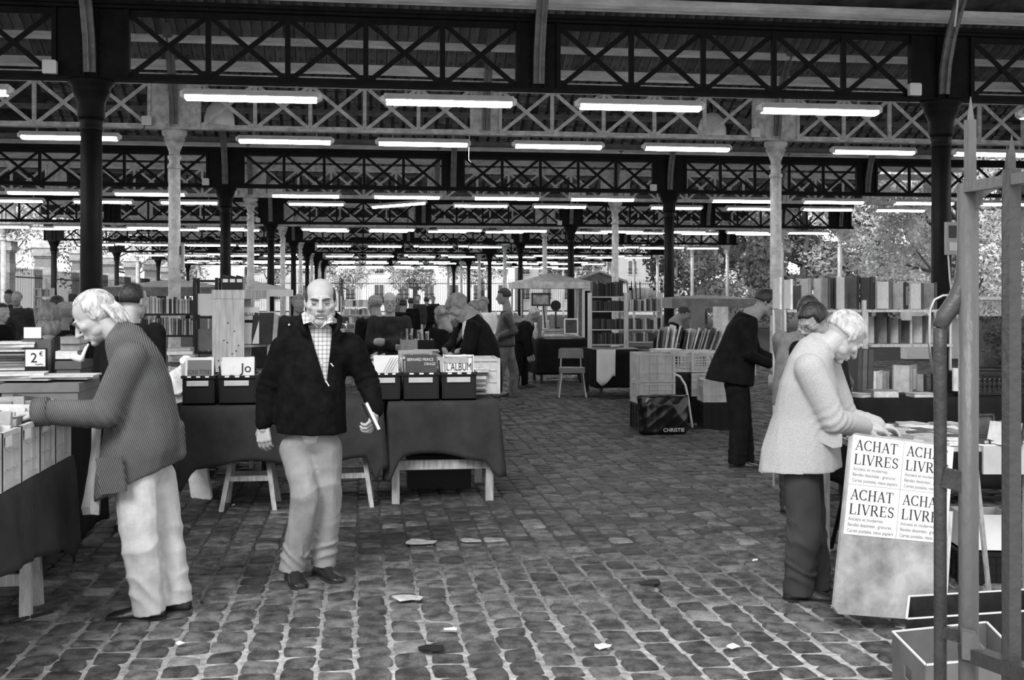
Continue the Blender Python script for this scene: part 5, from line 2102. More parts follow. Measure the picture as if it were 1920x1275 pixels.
def lidbox(x0, x1, y0, y1, z, h, m, lab, name='box', lid=True, tape=False):
    t = thing(name, lab, 'box', ((x0 + x1) / 2, (y0 + y1) / 2, z))
    w, d = x1 - x0, y1 - y0
    part(t, 'body', MB().prism([(-w / 2 + .006, 0), (w / 2 - .006, 0), (w / 2, .01), (w / 2, h - .004), (-w / 2, h - .004), (-w / 2, .01)], (0, 0, 0), (1, 0, 0), (0, 0, 1), d), m)
    if lid:
        part(t, 'lid', MB().box((0, 0, h - .02), (w + .016, d + .016, .045)).box((0, 0, h + .004), (w + .008, d + .008, .006)), m)
    if tape:
        part(t, 'tape', MB().box((0, 0, h + .001), (w + .004, .05, .003)).box((-w / 2 - .001, 0, h * .75), (.003, .05, h * .5)), M_CARD)
    return t


def xat(px_, Y):
    return GX(px_, Y).x


gb = mat('grey_board', .16, .85, .15, 6)
lidbox(xat(18, 6.95), xat(158, 6.95), 6.8, 7.3, BZ + .01, .17, gb, 'long grey flat box with magazines on top, left stall', lid=True)
lidbox(xat(-70, 6.95), xat(15, 6.95), 6.8, 7.3, BZ + .01, .19, gb, 'grey box at the left edge beside the long flat box', lid=False)
pile(xat(50, 7.0), 7.0, BZ + .20, 3, .3, .22, 'the pile under the price card', ['white', 'pale'], 'magazines on the grey box', name='magazine')
pile(xat(115, 7.0), 7.02, BZ + .20, 2, .36, .24, 'the thin pile on the long grey box', ['white', 'grey'], 'thin magazines on the grey box', name='magazine')
# price card
cz = BZ + .20 + .05
c0 = P(66, 696, 6.98)
t = thing('price_sign', 'white card reading 2 euros in a black holder on the magazines', 'sign', Vector((c0.x, c0.y, c0.z)))
part(t, 'holder', MB().box((0, .02, .07), (.13, .02, .145)), M_BLACKP)
part(t, 'card', MB().box((0, .006, .082), (.118, .006, .105)), M_PAPER)
part(t, 'lettering', onplane(font_mb('2', .085).add(*(lambda f: (f.v, f.f))(onplane(font_mb('€', .038), (.052, .04, 0), (1, 0, 0), (0, 1, 0)))), (-.03, .0015, .055), (1, 0, 0), (0, 0, 1)), M_INK)
part(t, 'scribble', MB().tube([(.0, .001, .045), (.015, .001, .04), (.03, .001, .046), (.045, .001, .04)], .002, 5), M_INK)
lidbox(xat(48, 7.5), xat(102, 7.5), 7.42, 7.5, BZ + .19, .235, mat('slate_board', .09, .8, .15, 6), 'slate grey document box standing behind the price card', lid=False)
solo('price_card', MB().prism([(-.055, 0), (.055, 0), (.055, .07), (-.055, .07)], Vector((xat(61, 7.46), 7.46, BZ + .428)), D(1, 0, 0), UP, .004), M_PAPER, 'blank white card clipped on top of the slate box', 'card')
pile(xat(30, 7.5), 7.5, BZ + .20, 14, .26, .2, 'the tall paper stack left of the slate box', ['white', 'pale', 'white', 'grey'], 'papers stacked left of the slate box', name='magazine', th=(.01, .02))
lidbox(xat(118, 7.5), xat(161, 7.5), 7.35, 7.65, BZ + .01, .27, mat('slate_board', .09), 'grey lidded box under the small parcels, by the pipe', lid=True)
pile(xat(140, 7.48), 7.48, BZ + .30, 3, .13, .17, 'the stack on the grey lidded box', ['white', 'grey', 'charcoal'], 'small stack by the pipe', th=(.02, .05))

# ---------------------------------------------------------------- middle tables (L2, L3)
Z2 = .80
L2 = [(-1.34, 8.66), (.14, 8.72), (.14, 9.7), (-1.34, 9.66)]
L3 = [(.21, 8.80), (1.06, 8.86), (1.06, 9.85), (.21, 9.8)]
table('board laid on two pale trestles under the grey cloth, behind the walking man', L2, Z2 - .01, legs=False)
t = table('pine frame table under the right half of the comic stall', L3, Z2 - .01, M_WOOD, lg=.06)
part(t, 'stretcher', MB().box((0, -.42, .30), (.76, .04, .075)), M_WOOD)
part(t, 'stretcher', MB().box((0, .42, .33), (.76, .04, .075)), M_WOOD)


def h2(k, u):
    if k == 0:
        return .44 + .03 * math.sin(u * 11 + 1) + .16 * max(0, .06 - u) / .06 + .28 * max(0, u - .93) / .07
    return .5


def h3(k, u):
    if k == 0:
        return .44 + .04 * math.sin(u * 5 + 3) + .16 * max(0, .10 - u) / .10 + .16 * max(0, u - .9) / .1
    if k == 1:
        return .60 - .2 * u
    return .5


drape('grey cloth over the left half of the comic stall, hanging over two trestles', L2, Z2, h2, M_CLOTH, 12, .03, 10)
drape('grey cloth over the right comic table, hanging to a corner point', L3, Z2 + .002, h3, M_CLOTH, 15, .035, 9)
g = G(470, 952)
trestle(g.x, g.y + .05, Z2 - .045, -.02, 'pale trestle left of the walking man', M_WOOD, .40, 'trestles under the comic stall')
g = G(650, 946)
trestle(g.x, g.y + .05, Z2 - .045, -.02, 'pale trestle right of the walking man', M_WOOD, .40, 'trestles under the comic stall')
# board leaning beneath
m_ = MB().prism([(-.1, 0), (.06, -.0), (.12, .07), (.12, .46), (-.14, .46), (-.14, .05)], P(382, 946, 9.0), D(1, .75, 0), D(-.18, -.1, 1), .02)
solo('board', m_, mat('dirty_white_board', .5, .7, .2), 'off-white board leaning under the left end of the comic stall', 'board')
lidbox(.38, .92, 9.5, 9.75, 0, .28, M_BLACKP, 'dark box on the ground under the pine frame table', lid=True)


def comic_box(px0, px1, Yf, lab, gi, cover_lab, dl=.42):
    x0, x1 = xat(px0, Yf), xat(px1, Yf)
    w = x1 - x0
    cx = (x0 + x1) / 2
    t = thing('comic_box', lab, 'box', (cx, Yf + dl / 2, Z2 + .012))
    h = .215
    b = MB()
    for s in (-1, 1):
        b.box((s * (w / 2 - .006), 0, h / 2), (.012, dl, h))
        b.box((0, s * (dl / 2 - .006), h / 2), (w - .02, .012, h))
    b.box((0, 0, .006), (w, dl, .012))
    part(t, 'bin', b, M_BLACKP)
    part(t, 'rim', MB().box((0, -dl / 2, h - .005), (w + .02, .03, .02)).box((0, dl / 2, h - .005), (w + .02, .03, .02)).box((-w / 2, 0, h - .005), (.02, dl, .02)).box((w / 2, 0, h - .005), (.02, dl, .02)), M_BLACKP)
    for q in (-.28, 0, .28):
        part(t, 'slot', MB().box((w * q, -dl / 2 - .017, h - .002), (w * .12, .006, .012)), M_WHITE)
    part(t, 'label_strip', MB().box((-w * .02, -dl / 2 - .012, h - .052), (w * .68, .006, .04)), mat('label_strip', .45, .6, .1))
    n = 15
    for q in range(1, n):
        yy = Yf + .05 + (dl - .08) * q / n
        book((cx + rs.uniform(-.012, .012), yy, Z2 + .03), .012, w * .86, .30 + rs.uniform(-.02, .02), 0, rs.choice(['white', 'pale', 'pale', 'grey', 'dark', 'white']),
             '%s comic album from the front in the box %s' % (ORD[q], cover_lab), 'comic albums in the bins', rot=(-.1 + rs.uniform(-.05, .05), rs.uniform(-.03, .03), PI / 2), parts=False, name='comic_album')
    return cx, w, Z2 + .03, Yf + .035


def face_comic(cx, w, z, y, lab, tn, letters, H=.33, extra=None, frame_=None):
    t = thing('comic_album', lab, 'comic', (cx, y, z), 0, 'front comic albums facing the aisle')
    t.rotation_euler = (-.12, 0, 0)
    ww = w * .9
    part(t, 'cover', MB().box((0, 0, H / 2), (ww, .012, H)), tn)
    if frame_:
        part(t, 'border', MB().box((0, -.0075, H - .02), (ww * .9, .003, .008)).box((0, -.0075, H * .52), (ww * .9, .003, .008)).box((-ww * .45, -.0075, H * .76), (.008, .003, H * .45)).box((ww * .45, -.0075, H * .76), (.008, .003, H * .45)), frame_)
    for (txt, sz, x, zz, xs, m) in letters:
        f = font_mb(txt, sz, .0006, xs)
        part(t, 'lettering', onplane(f, (x * ww, -.0085, zz * H), (1, 0, 0), (0, 0, 1)), m)
    if extra:
        part(t, 'picture', extra(ww, H), M_INKG)
    return t


# plastic sleeve look: glossy thin sheet around
M_SLEEVE = mat('glossy_sleeve', .5, .12, .4, 5, 0, 0, .7)
cb = [(342, 402, 'black bin of comics behind the cardigan man', 'behind the cardigan man'), (411, 479, 'black bin of comics left of the walking man\'s arm', 'left of the walking man'),
      (698, 750, 'black bin of comics right of the walking man\'s arm', 'beside the walking man\'s book arm'), (757, 823, 'middle black bin of the right comic table', 'in the middle of the right table'), (829, 893, 'black bin of comics at the right end of the table', 'at the right end')]
faces = []
for k, (a, b, l1, l2) in enumerate(cb):
    Yf = 8.74 if k < 2 else 8.88
    faces.append(comic_box(a, b, Yf, l1, k, l2))
face_comic(*faces[0], 'comic album with grey lettered cover facing out of the leftmost bin', M_PAPER, [('BONS TITRES', .05, -.43, .62, .62, M_INK)], .34,
           lambda w, H: MB().box((0, -.0072, H * .76), (w * .84, .003, H * .36)))
face_comic(*faces[1], 'white comic album titled Jo facing out of the second bin', M_PAPER, [('Jo', .10, .08, .66, 1, M_INK)], .34,
           lambda w, H: MB().ell((-w * .2, -.006, H * .52), (w * .12, .004, H * .09)).ell((w * .2, -.006, H * .48), (w * .16, .004, H * .05)))
face_comic(*faces[2], 'white album in a creased plastic sleeve facing out of the third bin', M_PAPER, [], .34)
face_comic(*faces[3], 'dark comic album with white title lettering facing out of the middle bin', tone('dark'), [('BERNARD PRINCE', .034, -.44, .86, .76, M_PAPER), ('ORAGE', .03, .10, .76, .9, M_PAPER)], .34,
           lambda w, H: MB().ell((w * .12, -.007, H * .5), (w * .3, .004, H * .07)))
face_comic(*faces[4], 'white comic album titled L\'ALBUM facing out of the right-hand bin', M_PAPER, [("L'ALBUM", .088, -.41, .63, .60, M_INK)], .34, None, M_INKG)
for q in range(4):
    x = faces[2][0]
    m_ = MB().bar((x - .02 + q * .02, 8.90, Z2 + .24), (x + .04 + q * .022, 8.925, Z2 + .35), .003, .003)
    o = solo('sleeve_crease', m_, M_INKG, '%s crease line from the left in the plastic sleeve of the white album' % ORD[q], 'crease', group='creases in the plastic sleeve')
# piles and baskets behind the bins
crate(.30, .42, .30, M_CRATE, 'pale ribbed plastic bin at the right end behind the comic bins', (xat(898, 9.55), 9.62, Z2 + .012), 0, None, 4, solid=True)
for k, (px_, Yc, n) in enumerate([(735, 9.5, 10), (790, 9.55, 12), (855, 9.5, 11), (700, 9.6, 8)]):
    nm = ['left', 'middle', 'right', 'hidden'][k]
    pile(xat(px_, Yc) + .12, Yc, Z2 + .01, n, .26, .32, 'the %s pile of comics behind the bins' % nm, ['white', 'pale', 'grey', 'white'], 'comics piled behind the bins', th=(.012, .03), name='magazine', rz0=.1)
    for q in range(7):
        book((xat(px_, Yc) - .09 + q * .03, Yc + .3, Z2 + .02), .014, .23, .28 + rs.uniform(0, .04), 0, rs.choice(['white', 'pale', 'grey', 'dark']), '%s upright comic behind the %s pile' % (ORD[q], nm), 'upright comics behind the piles',
             rot=(rs.uniform(-.1, .1), rs.uniform(-.2, .2), rs.uniform(-.3, .3)), parts=False, name='comic_album')

# left rear: shelves of paperbacks, black rack, pine bookcase
L4 = [(-2.4, 9.95), (-.75, 9.95), (-.75, 11.5), (-2.4, 11.5)]
table('rear table under the pine bookcase and the paperback shelves', L4, Z2 - .01, M_DKWOOD)
drape('dark cloth over the rear table under the pine bookcase', L4, Z2, lambda k, u: .6, M_CLOTHB, 5, .02, 8)


def pine_case():
    Y = 10.2
    x0, x1 = xat(398, Y), xat(458, Y)
    t = thing('pine_bookcase', 'bare pine bookcase standing on the rear table beside the walking man', 'bookcase', (x0, Y, Z2 + .01))
    w = x1 - x0
    H = .88
    part(t, 'side_panel', MB().box((w / 2, 0, H / 2), (w, .02, H)), M_PINE)
    part(t, 'side_panel', MB().box((w / 2 + .03, .30, H / 2), (w, .02, H)), M_PINE)
    part(t, 'back_panel', MB().box((.006, .15, H / 2), (.008, .28, H)), M_PINE)
    part(t, 'front_post', MB().box((w + .19, .26, H / 2), (.022, .03, H)), M_PINE)
    part(t, 'top_board', MB().prism([(-.004, -.016), (w + .004, -.016), (w + .2, .28), (-.004, .316)], (0, 0, H - .036), (1, 0, 0), (0, 1, 0), .08), M_PINE)
    for z in (.02, .38):
        part(t, 'shelf', MB().prism([(0, .01), (w, .01), (w + .19, .28), (.0, .30)], (0, 0, z), (1, 0, 0), (0, 1, 0), .02), M_PINE)
    for k in range(9):
        part(t, 'knot', MB().ell((rs.uniform(.03, w - .03), -.0105, rs.uniform(.05, .8)), (.006, .0015, .008), nu=8, nv=5), M_DKWOOD)
    a = thing('magazine', 'white magazine facing out on the pine bookcase shelf', 'magazine', (x1 + .055, Y + .10, Z2 + .41))
    part(a, 'cover', MB().prism([(-.075, 0), (.065, 0), (.065, .33), (-.075, .33)], (0, 0, 0), (1, .25, 0), UP, .01), M_PAPER)
    part(a, 'lettering', onplane(font_mb('BLAKO', .045, .0006, .8), (-.062, -.022, .25), (1, .25, 0), (0, 0, 1)), M_INK)
    part(a, 'banner', MB().prism([(-.06, .19), (.03, .19), (.03, .215), (-.06, .215)], (0, -.008, 0), (1, .25, 0), UP, .004), M_INK)
    for q in range(5):
        book((x1 + .13 + q * .012, Y + .16 + q * .02, Z2 + .40), .01, .2, .27 + rs.uniform(-.02, .03), 0, rs.choice(['white', 'grey', 'dark']), '%s magazine standing behind the white one in the pine bookcase' % ORD[q],
             'magazines in the pine bookcase', rot=(0, .12, -.9), parts=False, name='magazine')


pine_case()


ALU_ = mat('rack_aluminium', .55, .45, .1, 6, 0, 0, .5)


def shelf_unit(px0, px1, zc, ytop, ybot, rows, lab, m, tones, grp, wob=.02, name='bookshelf', stepx=0, bw=(.012, .03), cards=True, parts=False, depth=.22, uprights=2, leg=0.0):
    """rows: list of (y_shelf, y_booktop) in pixels at depth zc"""
    a, b = P(px0, ybot, zc), P(px1, ybot, zc)
    Yc = (a.y + b.y) / 2
    x0, x1 = a.x, b.x
    zb = a.z
    zt = P(px0, ytop, zc).z
    t = thing(name, lab, 'shelf', ((x0 + x1) / 2, Yc, zb))
    W_ = x1 - x0
    for k in range(uprights):
        xx = -W_ / 2 + W_ * k / (uprights - 1)
        part(t, 'upright', MB().box((xx, 0, (zt - zb) / 2 - leg / 2), (.025, depth, zt - zb + leg)), m)
    for ri, (ys_, yt_) in enumerate(rows):
        z = P(px0, ys_, zc).z - zb
        part(t, 'shelf_board', MB().box((0, 0, z - .009), (W_, depth, .018)), m)
        xx = x0 + .03
        k = 0
        hmax = (ys_ - yt_) / FOC * zc
        while xx < x1 - .03 and k < 49:
            w = rs.uniform(*bw)
            xx += w / 2
            book((xx, Yc - .01, z + zb + .002), w, depth * rs.uniform(.6, .8), hmax * rs.uniform(.82, 1), 0, rs.choice(tones), '%s book from left, %s shelf of %s' % (ORD[k], ['top', 'second', 'third', 'fourth', 'fifth'][ri], grp),
                 'books on ' + grp, rot=(0, rs.uniform(-wob, wob), 0), parts=parts, name='volume' if m is ALU_ else 'paperback')
            xx += w / 2 + rs.uniform(.001, .004)
            k += 1
    return t


shelf_unit(272, 366, 10.9, 553, 702, [(588, 557), (628, 596)], 'black shelf unit of pale paperbacks behind the cardigan man', M_BLACKP, ['white', 'pale', 'white', 'grey', 'dark', 'pale'], 'the paperback shelves behind the cardigan man', bw=(.014, .03), depth=.16, leg=.05)
pile(P(345, 670, 10.6).x + .1, 10.25, Z2 + .01, 14, .22, .17, 'the book pile left of the black rack', ['grey', 'pale', 'white', 'dark', 'grey'], 'books piled left of the black rack', th=(.015, .035))
pile(P(372, 670, 10.6).x + .12, 10.2, Z2 + .01, 5, .2, .17, 'the low pile before the black rack', ['dark', 'grey', 'pale'], 'books before the black rack', th=(.02, .04))
# black rack
a, b = P(371, 690, 10.4), P(401, 690, 10.4)
t = thing('metal_rack', 'black metal rack with grey binders beside the pine bookcase', 'rack', ((a.x + b.x) / 2, a.y + .1, Z2 + .01))
for sx in (-1, 1):
    for sy in (-1, 1):
        part(t, 'post', MB().box((sx * .10, sy * .12, .5), (.03, .03, 1.0)), M_BLACKP)
for z in (.02, .3, .63, .97):
    part(t, 'tray', MB().box((0, 0, z), (.2, .24, .02)), M_BLACKP)
for z, tn, lab in ((.325, gb, 'grey binder box on the middle tray of the black rack'), (.655, M_WHITE, 'white binder box on the upper tray of the black rack'), (.045, gb, 'low grey box on the bottom tray of the black rack')):
    lidbox(t.location.x - .075, t.location.x + .075, a.y + .0, a.y + .2, Z2 + .01 + z, .2, tn, lab, lid=False)
# file boxes on top of pine bookcase
for q in range(3):
    xx = xat(425 + q * 13, 10.35)
    t = thing('file_box', '%s black file box from the left on the pine bookcase' % ORD[q], 'box', (xx, 10.36, Z2 + .012 + .88), 0, 'black file boxes on the pine bookcase')
    part(t, 'case', MB().prism([(-.03, 0), (.03, 0), (.03, .12), (-.03, .135)], (0, 0, 0), (1, 0, 0), UP, .2), M_BLACKP)
    part(t, 'label', MB().box((0, -.102, .085), (.045, .004, .03)), M_WHITE)
# carrier bag
bagm = mat('white_bag', .7, .35, .08, 6, .5, 12, .4)
mb = MB().ell((0, 0, .13), (.12, .10, .15), nu=18, nv=12).ell((.05, 0, .3), (.06, .05, .07))
me_ = eval_mesh(mb, .012, 3)
a_ = co(me_)
n_ = nr(me_)
setco(me_, a_ + n_ * (folds(a_, 4, 22) * .008)[:, None])
me_.materials.append(bagm)
o = link('carrier_bag', me_, None, (xat(338, 9.0), 9.0, Z2 + .012))
tag(o, 'crumpled white carrier bag between the cardigan man and the comic bins', 'bag')

# ---------------------------------------------------------------- middle distance, left and centre aisle
def far_stall(px0, px1, zc, z, lab, seed, m=M_CLOTHB, ncr=3, nb=3, depth=.8):
    r_ = random.Random(seed)
    a, b = P(px0, HOR + 50, zc), P(px1, HOR + 50, zc)
    Y = (a.y + b.y) / 2
    poly = [(a.x, Y), (b.x, Y), (b.x, Y + depth), (a.x, Y + depth)]
    table('folding table of ' + lab, poly, z - .01, M_DKWOOD)
    drape('cloth over ' + lab, poly, z, lambda k, u: z * .75, m, seed, .02, 8, step=.06)
    w = (b.x - a.x) / ncr
    for k in range(ncr):
        cx = a.x + (k + .5) * w
        crate(w * .82, .34, .2, r_.choice([M_CRATE, M_BLACKP, M_CARD]), '%s crate from the left on %s' % (ORD[k], lab), (cx, Y + .22, z + .01), 0, 'crates on ' + lab, 3, solid=True)
        for q in range(nb):
            book((cx - w * .3 + q * w * .6 / nb, Y + .22, z + .03), w * .5 / nb, .2, .24 + r_.uniform(0, .08), 0, r_.choice(['white', 'pale', 'grey', 'dark', 'white']), '%s book in crate %s on %s' % (ORD[q], ['one', 'two', 'three', 'four'][k], lab), 'books on ' + lab,
                 rot=(r_.uniform(-.15, .15), r_.uniform(-.1, .1), 0), parts=False)


far_stall(505, 560, 17, .8, 'the stall left behind the walking man', 1)
far_stall(628, 700, 20, .85, 'the stall behind the man with folded arms', 2, M_CLOTH, 4)
far_stall(752, 815, 12.2, .95, 'the magazine stall right of the folded-arms man', 4, M_CLOTHB, 2, 5, .6)
far_stall(700, 760, 28, .85, 'the distant stall left of the aisle walkers', 5)
far_stall(825, 880, 27, .85, 'the distant stall right of the aisle walkers', 6)
far_stall(120, 250, 20, .85, 'the far left stall near the brick piers', 7, M_CLOTHB, 4)
far_stall(20, 120, 24, .85, 'the farthest left stall by the brick piers', 8, M_CLOTH, 4)
far_stall(432, 505, 22.3, .85, 'the stall beyond the pine bookcase', 9, M_CLOTH, 4)
far_stall(560, 640, 33, .85, 'the deep stall behind the bald man\'s head', 10)
far_stall(900, 980, 34, .85, 'the deep stall behind the leather jacket man', 11, M_CLOTH, 4)
shelf_unit(640, 700, 21.5, 555, 612, [(574, 561), (590, 578), (606, 594)], 'distant open bookcase behind the man with folded arms', M_IRONL, ['dark', 'pale', 'grey', 'white'], 'the distant open bookcase', bw=(.03, .06), leg=1.03)
shelf_unit(130, 160, 21, 545, 612, [(566, 550), (590, 572)], 'distant bookcase above the cap wearer', M_IRONL, ['dark', 'pale', 'white'], 'the bookcase above the cap wearer', bw=(.03, .06), leg=1.06)
shelf_unit(68, 98, 22, 540, 600, [(556, 541), (575, 560)], 'distant bookcase behind the bushy grey hair', M_IRONL, ['pale', 'pale', 'white', 'grey'], 'the bookcase behind the bushy hair', bw=(.03, .06), leg=1.16)
# white slatted basket
crate(.30, .25, .10, M_WHITE, 'small white slatted basket of magazines behind the comic piles', (xat(778, 11.3), 11.3, .99), 0, None, 5)
solo('basket_shelf', MB().box((xat(778, 11.3), 11.3, .975), (.5, .4, .02)).box((xat(778, 11.3) - .22, 11.3, .49), (.03, .3, .95)).box((xat(778, 11.3) + .22, 11.3, .49), (.03, .3, .95)), M_DKWOOD, 'small dark stand under the white slatted basket', 'stand')
pile(xat(778, 11.3) + .12, 11.3, 1.01, 7, .28, .2, 'the magazine heap in the white slatted basket', ['white', 'pale'], 'magazines in the white basket', th=(.008, .016), name='magazine', jit=.02)


def tent(px_, zc, w, hz, hr, lab, m):
    c = P(px_, HOR, zc)
    t = thing('market_tent', lab, 'tent', (c.x, c.y, 0))
    for sx in (-1, 1):
        for sy in (-1, 1):
            part(t, 'pole', MB().tube([(sx * w / 2, sy * w / 2, 0), (sx * w / 2, sy * w / 2, hz)], .025, 6), M_IRONL)
    h = w / 2 + .1
    part(t, 'canopy', MB().add([(-h, -h, hz), (h, -h, hz), (h, h, hz), (-h, h, hz), (0, 0, hr), (-h, -h, hz - .2), (h, -h, hz - .2), (h, h, hz - .2), (-h, h, hz - .2)],
                               [(0, 1, 4), (1, 2, 4), (2, 3, 4), (3, 0, 4), (0, 5, 6, 1), (1, 6, 7, 2), (2, 7, 8, 3), (3, 8, 5, 0)]), m)


tent(327, 26, 2.4, 1.85, 2.05, 'grey market tent roof seen behind the paperback shelves', M_IRONM)
tent(470, 34, 2.2, 1.85, 2.15, 'white market tent behind the pine bookcase', M_WHITE)
tent(1032, 36, 2.2, 2.1, 2.4, 'pale market tent behind the framed landscape picture', M_IRONL)
# wooden hut with gable
c = P(1118, HOR, 40)
t = thing('wooden_hut', 'small wooden hut with a gabled front behind the stepped rack', 'hut', (c.x, c.y, 0), -.1)
part(t, 'wall', MB().prism([(-.8, 0), (.8, 0), (.8, 2.2), (0, 2.48), (-.8, 2.2)], (0, 0, 0), (1, 0, 0), UP, 1.8), M_IRONM)
part(t, 'roof', MB().prism([(-.98, 2.2), (0, 2.56), (.98, 2.2), (.98, 2.13), (0, 2.49), (-.98, 2.13)], (0, 0, 0), (1, 0, 0), UP, 2.1), M_WOOD)
part(t, 'front_frame', MB().box((-.55, -.92, 1.0), (.1, .04, 1.9)).box((.55, -.92, 1.0), (.1, .04, 1.9)).box((0, -.92, 1.9), (1.2, .04, .1)), M_WHITE)
part(t, 'opening', MB().box((0, -.905, .95), (1.0, .02, 1.8)), M_IRON)

# antiques table
AT = [(P(1000, 640, 21.5).x, 20.6), (P(1098, 640, 21.5).x, 20.6), (P(1098, 640, 21.5).x, 21.6), (P(1000, 640, 21.5).x, 21.6)]
table('antiques table under black cloth left of the stepped rack', AT, .83, M_DKWOOD)
drape('black cloth over the antiques table', AT, .84, lambda k, u: .66, M_CLOTHB, 23, .03, 8)


def picture(px_, y0, y1, w_px, zc, lab, tilt=.08, art=.2, name='framed_picture', rz=0.0, fm=None, legs=False):
    c = P(px_, y1, zc)
    k = zc / FOC
    w, h = w_px * k, (y1 - y0) * k
    t = thing(name, lab, 'picture', c)
    t.rotation_euler = (-tilt, 0, rz)
    fw = .09 * w
    fm = fm or M_PINE
    part(t, 'frame', MB().box((0, 0, fw / 2), (w, .03, fw)).box((0, 0, h - fw / 2), (w, .03, fw)).box((-w / 2 + fw / 2, 0, h / 2), (fw, .03, h)).box((w / 2 - fw / 2, 0, h / 2), (fw, .03, h)), fm)
    part(t, 'canvas', MB().box((0, .004, h / 2), (w - fw, .01, h - fw)), mat('canvas%.2f' % art, art, .5, .7, 7, 0, 0, .4))
    if legs:
        part(t, 'easel', MB().bar((-w * .3, .05, -(c.z - .84)), (-w * .1, .03, h * .8), .02, .02).bar((w * .3, .05, -(c.z - .84)), (w * .1, .03, h * .8), .02, .02), M_DKWOOD)
    return t


picture(1014, 549, 574, 36, 21.0, 'landscape painting in dark frame standing above the antiques table', .02, .25, legs=True, fm=M_DKWOOD)
picture(1071, 597, 627, 27, 20.9, 'small dark picture in a pale frame on the antiques table', .1, .05, fm=M_IRONW)
picture(995, 641, 696, 24, 24.4, 'tall framed picture leaning against the left side of the antiques table', .2, .12, rz=-.2)
picture(1006, 655, 697, 18, 24.2, 'second leaning picture in front of the tall framed one', .3, .18, rz=-.5)
t = thing('round_mirror', 'round dark mirror standing on the antiques table', 'mirror', P(1042, 585, 21.1))
part(t, 'glass', MB().lathe([(.01, -.01), (.1, -.01), (.1, .01), (.01, .01)], n=20).xf(Matrix.Translation((0, 0, .12)) @ Matrix.Rotation(PI / 2, 4, 'X')), M_BLACKP)
part(t, 'stand', MB().box((0, 0, -.14), (.03, .03, .32)).box((0, 0, -.3), (.14, .1, .03)), M_DKWOOD)
for k, (px_, y0, y1, w, tn) in enumerate([(1004, 605, 636, 8, 'white'), (1028, 600, 636, 7, 'pale'), (1035, 590, 636, 9, 'grey'), (1062, 575, 600, 10, 'white'), (1048, 575, 590, 7, 'pale'), (1022, 612, 632, 12, 'white')]):
    c = P(px_, 632, 21.0)
    tone_ = tone(tn)
    hgt = (y1 - y0) / FOC * 21
    solo('vase', MB().lathe([(.02, 0), (w * .004, .02), (w * .006, hgt * .4), (w * .0025, hgt * .8), (w * .004, hgt)], n=12), tone_, '%s %s vase from the left among the antiques' % (ORD[k], tn), 'vase', loc=(c.x, c.y, .845), smooth=True, group='vases among the antiques')
pile(P(1035, 640, 21).x + .1, 20.75, .845, 4, .5, .3, 'the flat boxes on the antiques table', ['white', 'pale', 'dark'], 'flat boxes on the antiques table', th=(.03, .05))
pile(P(1065, 640, 21).x + .1, 20.78, .845, 3, .35, .3, 'the small stack before the dark picture', ['white', 'pale'], 'small stack before the dark picture', th=(.02, .03))
# chair
c = G(1072, 744)
t = thing('chair', 'padded pale chair with chromed legs standing in the aisle', 'chair', c, -.12)
seatm = mat('chair_vinyl', .22, .5, .15, 6)
part(t, 'seat', MB().prism([(-.2, -.2), (.2, -.2), (.21, .0), (.19, .2), (-.19, .2), (-.21, 0)], (0, 0, .44), (1, 0, 0), (0, 1, 0), .08), seatm)
part(t, 'backrest', MB().prism([(-.21, 0), (.21, 0), (.2, .15), (.17, .17), (-.17, .17), (-.2, .15)], (0, .2, .62), (1, 0, 0), (0, .1, 1), .035), seatm)
for sx in (-1, 1):
    part(t, 'leg', MB().tube([(sx * .22, -.22, 0), (sx * .17, -.16, .42)], .013, 8), M_STEEL)
    part(t, 'leg', MB().tube([(sx * .22, .24, 0), (sx * .17, .18, .42), (sx * .16, .21, .7)], .013, 8), M_STEEL)

# low table with white cloth
RT = [(P(1106, 655, 18.6).x, 17.6), (P(1230, 655, 18.6).x, 17.6), (P(1230, 655, 18.6).x, 18.9), (P(1106, 655, 18.6).x, 18.9)]
table('long table carrying the stepped metal rack', RT, .76, M_DKWOOD)
drape('black cloth over the long table under the stepped rack', RT, .77, lambda k, u: .6, M_CLOTHB, 29, .03, 7)
wc = MB()
rows_ = []
for r in range(8):
    t_ = r / 7
    row = []
    for q in range(9):
        u = q / 8
        p0 = P(1112 + 36 * u, 655, 18.15)
        row.append(Vector((p0.x, 17.55 - .03 * math.sin(u * 12) * t_ - .01, .79 - t_ * (.5 + .08 * math.sin(u * 5)))))
    rows_.append(row)
for row in rows_:
    wc.v += [tuple(v) for v in row]
for r in range(7):
    for q in range(8):
        wc.f.append((r * 9 + q, r * 9 + q + 1, (r + 1) * 9 + q + 1, (r + 1) * 9 + q))
o = solo('white_cloth', wc, M_WHITE, 'white cloth hanging over the front of the long black table', 'cloth', smooth=True)
o.modifiers.new('s', 'SOLIDIFY').thickness = .005
pile(P(1110, 655, 18.2).x + .2, 17.9, .78, 3, .4, .3, 'the papers at the left end of the long table', ['white', 'pale'], 'papers on the long table', th=(.006, .012), name='magazine')
pile(P(1150, 655, 18.2).x + .2, 17.95, .78, 3, .4, .3, 'the papers in the middle of the long table', ['white', 'white'], 'papers in the middle of the long table', th=(.006, .012), name='magazine')

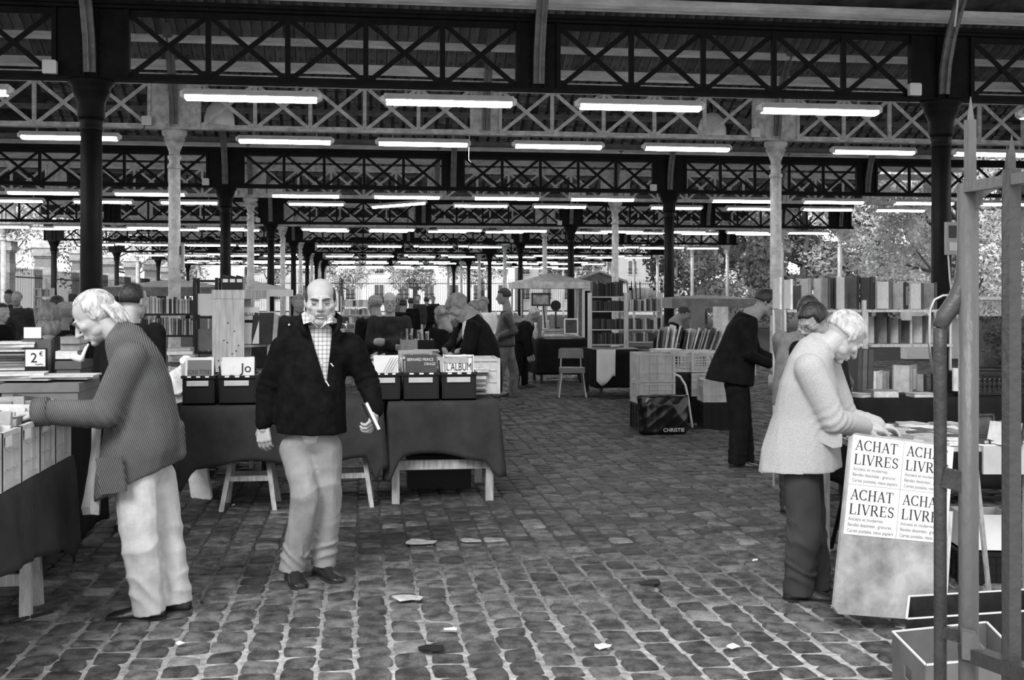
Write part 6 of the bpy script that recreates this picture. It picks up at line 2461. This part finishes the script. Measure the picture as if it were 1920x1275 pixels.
# stepped metal rack with two bays
ALU = ALU_
shelf_unit(1105, 1169, 18.4, 549, 653, [(556, 528), (583, 563), (617, 597), (645, 623)], 'aluminium stepped rack filled with dark leather volumes, left bay', ALU, ['black', 'dark', 'dark', 'charcoal'], 'the left bay of the stepped rack', bw=(.022, .036), depth=.25, wob=.01)
shelf_unit(1173, 1238, 18.7, 549, 653, [(583, 560), (617, 596), (640, 622)], 'aluminium stepped rack with mixed volumes, right bay', ALU, ['dark', 'pale', 'charcoal', 'grey', 'white'], 'the right bay of the stepped rack', bw=(.022, .045), depth=.25, wob=.03)
picture(1204, 540, 582, 50, 18.85, 'pale marbled board standing on top of the stepped rack', .0, .45, name='board', fm=M_IRONL)
for k in range(4):
    cu = P(1175 + k * 6, 532, 19)
    solo('rod', MB().tube([P(1180 + k * 7, 582, 18.78), P(1176 + k * 8, 528, 18.78)], .008, 6), M_INK, '%s thin dark rod from the left above the pale marbled board' % ORD[k], 'rod', group='thin rods above the rack')

# crates, bag and hand truck in the middle right
def Pz(px_, zc, z):
    p = P(px_, HOR, zc)
    return Vector((p.x, p.y, z))


ca = Pz(1223, 13.75, 0)
w1 = .36
crate(.40, .52, .33, M_BLACKP, 'black plastic crate at the bottom of the crate tower', (ca.x, ca.y, 0), 0, None, 4, solid=True)
crate(.40, .52, .26, M_CRATE, 'pale plastic crate in the middle of the tower, above the black one', (ca.x, ca.y, .335), 0, None, 4, solid=True)
crate(.40, .52, .35, M_CRATE, 'pale plastic crate on top of the tower behind the black bag', (ca.x, ca.y, .60), 0, None, 4, solid=True)
for k, px_ in enumerate((1262, 1313)):
    cb_ = Pz(px_, 14.7, 0)
    nm = ['left', 'right'][k]
    crate(.36, .5, .27, M_CRATE, 'slotted pale crate, %s one of the pair beside the tower' % nm, (cb_.x, cb_.y, .66), 0, 'pair of slotted crates', 4)
    crate(.36, .5, .30, M_BLACKP if k == 0 else M_CRATE, 'lower crate under the %s slotted crate' % nm, (cb_.x, cb_.y, .35), 0, None, 3, solid=True)
    crate(.36, .5, .33, M_BLACKP, 'black crate on the ground under the %s slotted crate' % nm, (cb_.x, cb_.y, .0), 0, None, 3, solid=True)
cb_ = Pz(1345, 13.9, 0)
crate(.4, .35, .28, M_CRATE, 'pale crate tipped beside the suited man\'s coat', (cb_.x, cb_.y, .34), -.1, None, 4, solid=True)
crate(.4, .35, .33, M_BLACKP, 'black crate on the ground behind the suited man', (cb_.x, cb_.y, 0), -.1, None, 4, solid=True)
bagp = Pz(1243, 13.28, 0)
mb = MB()
rings = []
for z, a, b in ((0, .26, .10), (.03, .29, .13), (.2, .30, .13), (.36, .31, .11), (.46, .32, .07), (.475, .31, .05)):
    rings.append([Vector((a * math.cos(q * PI / 14) * (1 if True else 0), b * math.sin(q * PI / 14), z)) for q in range(28)])
rings = [[Vector((math.copysign(abs(p.x) ** .7 * (abs(rings[k][0].x) ** .3), p.x), p.y, p.z)) for p in r] for k, r in enumerate(rings)]
mb.loft(rings)
me_ = eval_mesh(mb, .012, 2)
a_ = co(me_)
n_ = nr(me_)
setco(me_, a_ + n_ * (folds(a_, 9, 9, (1, 1, .8), 3) * .005)[:, None])
t = thing('bin_bag', 'glossy black bag with white lettering in front of the crate tower', 'bag', bagp, -.05)
me_.materials.append(mat('gloss_black_bag', .004, .2, .3, 6, 0, 0, .5))
me_.polygons.foreach_set('use_smooth', [True] * len(me_.polygons))
link('bag_body', me_, t)
part(t, 'lettering', onplane(font_mb('CHRISTIE', .062, .002), (-.03, -.150, .05), (1, 0, 0), (0, 0, 1)), M_WHITE)
ht = thing('hand_truck', 'white tubular hand truck standing behind the black bag', 'trolley', Pz(1275, 13.55, 0))
j = px(13.55)
for dz in (0, .32):
    part(ht, 'tube_frame', MB().tube([j(1248, 703, dz), j(1262, 700, dz), j(1275, 706, dz), j(1285, 722, dz), j(1290, 745, dz), j(1294, 775, dz), j(1298, 802 if dz == 0 else 792, dz)], .014, 8), M_WHITE, True, world=True)
for y_ in (735, 775):
    x_ = 1288 if y_ == 735 else 1294
    part(ht, 'crossbar', MB().tube([j(x_, y_, 0), j(x_, y_ - 3, .32)], .01, 8), M_WHITE, True, world=True)
# leaning magazines and books above the slotted crates
poly = [(Pz(1228, 14.9, 0).x, Pz(1228, 14.9, 0).y), (Pz(1228, 14.9, 0).x + 1.0, Pz(1228, 14.9, 0).y), (Pz(1228, 14.9, 0).x + 1.0, Pz(1228, 14.9, 0).y + .9), (Pz(1228, 14.9, 0).x, Pz(1228, 14.9, 0).y + .9)]
table('folding table behind the slotted crates', poly, .90, M_DKWOOD)
for q in range(20):
    px_ = 1233 + q * 5.6
    c = Pz(px_, 15.3, .905)
    book((c.x, c.y, .91), rs.uniform(.012, .03), .22, rs.uniform(.26, .34), 0, rs.choice(['white', 'white', 'pale', 'grey', 'dark']), '%s leaning magazine from the left above the slotted crates' % ORD[q], 'magazines leaning above the slotted crates',
         rot=(rs.uniform(-.1, .1), .12 + .25 * (q / 20) + rs.uniform(-.05, .05), rs.uniform(-.4, .1)), parts=False, name='magazine')
for q in range(22):
    c = Pz(1190 + q * 2.2, 14.2 + .01 * q, .97)
pile(Pz(1210, 15.6, 0).x + .5, Pz(1210, 15.6, 0).y + .1, .91, 4, .5, .3, 'the catalogues lying behind the crate tower', ['white', 'pale'], 'catalogues behind the crate tower', name='magazine')
pile(ca.x + .16, ca.y, .955, 3, .34, .28, 'the papers lying on the top crate of the tower', ['white', 'white', 'pale'], 'papers on the crate tower', name='magazine')
# grey display panels
for k, (px0, px1) in enumerate(((1295, 1322), (1337, 1366))):
    a, b = P(px0, 622, 16.6), P(px1, 575, 16.6)
    solo('display_panel', MB().box(((a.x + b.x) / 2, a.y, (a.z + b.z) / 2), (b.x - a.x, .03, b.z - a.z)).box(((a.x + b.x) / 2, a.y + .02, a.z / 2), (.04, .04, a.z)), gb if k == 0 else M_IRONL, '%s display panel left of the suited man' % ['darker', 'paler'][k], 'panel')
tent(1318, 24, 1.7, 1.60, 1.68, 'flat grey awning by the garden, left of the suited man', M_IRONM)

# ---------------------------------------------------------------- right stall: display of old books
ZR = .84
R1 = [(3.78, 8.15), (6.3, 8.15), (6.3, 8.84), (3.78, 8.84)]
table('long table of the old book display on the right', R1, ZR - .01, M_DKWOOD)
drape('black cloth over the old book display table', R1, ZR, lambda k, u: .70, M_CLOTHB, 33, .02, 8)
# tiered rack of steel tubes and boards
YR = 9.06


def zcY(px_, Y):
    u = (px_ - 960) / FOC
    return Y / (cT - u * sT)


x0, x1 = xat(1462, YR), xat(1768, YR)
t = thing('display_rack', 'tubular rack with two board tiers of old books behind the right table', 'rack', ((x0 + x1) / 2, YR, 0))
hw = (x1 - x0) / 2
ztier = [CAMH - (580 - HOR) / FOC * zcY(1610, YR), CAMH - (644 - HOR) / FOC * zcY(1690, YR)]
for sx in (-1, -.02, 1):
    for sy in (-.12, .14):
        part(t, 'post', MB().tube([(sx * hw, sy, 0), (sx * hw, sy, ztier[0])], .012, 8), M_STEEL)
for zt in ztier:
    part(t, 'tier_board', MB().box((0 if zt == ztier[0] else hw * .5, 0, zt - .012), (2 * hw if zt == ztier[0] else hw, .34, .02)), M_WOOD)
part(t, 'tube_rail', MB().tube([P(1748, 700, 8.6), P(1742, 640, 8.6), P(1744, 580, 8.6), P(1752, 562, 8.6), P(1768, 554, 8.6), P(1790, 553, 8.6)], .011, 8), M_STEEL, True, world=True)
part(t, 'wood_post', MB().box((xat(1627, 8.8) - t.location.x, -.19, (ztier[1] + ztier[0]) / 2), (.035, .02, .45)), M_WOOD)


def display_book(px0, px1, ytop, ybot, zc, tn_l, tn_r, lab, split=.45, art=None, zb=None):
    """old book standing half open, boards splayed: left board = page block, right board = cover"""
    k = zc / FOC
    W_ = (px1 - px0) * k
    H = (ybot - ytop) * k
    c = P(px0 + (px1 - px0) * split, ybot, zc)
    if zb is not None:
        c.z = zb
    t = thing('old_book', lab, 'book', c, 0, 'old books on the display rack')
    lw, rw = W_ * split, W_ * (1 - split)
    part(t, 'page_block', MB().prism([(-lw, .06), (-lw, .085), (0, .0), (0, -.03)], (0, 0, H / 2), (1, 0, 0), (0, 1, 0), H * .96), M_PAGE if tn_l is None else tone(tn_l))
    part(t, 'cover', MB().prism([(0, -.032), (rw, .07), (rw, .078), (0, -.022)], (0, 0, H / 2), (1, 0, 0), (0, 1, 0), H), tone(tn_r))
    part(t, 'spine', MB().tube([(0, -.03, 0), (0, -.03, H)], .012, 8), tone(tn_r))
    if art:
        part(t, 'plate', MB().prism([(rw * .2, -.016), (rw * .8, .045), (rw * .8, .041), (rw * .2, -.020)], (0, 0, H / 2), (1, 0, 0), (0, 1, 0), H * .7), tone(art))
    return t


top = [(1455, 1473, 520, 578, None, 'white'), (1475, 1488, 523, 578, None, 'white'), (1490, 1506, 535, 578, 'charcoal', 'dark'), (1507, 1530, 521, 578, 'pale', 'grey'), (1532, 1546, 521, 580, None, 'pale'), (1546, 1558, 520, 582, 'grey', 'dark'),
       (1558, 1572, 521, 582, 'dark', 'black'), (1573, 1594, 518, 583, None, 'dark'), (1595, 1618, 518, 583, 'charcoal', 'black'), (1620, 1649, 519, 580, 'dark', 'black'), (1631, 1660, 532, 579, None, 'dark'), (1650, 1682, 527, 578, None, 'charcoal'),
       (1683, 1712, 530, 579, 'pale', 'black'), (1713, 1740, 531, 578, None, 'dark'), (1738, 1764, 530, 578, 'grey', 'dark')]
for k, (a, b, yt, yb, tl_, tr_) in enumerate(top):
    display_book(a, b, yt, 580, zcY((a + b) / 2, YR - .04 if k % 2 else YR + .06), tl_, tr_, '%s old book from the left along the top tier of the display rack' % ORD[k], .5 if k % 3 else .35, 'pale' if k in (4, 7, 12) else None, ztier[0])
mid = [(1628, 1652, 592, None, 'black'), (1652, 1676, 593, 'grey', 'black'), (1676, 1694, 598, None, 'dark'), (1694, 1718, 600, 'charcoal', 'pale'), (1718, 1742, 592, None, 'dark'), (1742, 1758, 592, None, 'pale')]
for k, (a, b, yt, tl_, tr_) in enumerate(mid):
    display_book(a, b, yt, 644, zcY((a + b) / 2, YR), tl_, tr_, '%s old book from the left on the middle tier of the rack' % ORD[k], .45, 'pale' if k in (0, 3) else None, ztier[1])
low = [(1628, 1655, 663, 703, 'dark', 'black'), (1655, 1670, 665, 703, 'pale', 'grey'), (1670, 1690, 668, 706, 'charcoal', 'dark'), (1722, 1742, 668, 700, 'pale', 'black')]
for k, (a, b, yt, yb, tl_, tr_) in enumerate(low):
    zc_ = 9.2
    H = (yb - yt) / FOC * zc_
    display_book(a, b, CAMH and HOR + (CAMH - ZR - .02 - H) * FOC / zc_, HOR + (CAMH - ZR - .015) * FOC / zc_, zc_, tl_, tr_, '%s low book from the left behind the open volumes' % ORD[k], .45, None, ZR + .012)
# crates propping the low row, open volumes and flat volumes on the table
display_book(1626, 1664, 703, 747, 8.98, 'white', 'pale', 'open pale volume with a plate standing on the black cloth', .45, 'white', ZR + .012)
display_book(1681, 1729, 690, 745, 8.98, 'pale', 'grey', 'large open illustrated volume standing in the middle of the black table', .5, 'pale', ZR + .012)


def flat_book(px_, zc, z, w, d, h, rz, tn, lab, name='book', group=None):
    c = Pz(px_, zc, z)
    t = thing(name, lab, 'book', c, rz, group)
    part(t, 'cover', MB().box((0, 0, .002), (w, d, .004)).box((0, 0, h - .002), (w, d, .004)).box((-w / 2 + .002, 0, h / 2), (.004, d, h)), tone(tn))
    part(t, 'pages', MB().box((.003, 0, h / 2), (w - .01, d - .008, h - .009)), M_PAGE)
    return t


flat_book(1608, 8.78, ZR + .008, .12, .17, .03, .5, 'pale', 'small propped book at the left end of the black table')
flat_book(1655, 8.78, ZR + .008, .20, .16, .055, -.12, 'grey', 'thick grey volume lying before the open pale one')
flat_book(1727, 8.80, ZR + .008, .20, .15, .03, .05, 'pale', 'flat pale volume lying before the large open one')
flat_book(1700, 8.9, ZR + .008, .1, .15, .02, .2, 'dark', 'thin dark volume between the open volumes')
crate(.5, .3, .18, M_BLACKP, 'black plastic crate at the right end of the display table', (xat(1858, 8.4), 8.45, ZR + .012), 0, None, 6)
display_book(1795, 1833, 690, 735, 8.75, 'white', 'dark', 'small book leaning behind the iron gate post', .4)
for k, (px_, yt, tn) in enumerate(((1600, 655, 'dark'), (1609, 650, 'charcoal'), (1619, 656, 'dark'))):
    c = Pz(px_, 9.05, ZR + .012)
    book(c, .05, .2, .36, 0, tn, '%s tall dark volume from the left behind the tweed man\'s face' % ORD[k], 'tall dark volumes behind the tweed man', rot=(0, .03, .1))

# ---------------------------------------------------------------- small book table (R2) with the poster board
z2 = .83
A, B = P(1612, HOR, 6.0), P(1960, HOR, 6.0)
A.z = B.z = 0.0
dv = (B - A)
dv.z = 0
L_ = dv.length
dv.normalize()
bk_ = Vector((-dv.y, dv.x, 0))
q0, q1, q2, q3 = A, B, B + bk_ * .95, A + bk_ * .95
R2 = rect(q0, q1, q2, q3)
table('small trestle table of little books behind the poster board', R2, z2, M_WOOD)
mbx = MB().prism([(p[0], p[1]) for p in R2], (0, 0, z2 + .006), (1, 0, 0), (0, 1, 0), .006)
solo('table_paper', mbx, M_WHITE, 'white sheet covering the top of the little book table', 'sheet')
ap = (A + B) / 2 - bk_ * .02
solo('table_apron', MB().bar(A + dv * .65 - bk_ * .02 + UP * (z2 - .07), B - bk_ * .02 + UP * (z2 - .07), .02, .15), mat('apron', .38, .8, .1), 'pale board along the front of the little book table', 'board')
n = 0
for r in range(6):
    for q in range(13):
        if rs.random() < .12:
            continue
        c = A + dv * (.06 + q * (L_ - .1) / 13 + rs.uniform(-.015, .015)) + bk_ * (.09 + r * .155 + rs.uniform(-.01, .01))
        w_ = rs.uniform(.075, .105)
        t = thing('small_book', '%s little book, %s row from the front, white-topped table' % (ORD[q], ORD[r]), 'book', (c.x, c.y, z2 + .0105), math.atan2(dv.y, dv.x) + rs.uniform(-.5, .5), 'little books on the white-topped table')
        hh = rs.uniform(.008, .024)
        k_ = rs.choice(['white', 'pale', 'grey', 'dark', 'pale', 'charcoal'])
        part(t, 'cover', MB().box((0, 0, .001), (w_, .145, .002)).box((0, 0, hh), (w_, .145, .002)).box((-w_ / 2, 0, hh / 2), (.003, .145, hh)), tone(k_))
        part(t, 'pages', MB().box((.002, 0, hh / 2), (w_ - .006, .138, hh - .002)), M_PAGE)
picture(1846, 776, 818, 40, 6.12, 'dark album standing upright at the right end of the little book table', .12, .06, name='album', fm=M_DKWOOD)
for k in range(6):
    c = P(1868 + k * 6, 815, 6.0)
    book((c.x, c.y, z2 + .012), .012, .13, .12, 0, ['white', 'pale', 'dark'][k % 3], '%s thin booklet from the left beside the dark album' % ORD[k], 'booklets beside the dark album', rot=(0, .2, .2), parts=False)
# trestle legs at the back
for (xa, ya, xb, yb, lab) in ((1600, 850, 1558, 1010, 'thin black iron leg left of the poster board'), (1829, 870, 1857, 1138, 'peeling pale pole leg behind the gate')):
    zc_ = 6.5 if xa < 1700 else 5.75
    p_hi, p_lo = P(xa, ya, zc_ - .1), G(xb, yb if xa > 1700 else 1030)
    solo('trestle_leg', MB().tube([p_lo, p_hi], .014, 8), M_IRON if xa < 1700 else M_WOOD, lab, 'leg')

# poster board
pb0 = P(1560, 1155, 5.38)
pb1 = G(1783, 1171)
ptop = P(1594, 815, 5.60)
ax = (pb1 - pb0).normalized()
ay = (ptop - pb0)
hgt = ay.length
ay.normalize()
skew = 0.0
nz = ax.cross(ay)
bw_ = .615
poly = [(.03, 0), (bw_ - .03, 0), (bw_, .03), (bw_ + skew * .5, hgt - .03), (bw_ - .03 + skew * .5, hgt), (.03 + skew, hgt), (skew, hgt - .03), (0, .03)]
bt = thing('poster_board', 'stained pale board with four ACHAT LIVRES notices leaning on the table', 'sign', pb0)
part(bt, 'board', MB().prism(poly, Vector((0, 0, .012)) - nz * .0, ax, ay, .02), mat('stained_board', .30, .75, .45, 4.5, .2, 40, .25, (1, 1, 1), c2=.42))
part(bt, 'edge_strip', MB().prism([(bw_ + .004, 0), (bw_ + .055, .0), (bw_ + .05, hgt * .62), (bw_ + .004, hgt * .62)], Vector((0, 0, .012)) - nz * .03, ax, ay, .015), M_PINE)


# -- serif letters for the notices
def glyph(ch):
    th, tn = .115, .045
    s = []      # list of (x0,y0,x1,y1,w)
    sf = .045

    def ser(x, y, l=.13):
        s.append((x - l, y + (sf / 2 if y < .5 else -sf / 2), x + l, y + (sf / 2 if y < .5 else -sf / 2), sf))

    def arc(cx, cy, rx, ry, a0, a1, wa, wb, n=10):
        for i in range(n):
            t0 = math.radians(a0 + (a1 - a0) * i / n)
            t1 = math.radians(a0 + (a1 - a0) * (i + 1) / n)
            w = wa + (wb - wa) * abs(math.cos((t0 + t1) / 2))
            s.append((cx + rx * math.cos(t0), cy + ry * math.sin(t0), cx + rx * math.cos(t1), cy + ry * math.sin(t1), w))
    if ch == 'A':
        s += [(.36, .97, .08, .02, tn), (.36, 1, .64, .02, th), (.17, .34, .55, .34, tn)]
        ser(.08, 0, .1)
        ser(.64, 0, .12)
        return s, .74
    if ch == 'C':
        arc(.4, .5, .34, .47, 48, 312, tn, th, 18)
        s += [(.64, .98, .64, .70, .035), (.66, .02, .66, .26, .035)]
        return s, .76
    if ch == 'H':
        s += [(.14, 0, .14, 1, th), (.64, 0, .64, 1, th), (.14, .52, .64, .52, tn)]
        for x in (.14, .64):
            ser(x, 0)
            ser(x, 1)
        return s, .82
    if ch == 'T':
        s += [(.34, 0, .34, 1, th), (.02, .975, .66, .975, tn), (.03, 1, .03, .76, .035), (.65, 1, .65, .76, .035)]
        ser(.34, 0)
        return s, .70
    if ch == 'L':
        s += [(.14, 0, .14, 1, th), (.14, .025, .58, .025, tn), (.58, 0, .58, .26, .035)]
        ser(.14, 0)
        ser(.14, 1)
        return s, .64
    if ch == 'I':
        s += [(.16, 0, .16, 1, th)]
        ser(.16, 0)
        ser(.16, 1)
        return s, .36
    if ch == 'V':
        s += [(.08, .98, .36, 0, th), (.36, .0, .64, .98, tn)]
        ser(.08, 1, .12)
        ser(.64, 1, .1)
        return s, .72
    if ch == 'R':
        s += [(.14, 0, .14, 1, th), (.14, .975, .36, .975, tn), (.14, .5, .36, .5, tn), (.34, .5, .68, .0, th)]
        arc(.35, .738, .2, .238, -90, 90, tn, th, 8)
        ser(.14, 0)
        ser(.14, 1, .1)
        ser(.68, 0, .07)
        return s, .78
    if ch == 'E':
        s += [(.14, 0, .14, 1, th), (.14, .975, .56, .975, tn), (.14, .52, .44, .52, tn), (.14, .025, .58, .025, tn), (.56, 1, .56, .78, .035), (.58, 0, .58, .24, .035), (.44, .62, .44, .42, .03)]
        ser(.14, 0)
        ser(.14, 1)
        return s, .66
    if ch == 'S':
        arc(.3, .74, .2, .235, 20, 225, tn, th * .8, 10)
        arc(.3, .26, .21, .235, 200, 405, tn, th * .8, 10)
        s += [(.15, .58, .46, .42, th), (.5, .98, .5, .74, .035), (.09, .02, .09, .27, .035)]
        return s, .6
    return s, .4


def serif_text(txt, h, xs=1.0, depth=.0014):
    mb = MB()
    x = 0
    for ch in txt:
        segs, adv = glyph(ch)
        for k, (x0, y0, x1, y1, w) in enumerate(segs):
            mb.bar(((x + x0 * xs) * h, y0 * h, 0), ((x + x1 * xs) * h, y1 * h, 0), w * h, depth + k * 1e-5, (0, 0, 1))
        x += (adv + .06) * xs
    return mb, x * h


M_INKP = mat('printed_ink', .02, .8, 0)
M_INKS = mat('faded_small_print', .22, .8, 0)
fo = nz * .0105 + Vector((0, 0, .012))
for ci in range(2):
    for ri in range(2):
        nm = ('upper' if ri == 0 else 'lower') + ' ' + ('left' if ci == 0 else 'right')
        sw, sh_ = .298, .245
        yb_ = hgt - .012 - (ri + 1) * sh_ - ri * .002
        xb_ = ci * (sw + .004) + .012 + skew * (yb_ + sh_ / 2) / hgt * (1 - .25 * ci) - ri * .0
        o0 = fo + ax * xb_ + ay * yb_
        sheet = part(bt, 'notice', MB().prism([(0, 0), (sw, 0), (sw, sh_), (0, sh_)], o0 + nz * .001, ax, ay, .0018), M_PAPER)
        grp = MB()
        for txt, yy in (('ACHAT', .172), ('LIVRES', .100)):
            m_, wd = serif_text(txt, .052)
            sc = .262 / wd if txt == 'LIVRES' else .250 / wd
            m_.v = [(v[0] * sc, v[1], v[2]) for v in m_.v]
            onplane(m_, o0 + nz * .003 + ax * .018 + ay * yy, ax, ay)
            grp.add(m_.v, m_.f)
        link('headline', grp.mesh('headline', M_INKP), sheet)
        grp = MB()
        for txt, yy, wd in (('Anciens et modernes', .070, .20), ('Bandes dessinées ; gravures', .042, .25), ('Cartes postales, vieux papiers', .013, .265)):
            m_ = font_mb(txt, .024, .0005)
            mx_ = max(v[0] for v in m_.v)
            m_.v = [(v[0] * wd / mx_, v[1], v[2]) for v in m_.v]
            onplane(m_, o0 + nz * .0028 + ax * .016 + ay * yy, ax, ay)
            grp.add(m_.v, m_.f)
        link('small_print', grp.mesh('small_print', M_INKS), sheet)

# white box behind the gate, on a small dark crate
c = Pz(1838, 6.45, 0)
crate(.3, .25, .19, M_BLACKP, 'low black crate under the white carton behind the gate', (c.x, c.y, 0), -.2, None, 3, solid=True)
t = thing('carton', 'open white carton standing behind the gate post', 'box', (c.x, c.y, .2), -.2)
bb = MB()
for (cx_, cy_, w_, d_) in ((0, -.12, .26, .006), (0, .12, .26, .006), (-.13, 0, .006, .24), (.13, 0, .006, .24)):
    bb.box((cx_, cy_, .1), (w_, d_, .2))
bb.box((0, 0, .003), (.26, .24, .006))
part(t, 'walls', bb, M_WHITE)
part(t, 'contents', MB().box((0, 0, .08), (.24, .22, .14)), M_BLACKP)

# cardboard boxes at the bottom right
def open_box(corners, h, m, lab, name='cardboard_box', hole=None, lining=None):
    """corners ccw world xy on the ground"""
    c = Vector((sum(p[0] for p in corners) / 4, sum(p[1] for p in corners) / 4, 0))
    t = thing(name, lab, 'box', c)
    ps = [Vector((p[0], p[1], 0)) - c for p in corners]
    for k in range(4):
        a, b = ps[k], ps[(k + 1) % 4]
        d = (b - a)
        L = d.length
        if hole == k:
            mb = MB()
            hx, hw_, hz, hh_ = L * .5, .045, h * .68, .026
            for (x0_, x1_, z0_, z1_) in ((0, hx - hw_, 0, h), (hx + hw_, L, 0, h), (hx - hw_, hx + hw_, 0, hz - hh_), (hx - hw_, hx + hw_, hz + hh_, h)):
                mb.prism([(x0_, z0_), (x1_, z0_), (x1_, z1_), (x0_, z1_)], a, d, UP, .006)
            part(t, 'panel', mb, m)
            for q in range(5):
                part(t, 'vent_slot', MB().prism([(L * .3 + q * .03, h * .12), (L * .3 + q * .03 + .014, h * .12), (L * .3 + q * .03 + .014, h * .38), (L * .3 + q * .03, h * .38)], a, d, UP, .009), M_INK)
        else:
            part(t, 'panel', MB().prism([(0, 0), (L, 0), (L, h), (0, h)], a, d, UP, .006), m)
    part(t, 'base', MB().prism([(p.x, p.y) for p in ps], (0, 0, .006), (1, 0, 0), (0, 1, 0), .008), m)
    rim = MB()
    for k in range(4):
        rim.bar(ps[k] + UP * h, ps[(k + 1) % 4] + UP * h, .009, .005)
    part(t, 'rim', rim, M_WHITE)
    return t


def gp(px_, zc):
    p = P(px_, HOR, zc)
    return (p.x, p.y)


M_GCARD = mat('grey_cardboard', .15, .8, .2, 4, .1, 40, .2)
M_DCARD = mat('dark_cardboard', .02, .8, .4, 10, .1, 40, .2)
open_box([gp(1736, 4.02), gp(1912, 4.12), gp(1850, 4.55), gp(1674, 4.42)], .31, M_GCARD, 'grey cardboard crate with a hand hole in the bottom right corner', hole=3)
open_box([gp(1700, 4.63), gp(1925, 4.75), gp(1930, 5.1), gp(1705, 4.98)], .30, M_DCARD, 'black-lined carton behind the crate with the hand hole')
for k in range(5):
    c = Pz(1765 + k * 26, 4.28, 0)
    t = flat_book(1765 + k * 26, 4.25 + .03 * (k % 2), .012, .10, .16, .19 + .01 * k, .2 * k, ['dark', 'grey', 'pale', 'dark', 'charcoal'][k], '%s book stack from the left inside the crate with the hand hole' % ORD[k], 'book_stack', 'books in the crate with the hand hole')
part(t, 'title', onplane(font_mb('SARCO', .03, .0006), (-.04, -.06, .232), (1, 0, 0), (0, 1, 0)), M_INK)

# ---------------------------------------------------------------- iron gate in the right foreground
ZG = 2.85
gt = thing('iron_gate', 'heavy painted iron gate with spear tips in the right foreground', 'gate', Pz(1814, ZG, 0))
M_GATE = mat('gate_paint', .10, .45, .08, 14, .5, 45, .45, (1, 1, .4))
M_GATED = mat('gate_paint_dark', .035, .45, .4, 5, .5, 45, .45)


def gz(y_, zc=ZG):
    return CAMH - (y_ - HOR) / FOC * zc


def vbar(px_, zc, y0, y1, w, m, nm, d=None):
    a, b = P(px_, y0, zc), P(px_, y1, zc)
    if y1 > 1400:
        b.z = .02
    return part(gt, nm, MB().bar(b, a, w, d or w, (0, 1, 0)), m, world=True)


a_, b_ = P(1816, 345, ZG), P(1816, 1500, ZG)
b_.z = .02
part(gt, 'main_post', MB().tube([b_, a_], .0245, 14), M_GATE, True, world=True)
p_ = P(1820, 262, ZG)
part(gt, 'spear_tip', MB().loft([[P(1820 + sx * 8, 262, ZG + sy * .01) for sx, sy in ((-1, -1), (1, -1), (1, 1), (-1, 1))], [P(1820 + sx * 7, 225, ZG + sy * .01) for sx, sy in ((-1, -1), (1, -1), (1, 1), (-1, 1))], [P(1820 + sx * .7, 181, ZG + sy * .001) for sx, sy in ((-1, -1), (1, -1), (1, 1), (-1, 1))]]), M_GATE, world=True)
part(gt, 'spear_shank', MB().bar(P(1819, 345, ZG), P(1819, 225, ZG), .022, .022, (0, 1, 0)), M_GATE, world=True)
# flank and scroll
pth = [(1763, 1500, .016), (1763, 1100, .016), (1763, 800, .016), (1762, 650, .017), (1763, 615, .019), (1770, 594, .022), (1783, 577, .023), (1795, 556, .022), (1803, 530, .020), (1806, 495, .016), (1806, 420, .015), (1806, 345, .015)]
tp = [P(a, b, ZG + .012) for a, b, _ in pth]
tp[0].z = .02
part(gt, 'side_bar', MB().tube(tp[:5], [c for _, _, c in pth[:5]], 10), M_GATED, True, world=True)
part(gt, 'scroll', MB().tube(tp[4:], [c for _, _, c in pth[4:]], 10), mat('gate_paint_mid', .05, .45, .1, 14, .4, 45, .45), True, world=True)
for y_ in (905, 1195):
    part(gt, 'link_bar', MB().bar(P(1763, y_ - 12, ZG + .01), P(1812, y_, ZG + .01), .04 if y_ < 1000 else .03, .05 if y_ < 1000 else .03), M_GATED, world=True)
Z2g = 2.55
part(gt, 'top_rail', MB().bar(P(1812, 352, ZG), P(1990, 322, 2.45), .030, .026), M_GATE, world=True)
part(gt, 'bottom_rail', MB().bar(P(1812, 1222, ZG), P(1990, 1285, 2.45), .045, .035), M_GATED, world=True)
br_ = [(1822, 392), (1832, 392), (1842, 372), (1858, 360), (1872, 354), (1872, 346), (1822, 352)]
part(gt, 'top_bracket', MB().prism([((a - 1822) / FOC * ZG, -(b - 392) / FOC * ZG) for a, b in br_][::-1], P(1822, 392, ZG - .01), D(1, .35, 0), UP, .02), M_GATE, world=True)
br_ = [(1800, 1180), (1824, 1185), (1832, 1205), (1848, 1222), (1850, 1238), (1800, 1232)]
part(gt, 'bottom_bracket', MB().prism([((a - 1800) / FOC * ZG, -(b - 1232) / FOC * ZG) for a, b in br_][::-1], P(1803, 1232, ZG - .04), D(1, .35, 0), UP, .035), M_GATE, world=True)
# second picket
for (xx, zc, yt, m, w, nm) in ((1897, 2.64, 252, mat('gate_paint_mid', .05), .030, 'picket'), (1888, 2.75, 272, M_GATED, .018, 'picket')):
    part(gt, nm, MB().bar(Vector((P(xx, 400, zc).x, P(xx, 400, zc).y, .05)), P(xx, yt + 65, zc), w, w, (0, 1, 0)), m, world=True)
    a = w * .33 * FOC / zc
    part(gt, 'spear_tip', MB().loft([[P(xx + sx * a, yt + 68, zc + sy * .008) for sx, sy in ((-1, -1), (1, -1), (1, 1), (-1, 1))], [P(xx + sx * a, yt + 38, zc + sy * .008) for sx, sy in ((-1, -1), (1, -1), (1, 1), (-1, 1))], [P(xx + sx * .5, yt, zc + sy * .001) for sx, sy in ((-1, -1), (1, -1), (1, 1), (-1, 1))]]), m, world=True)
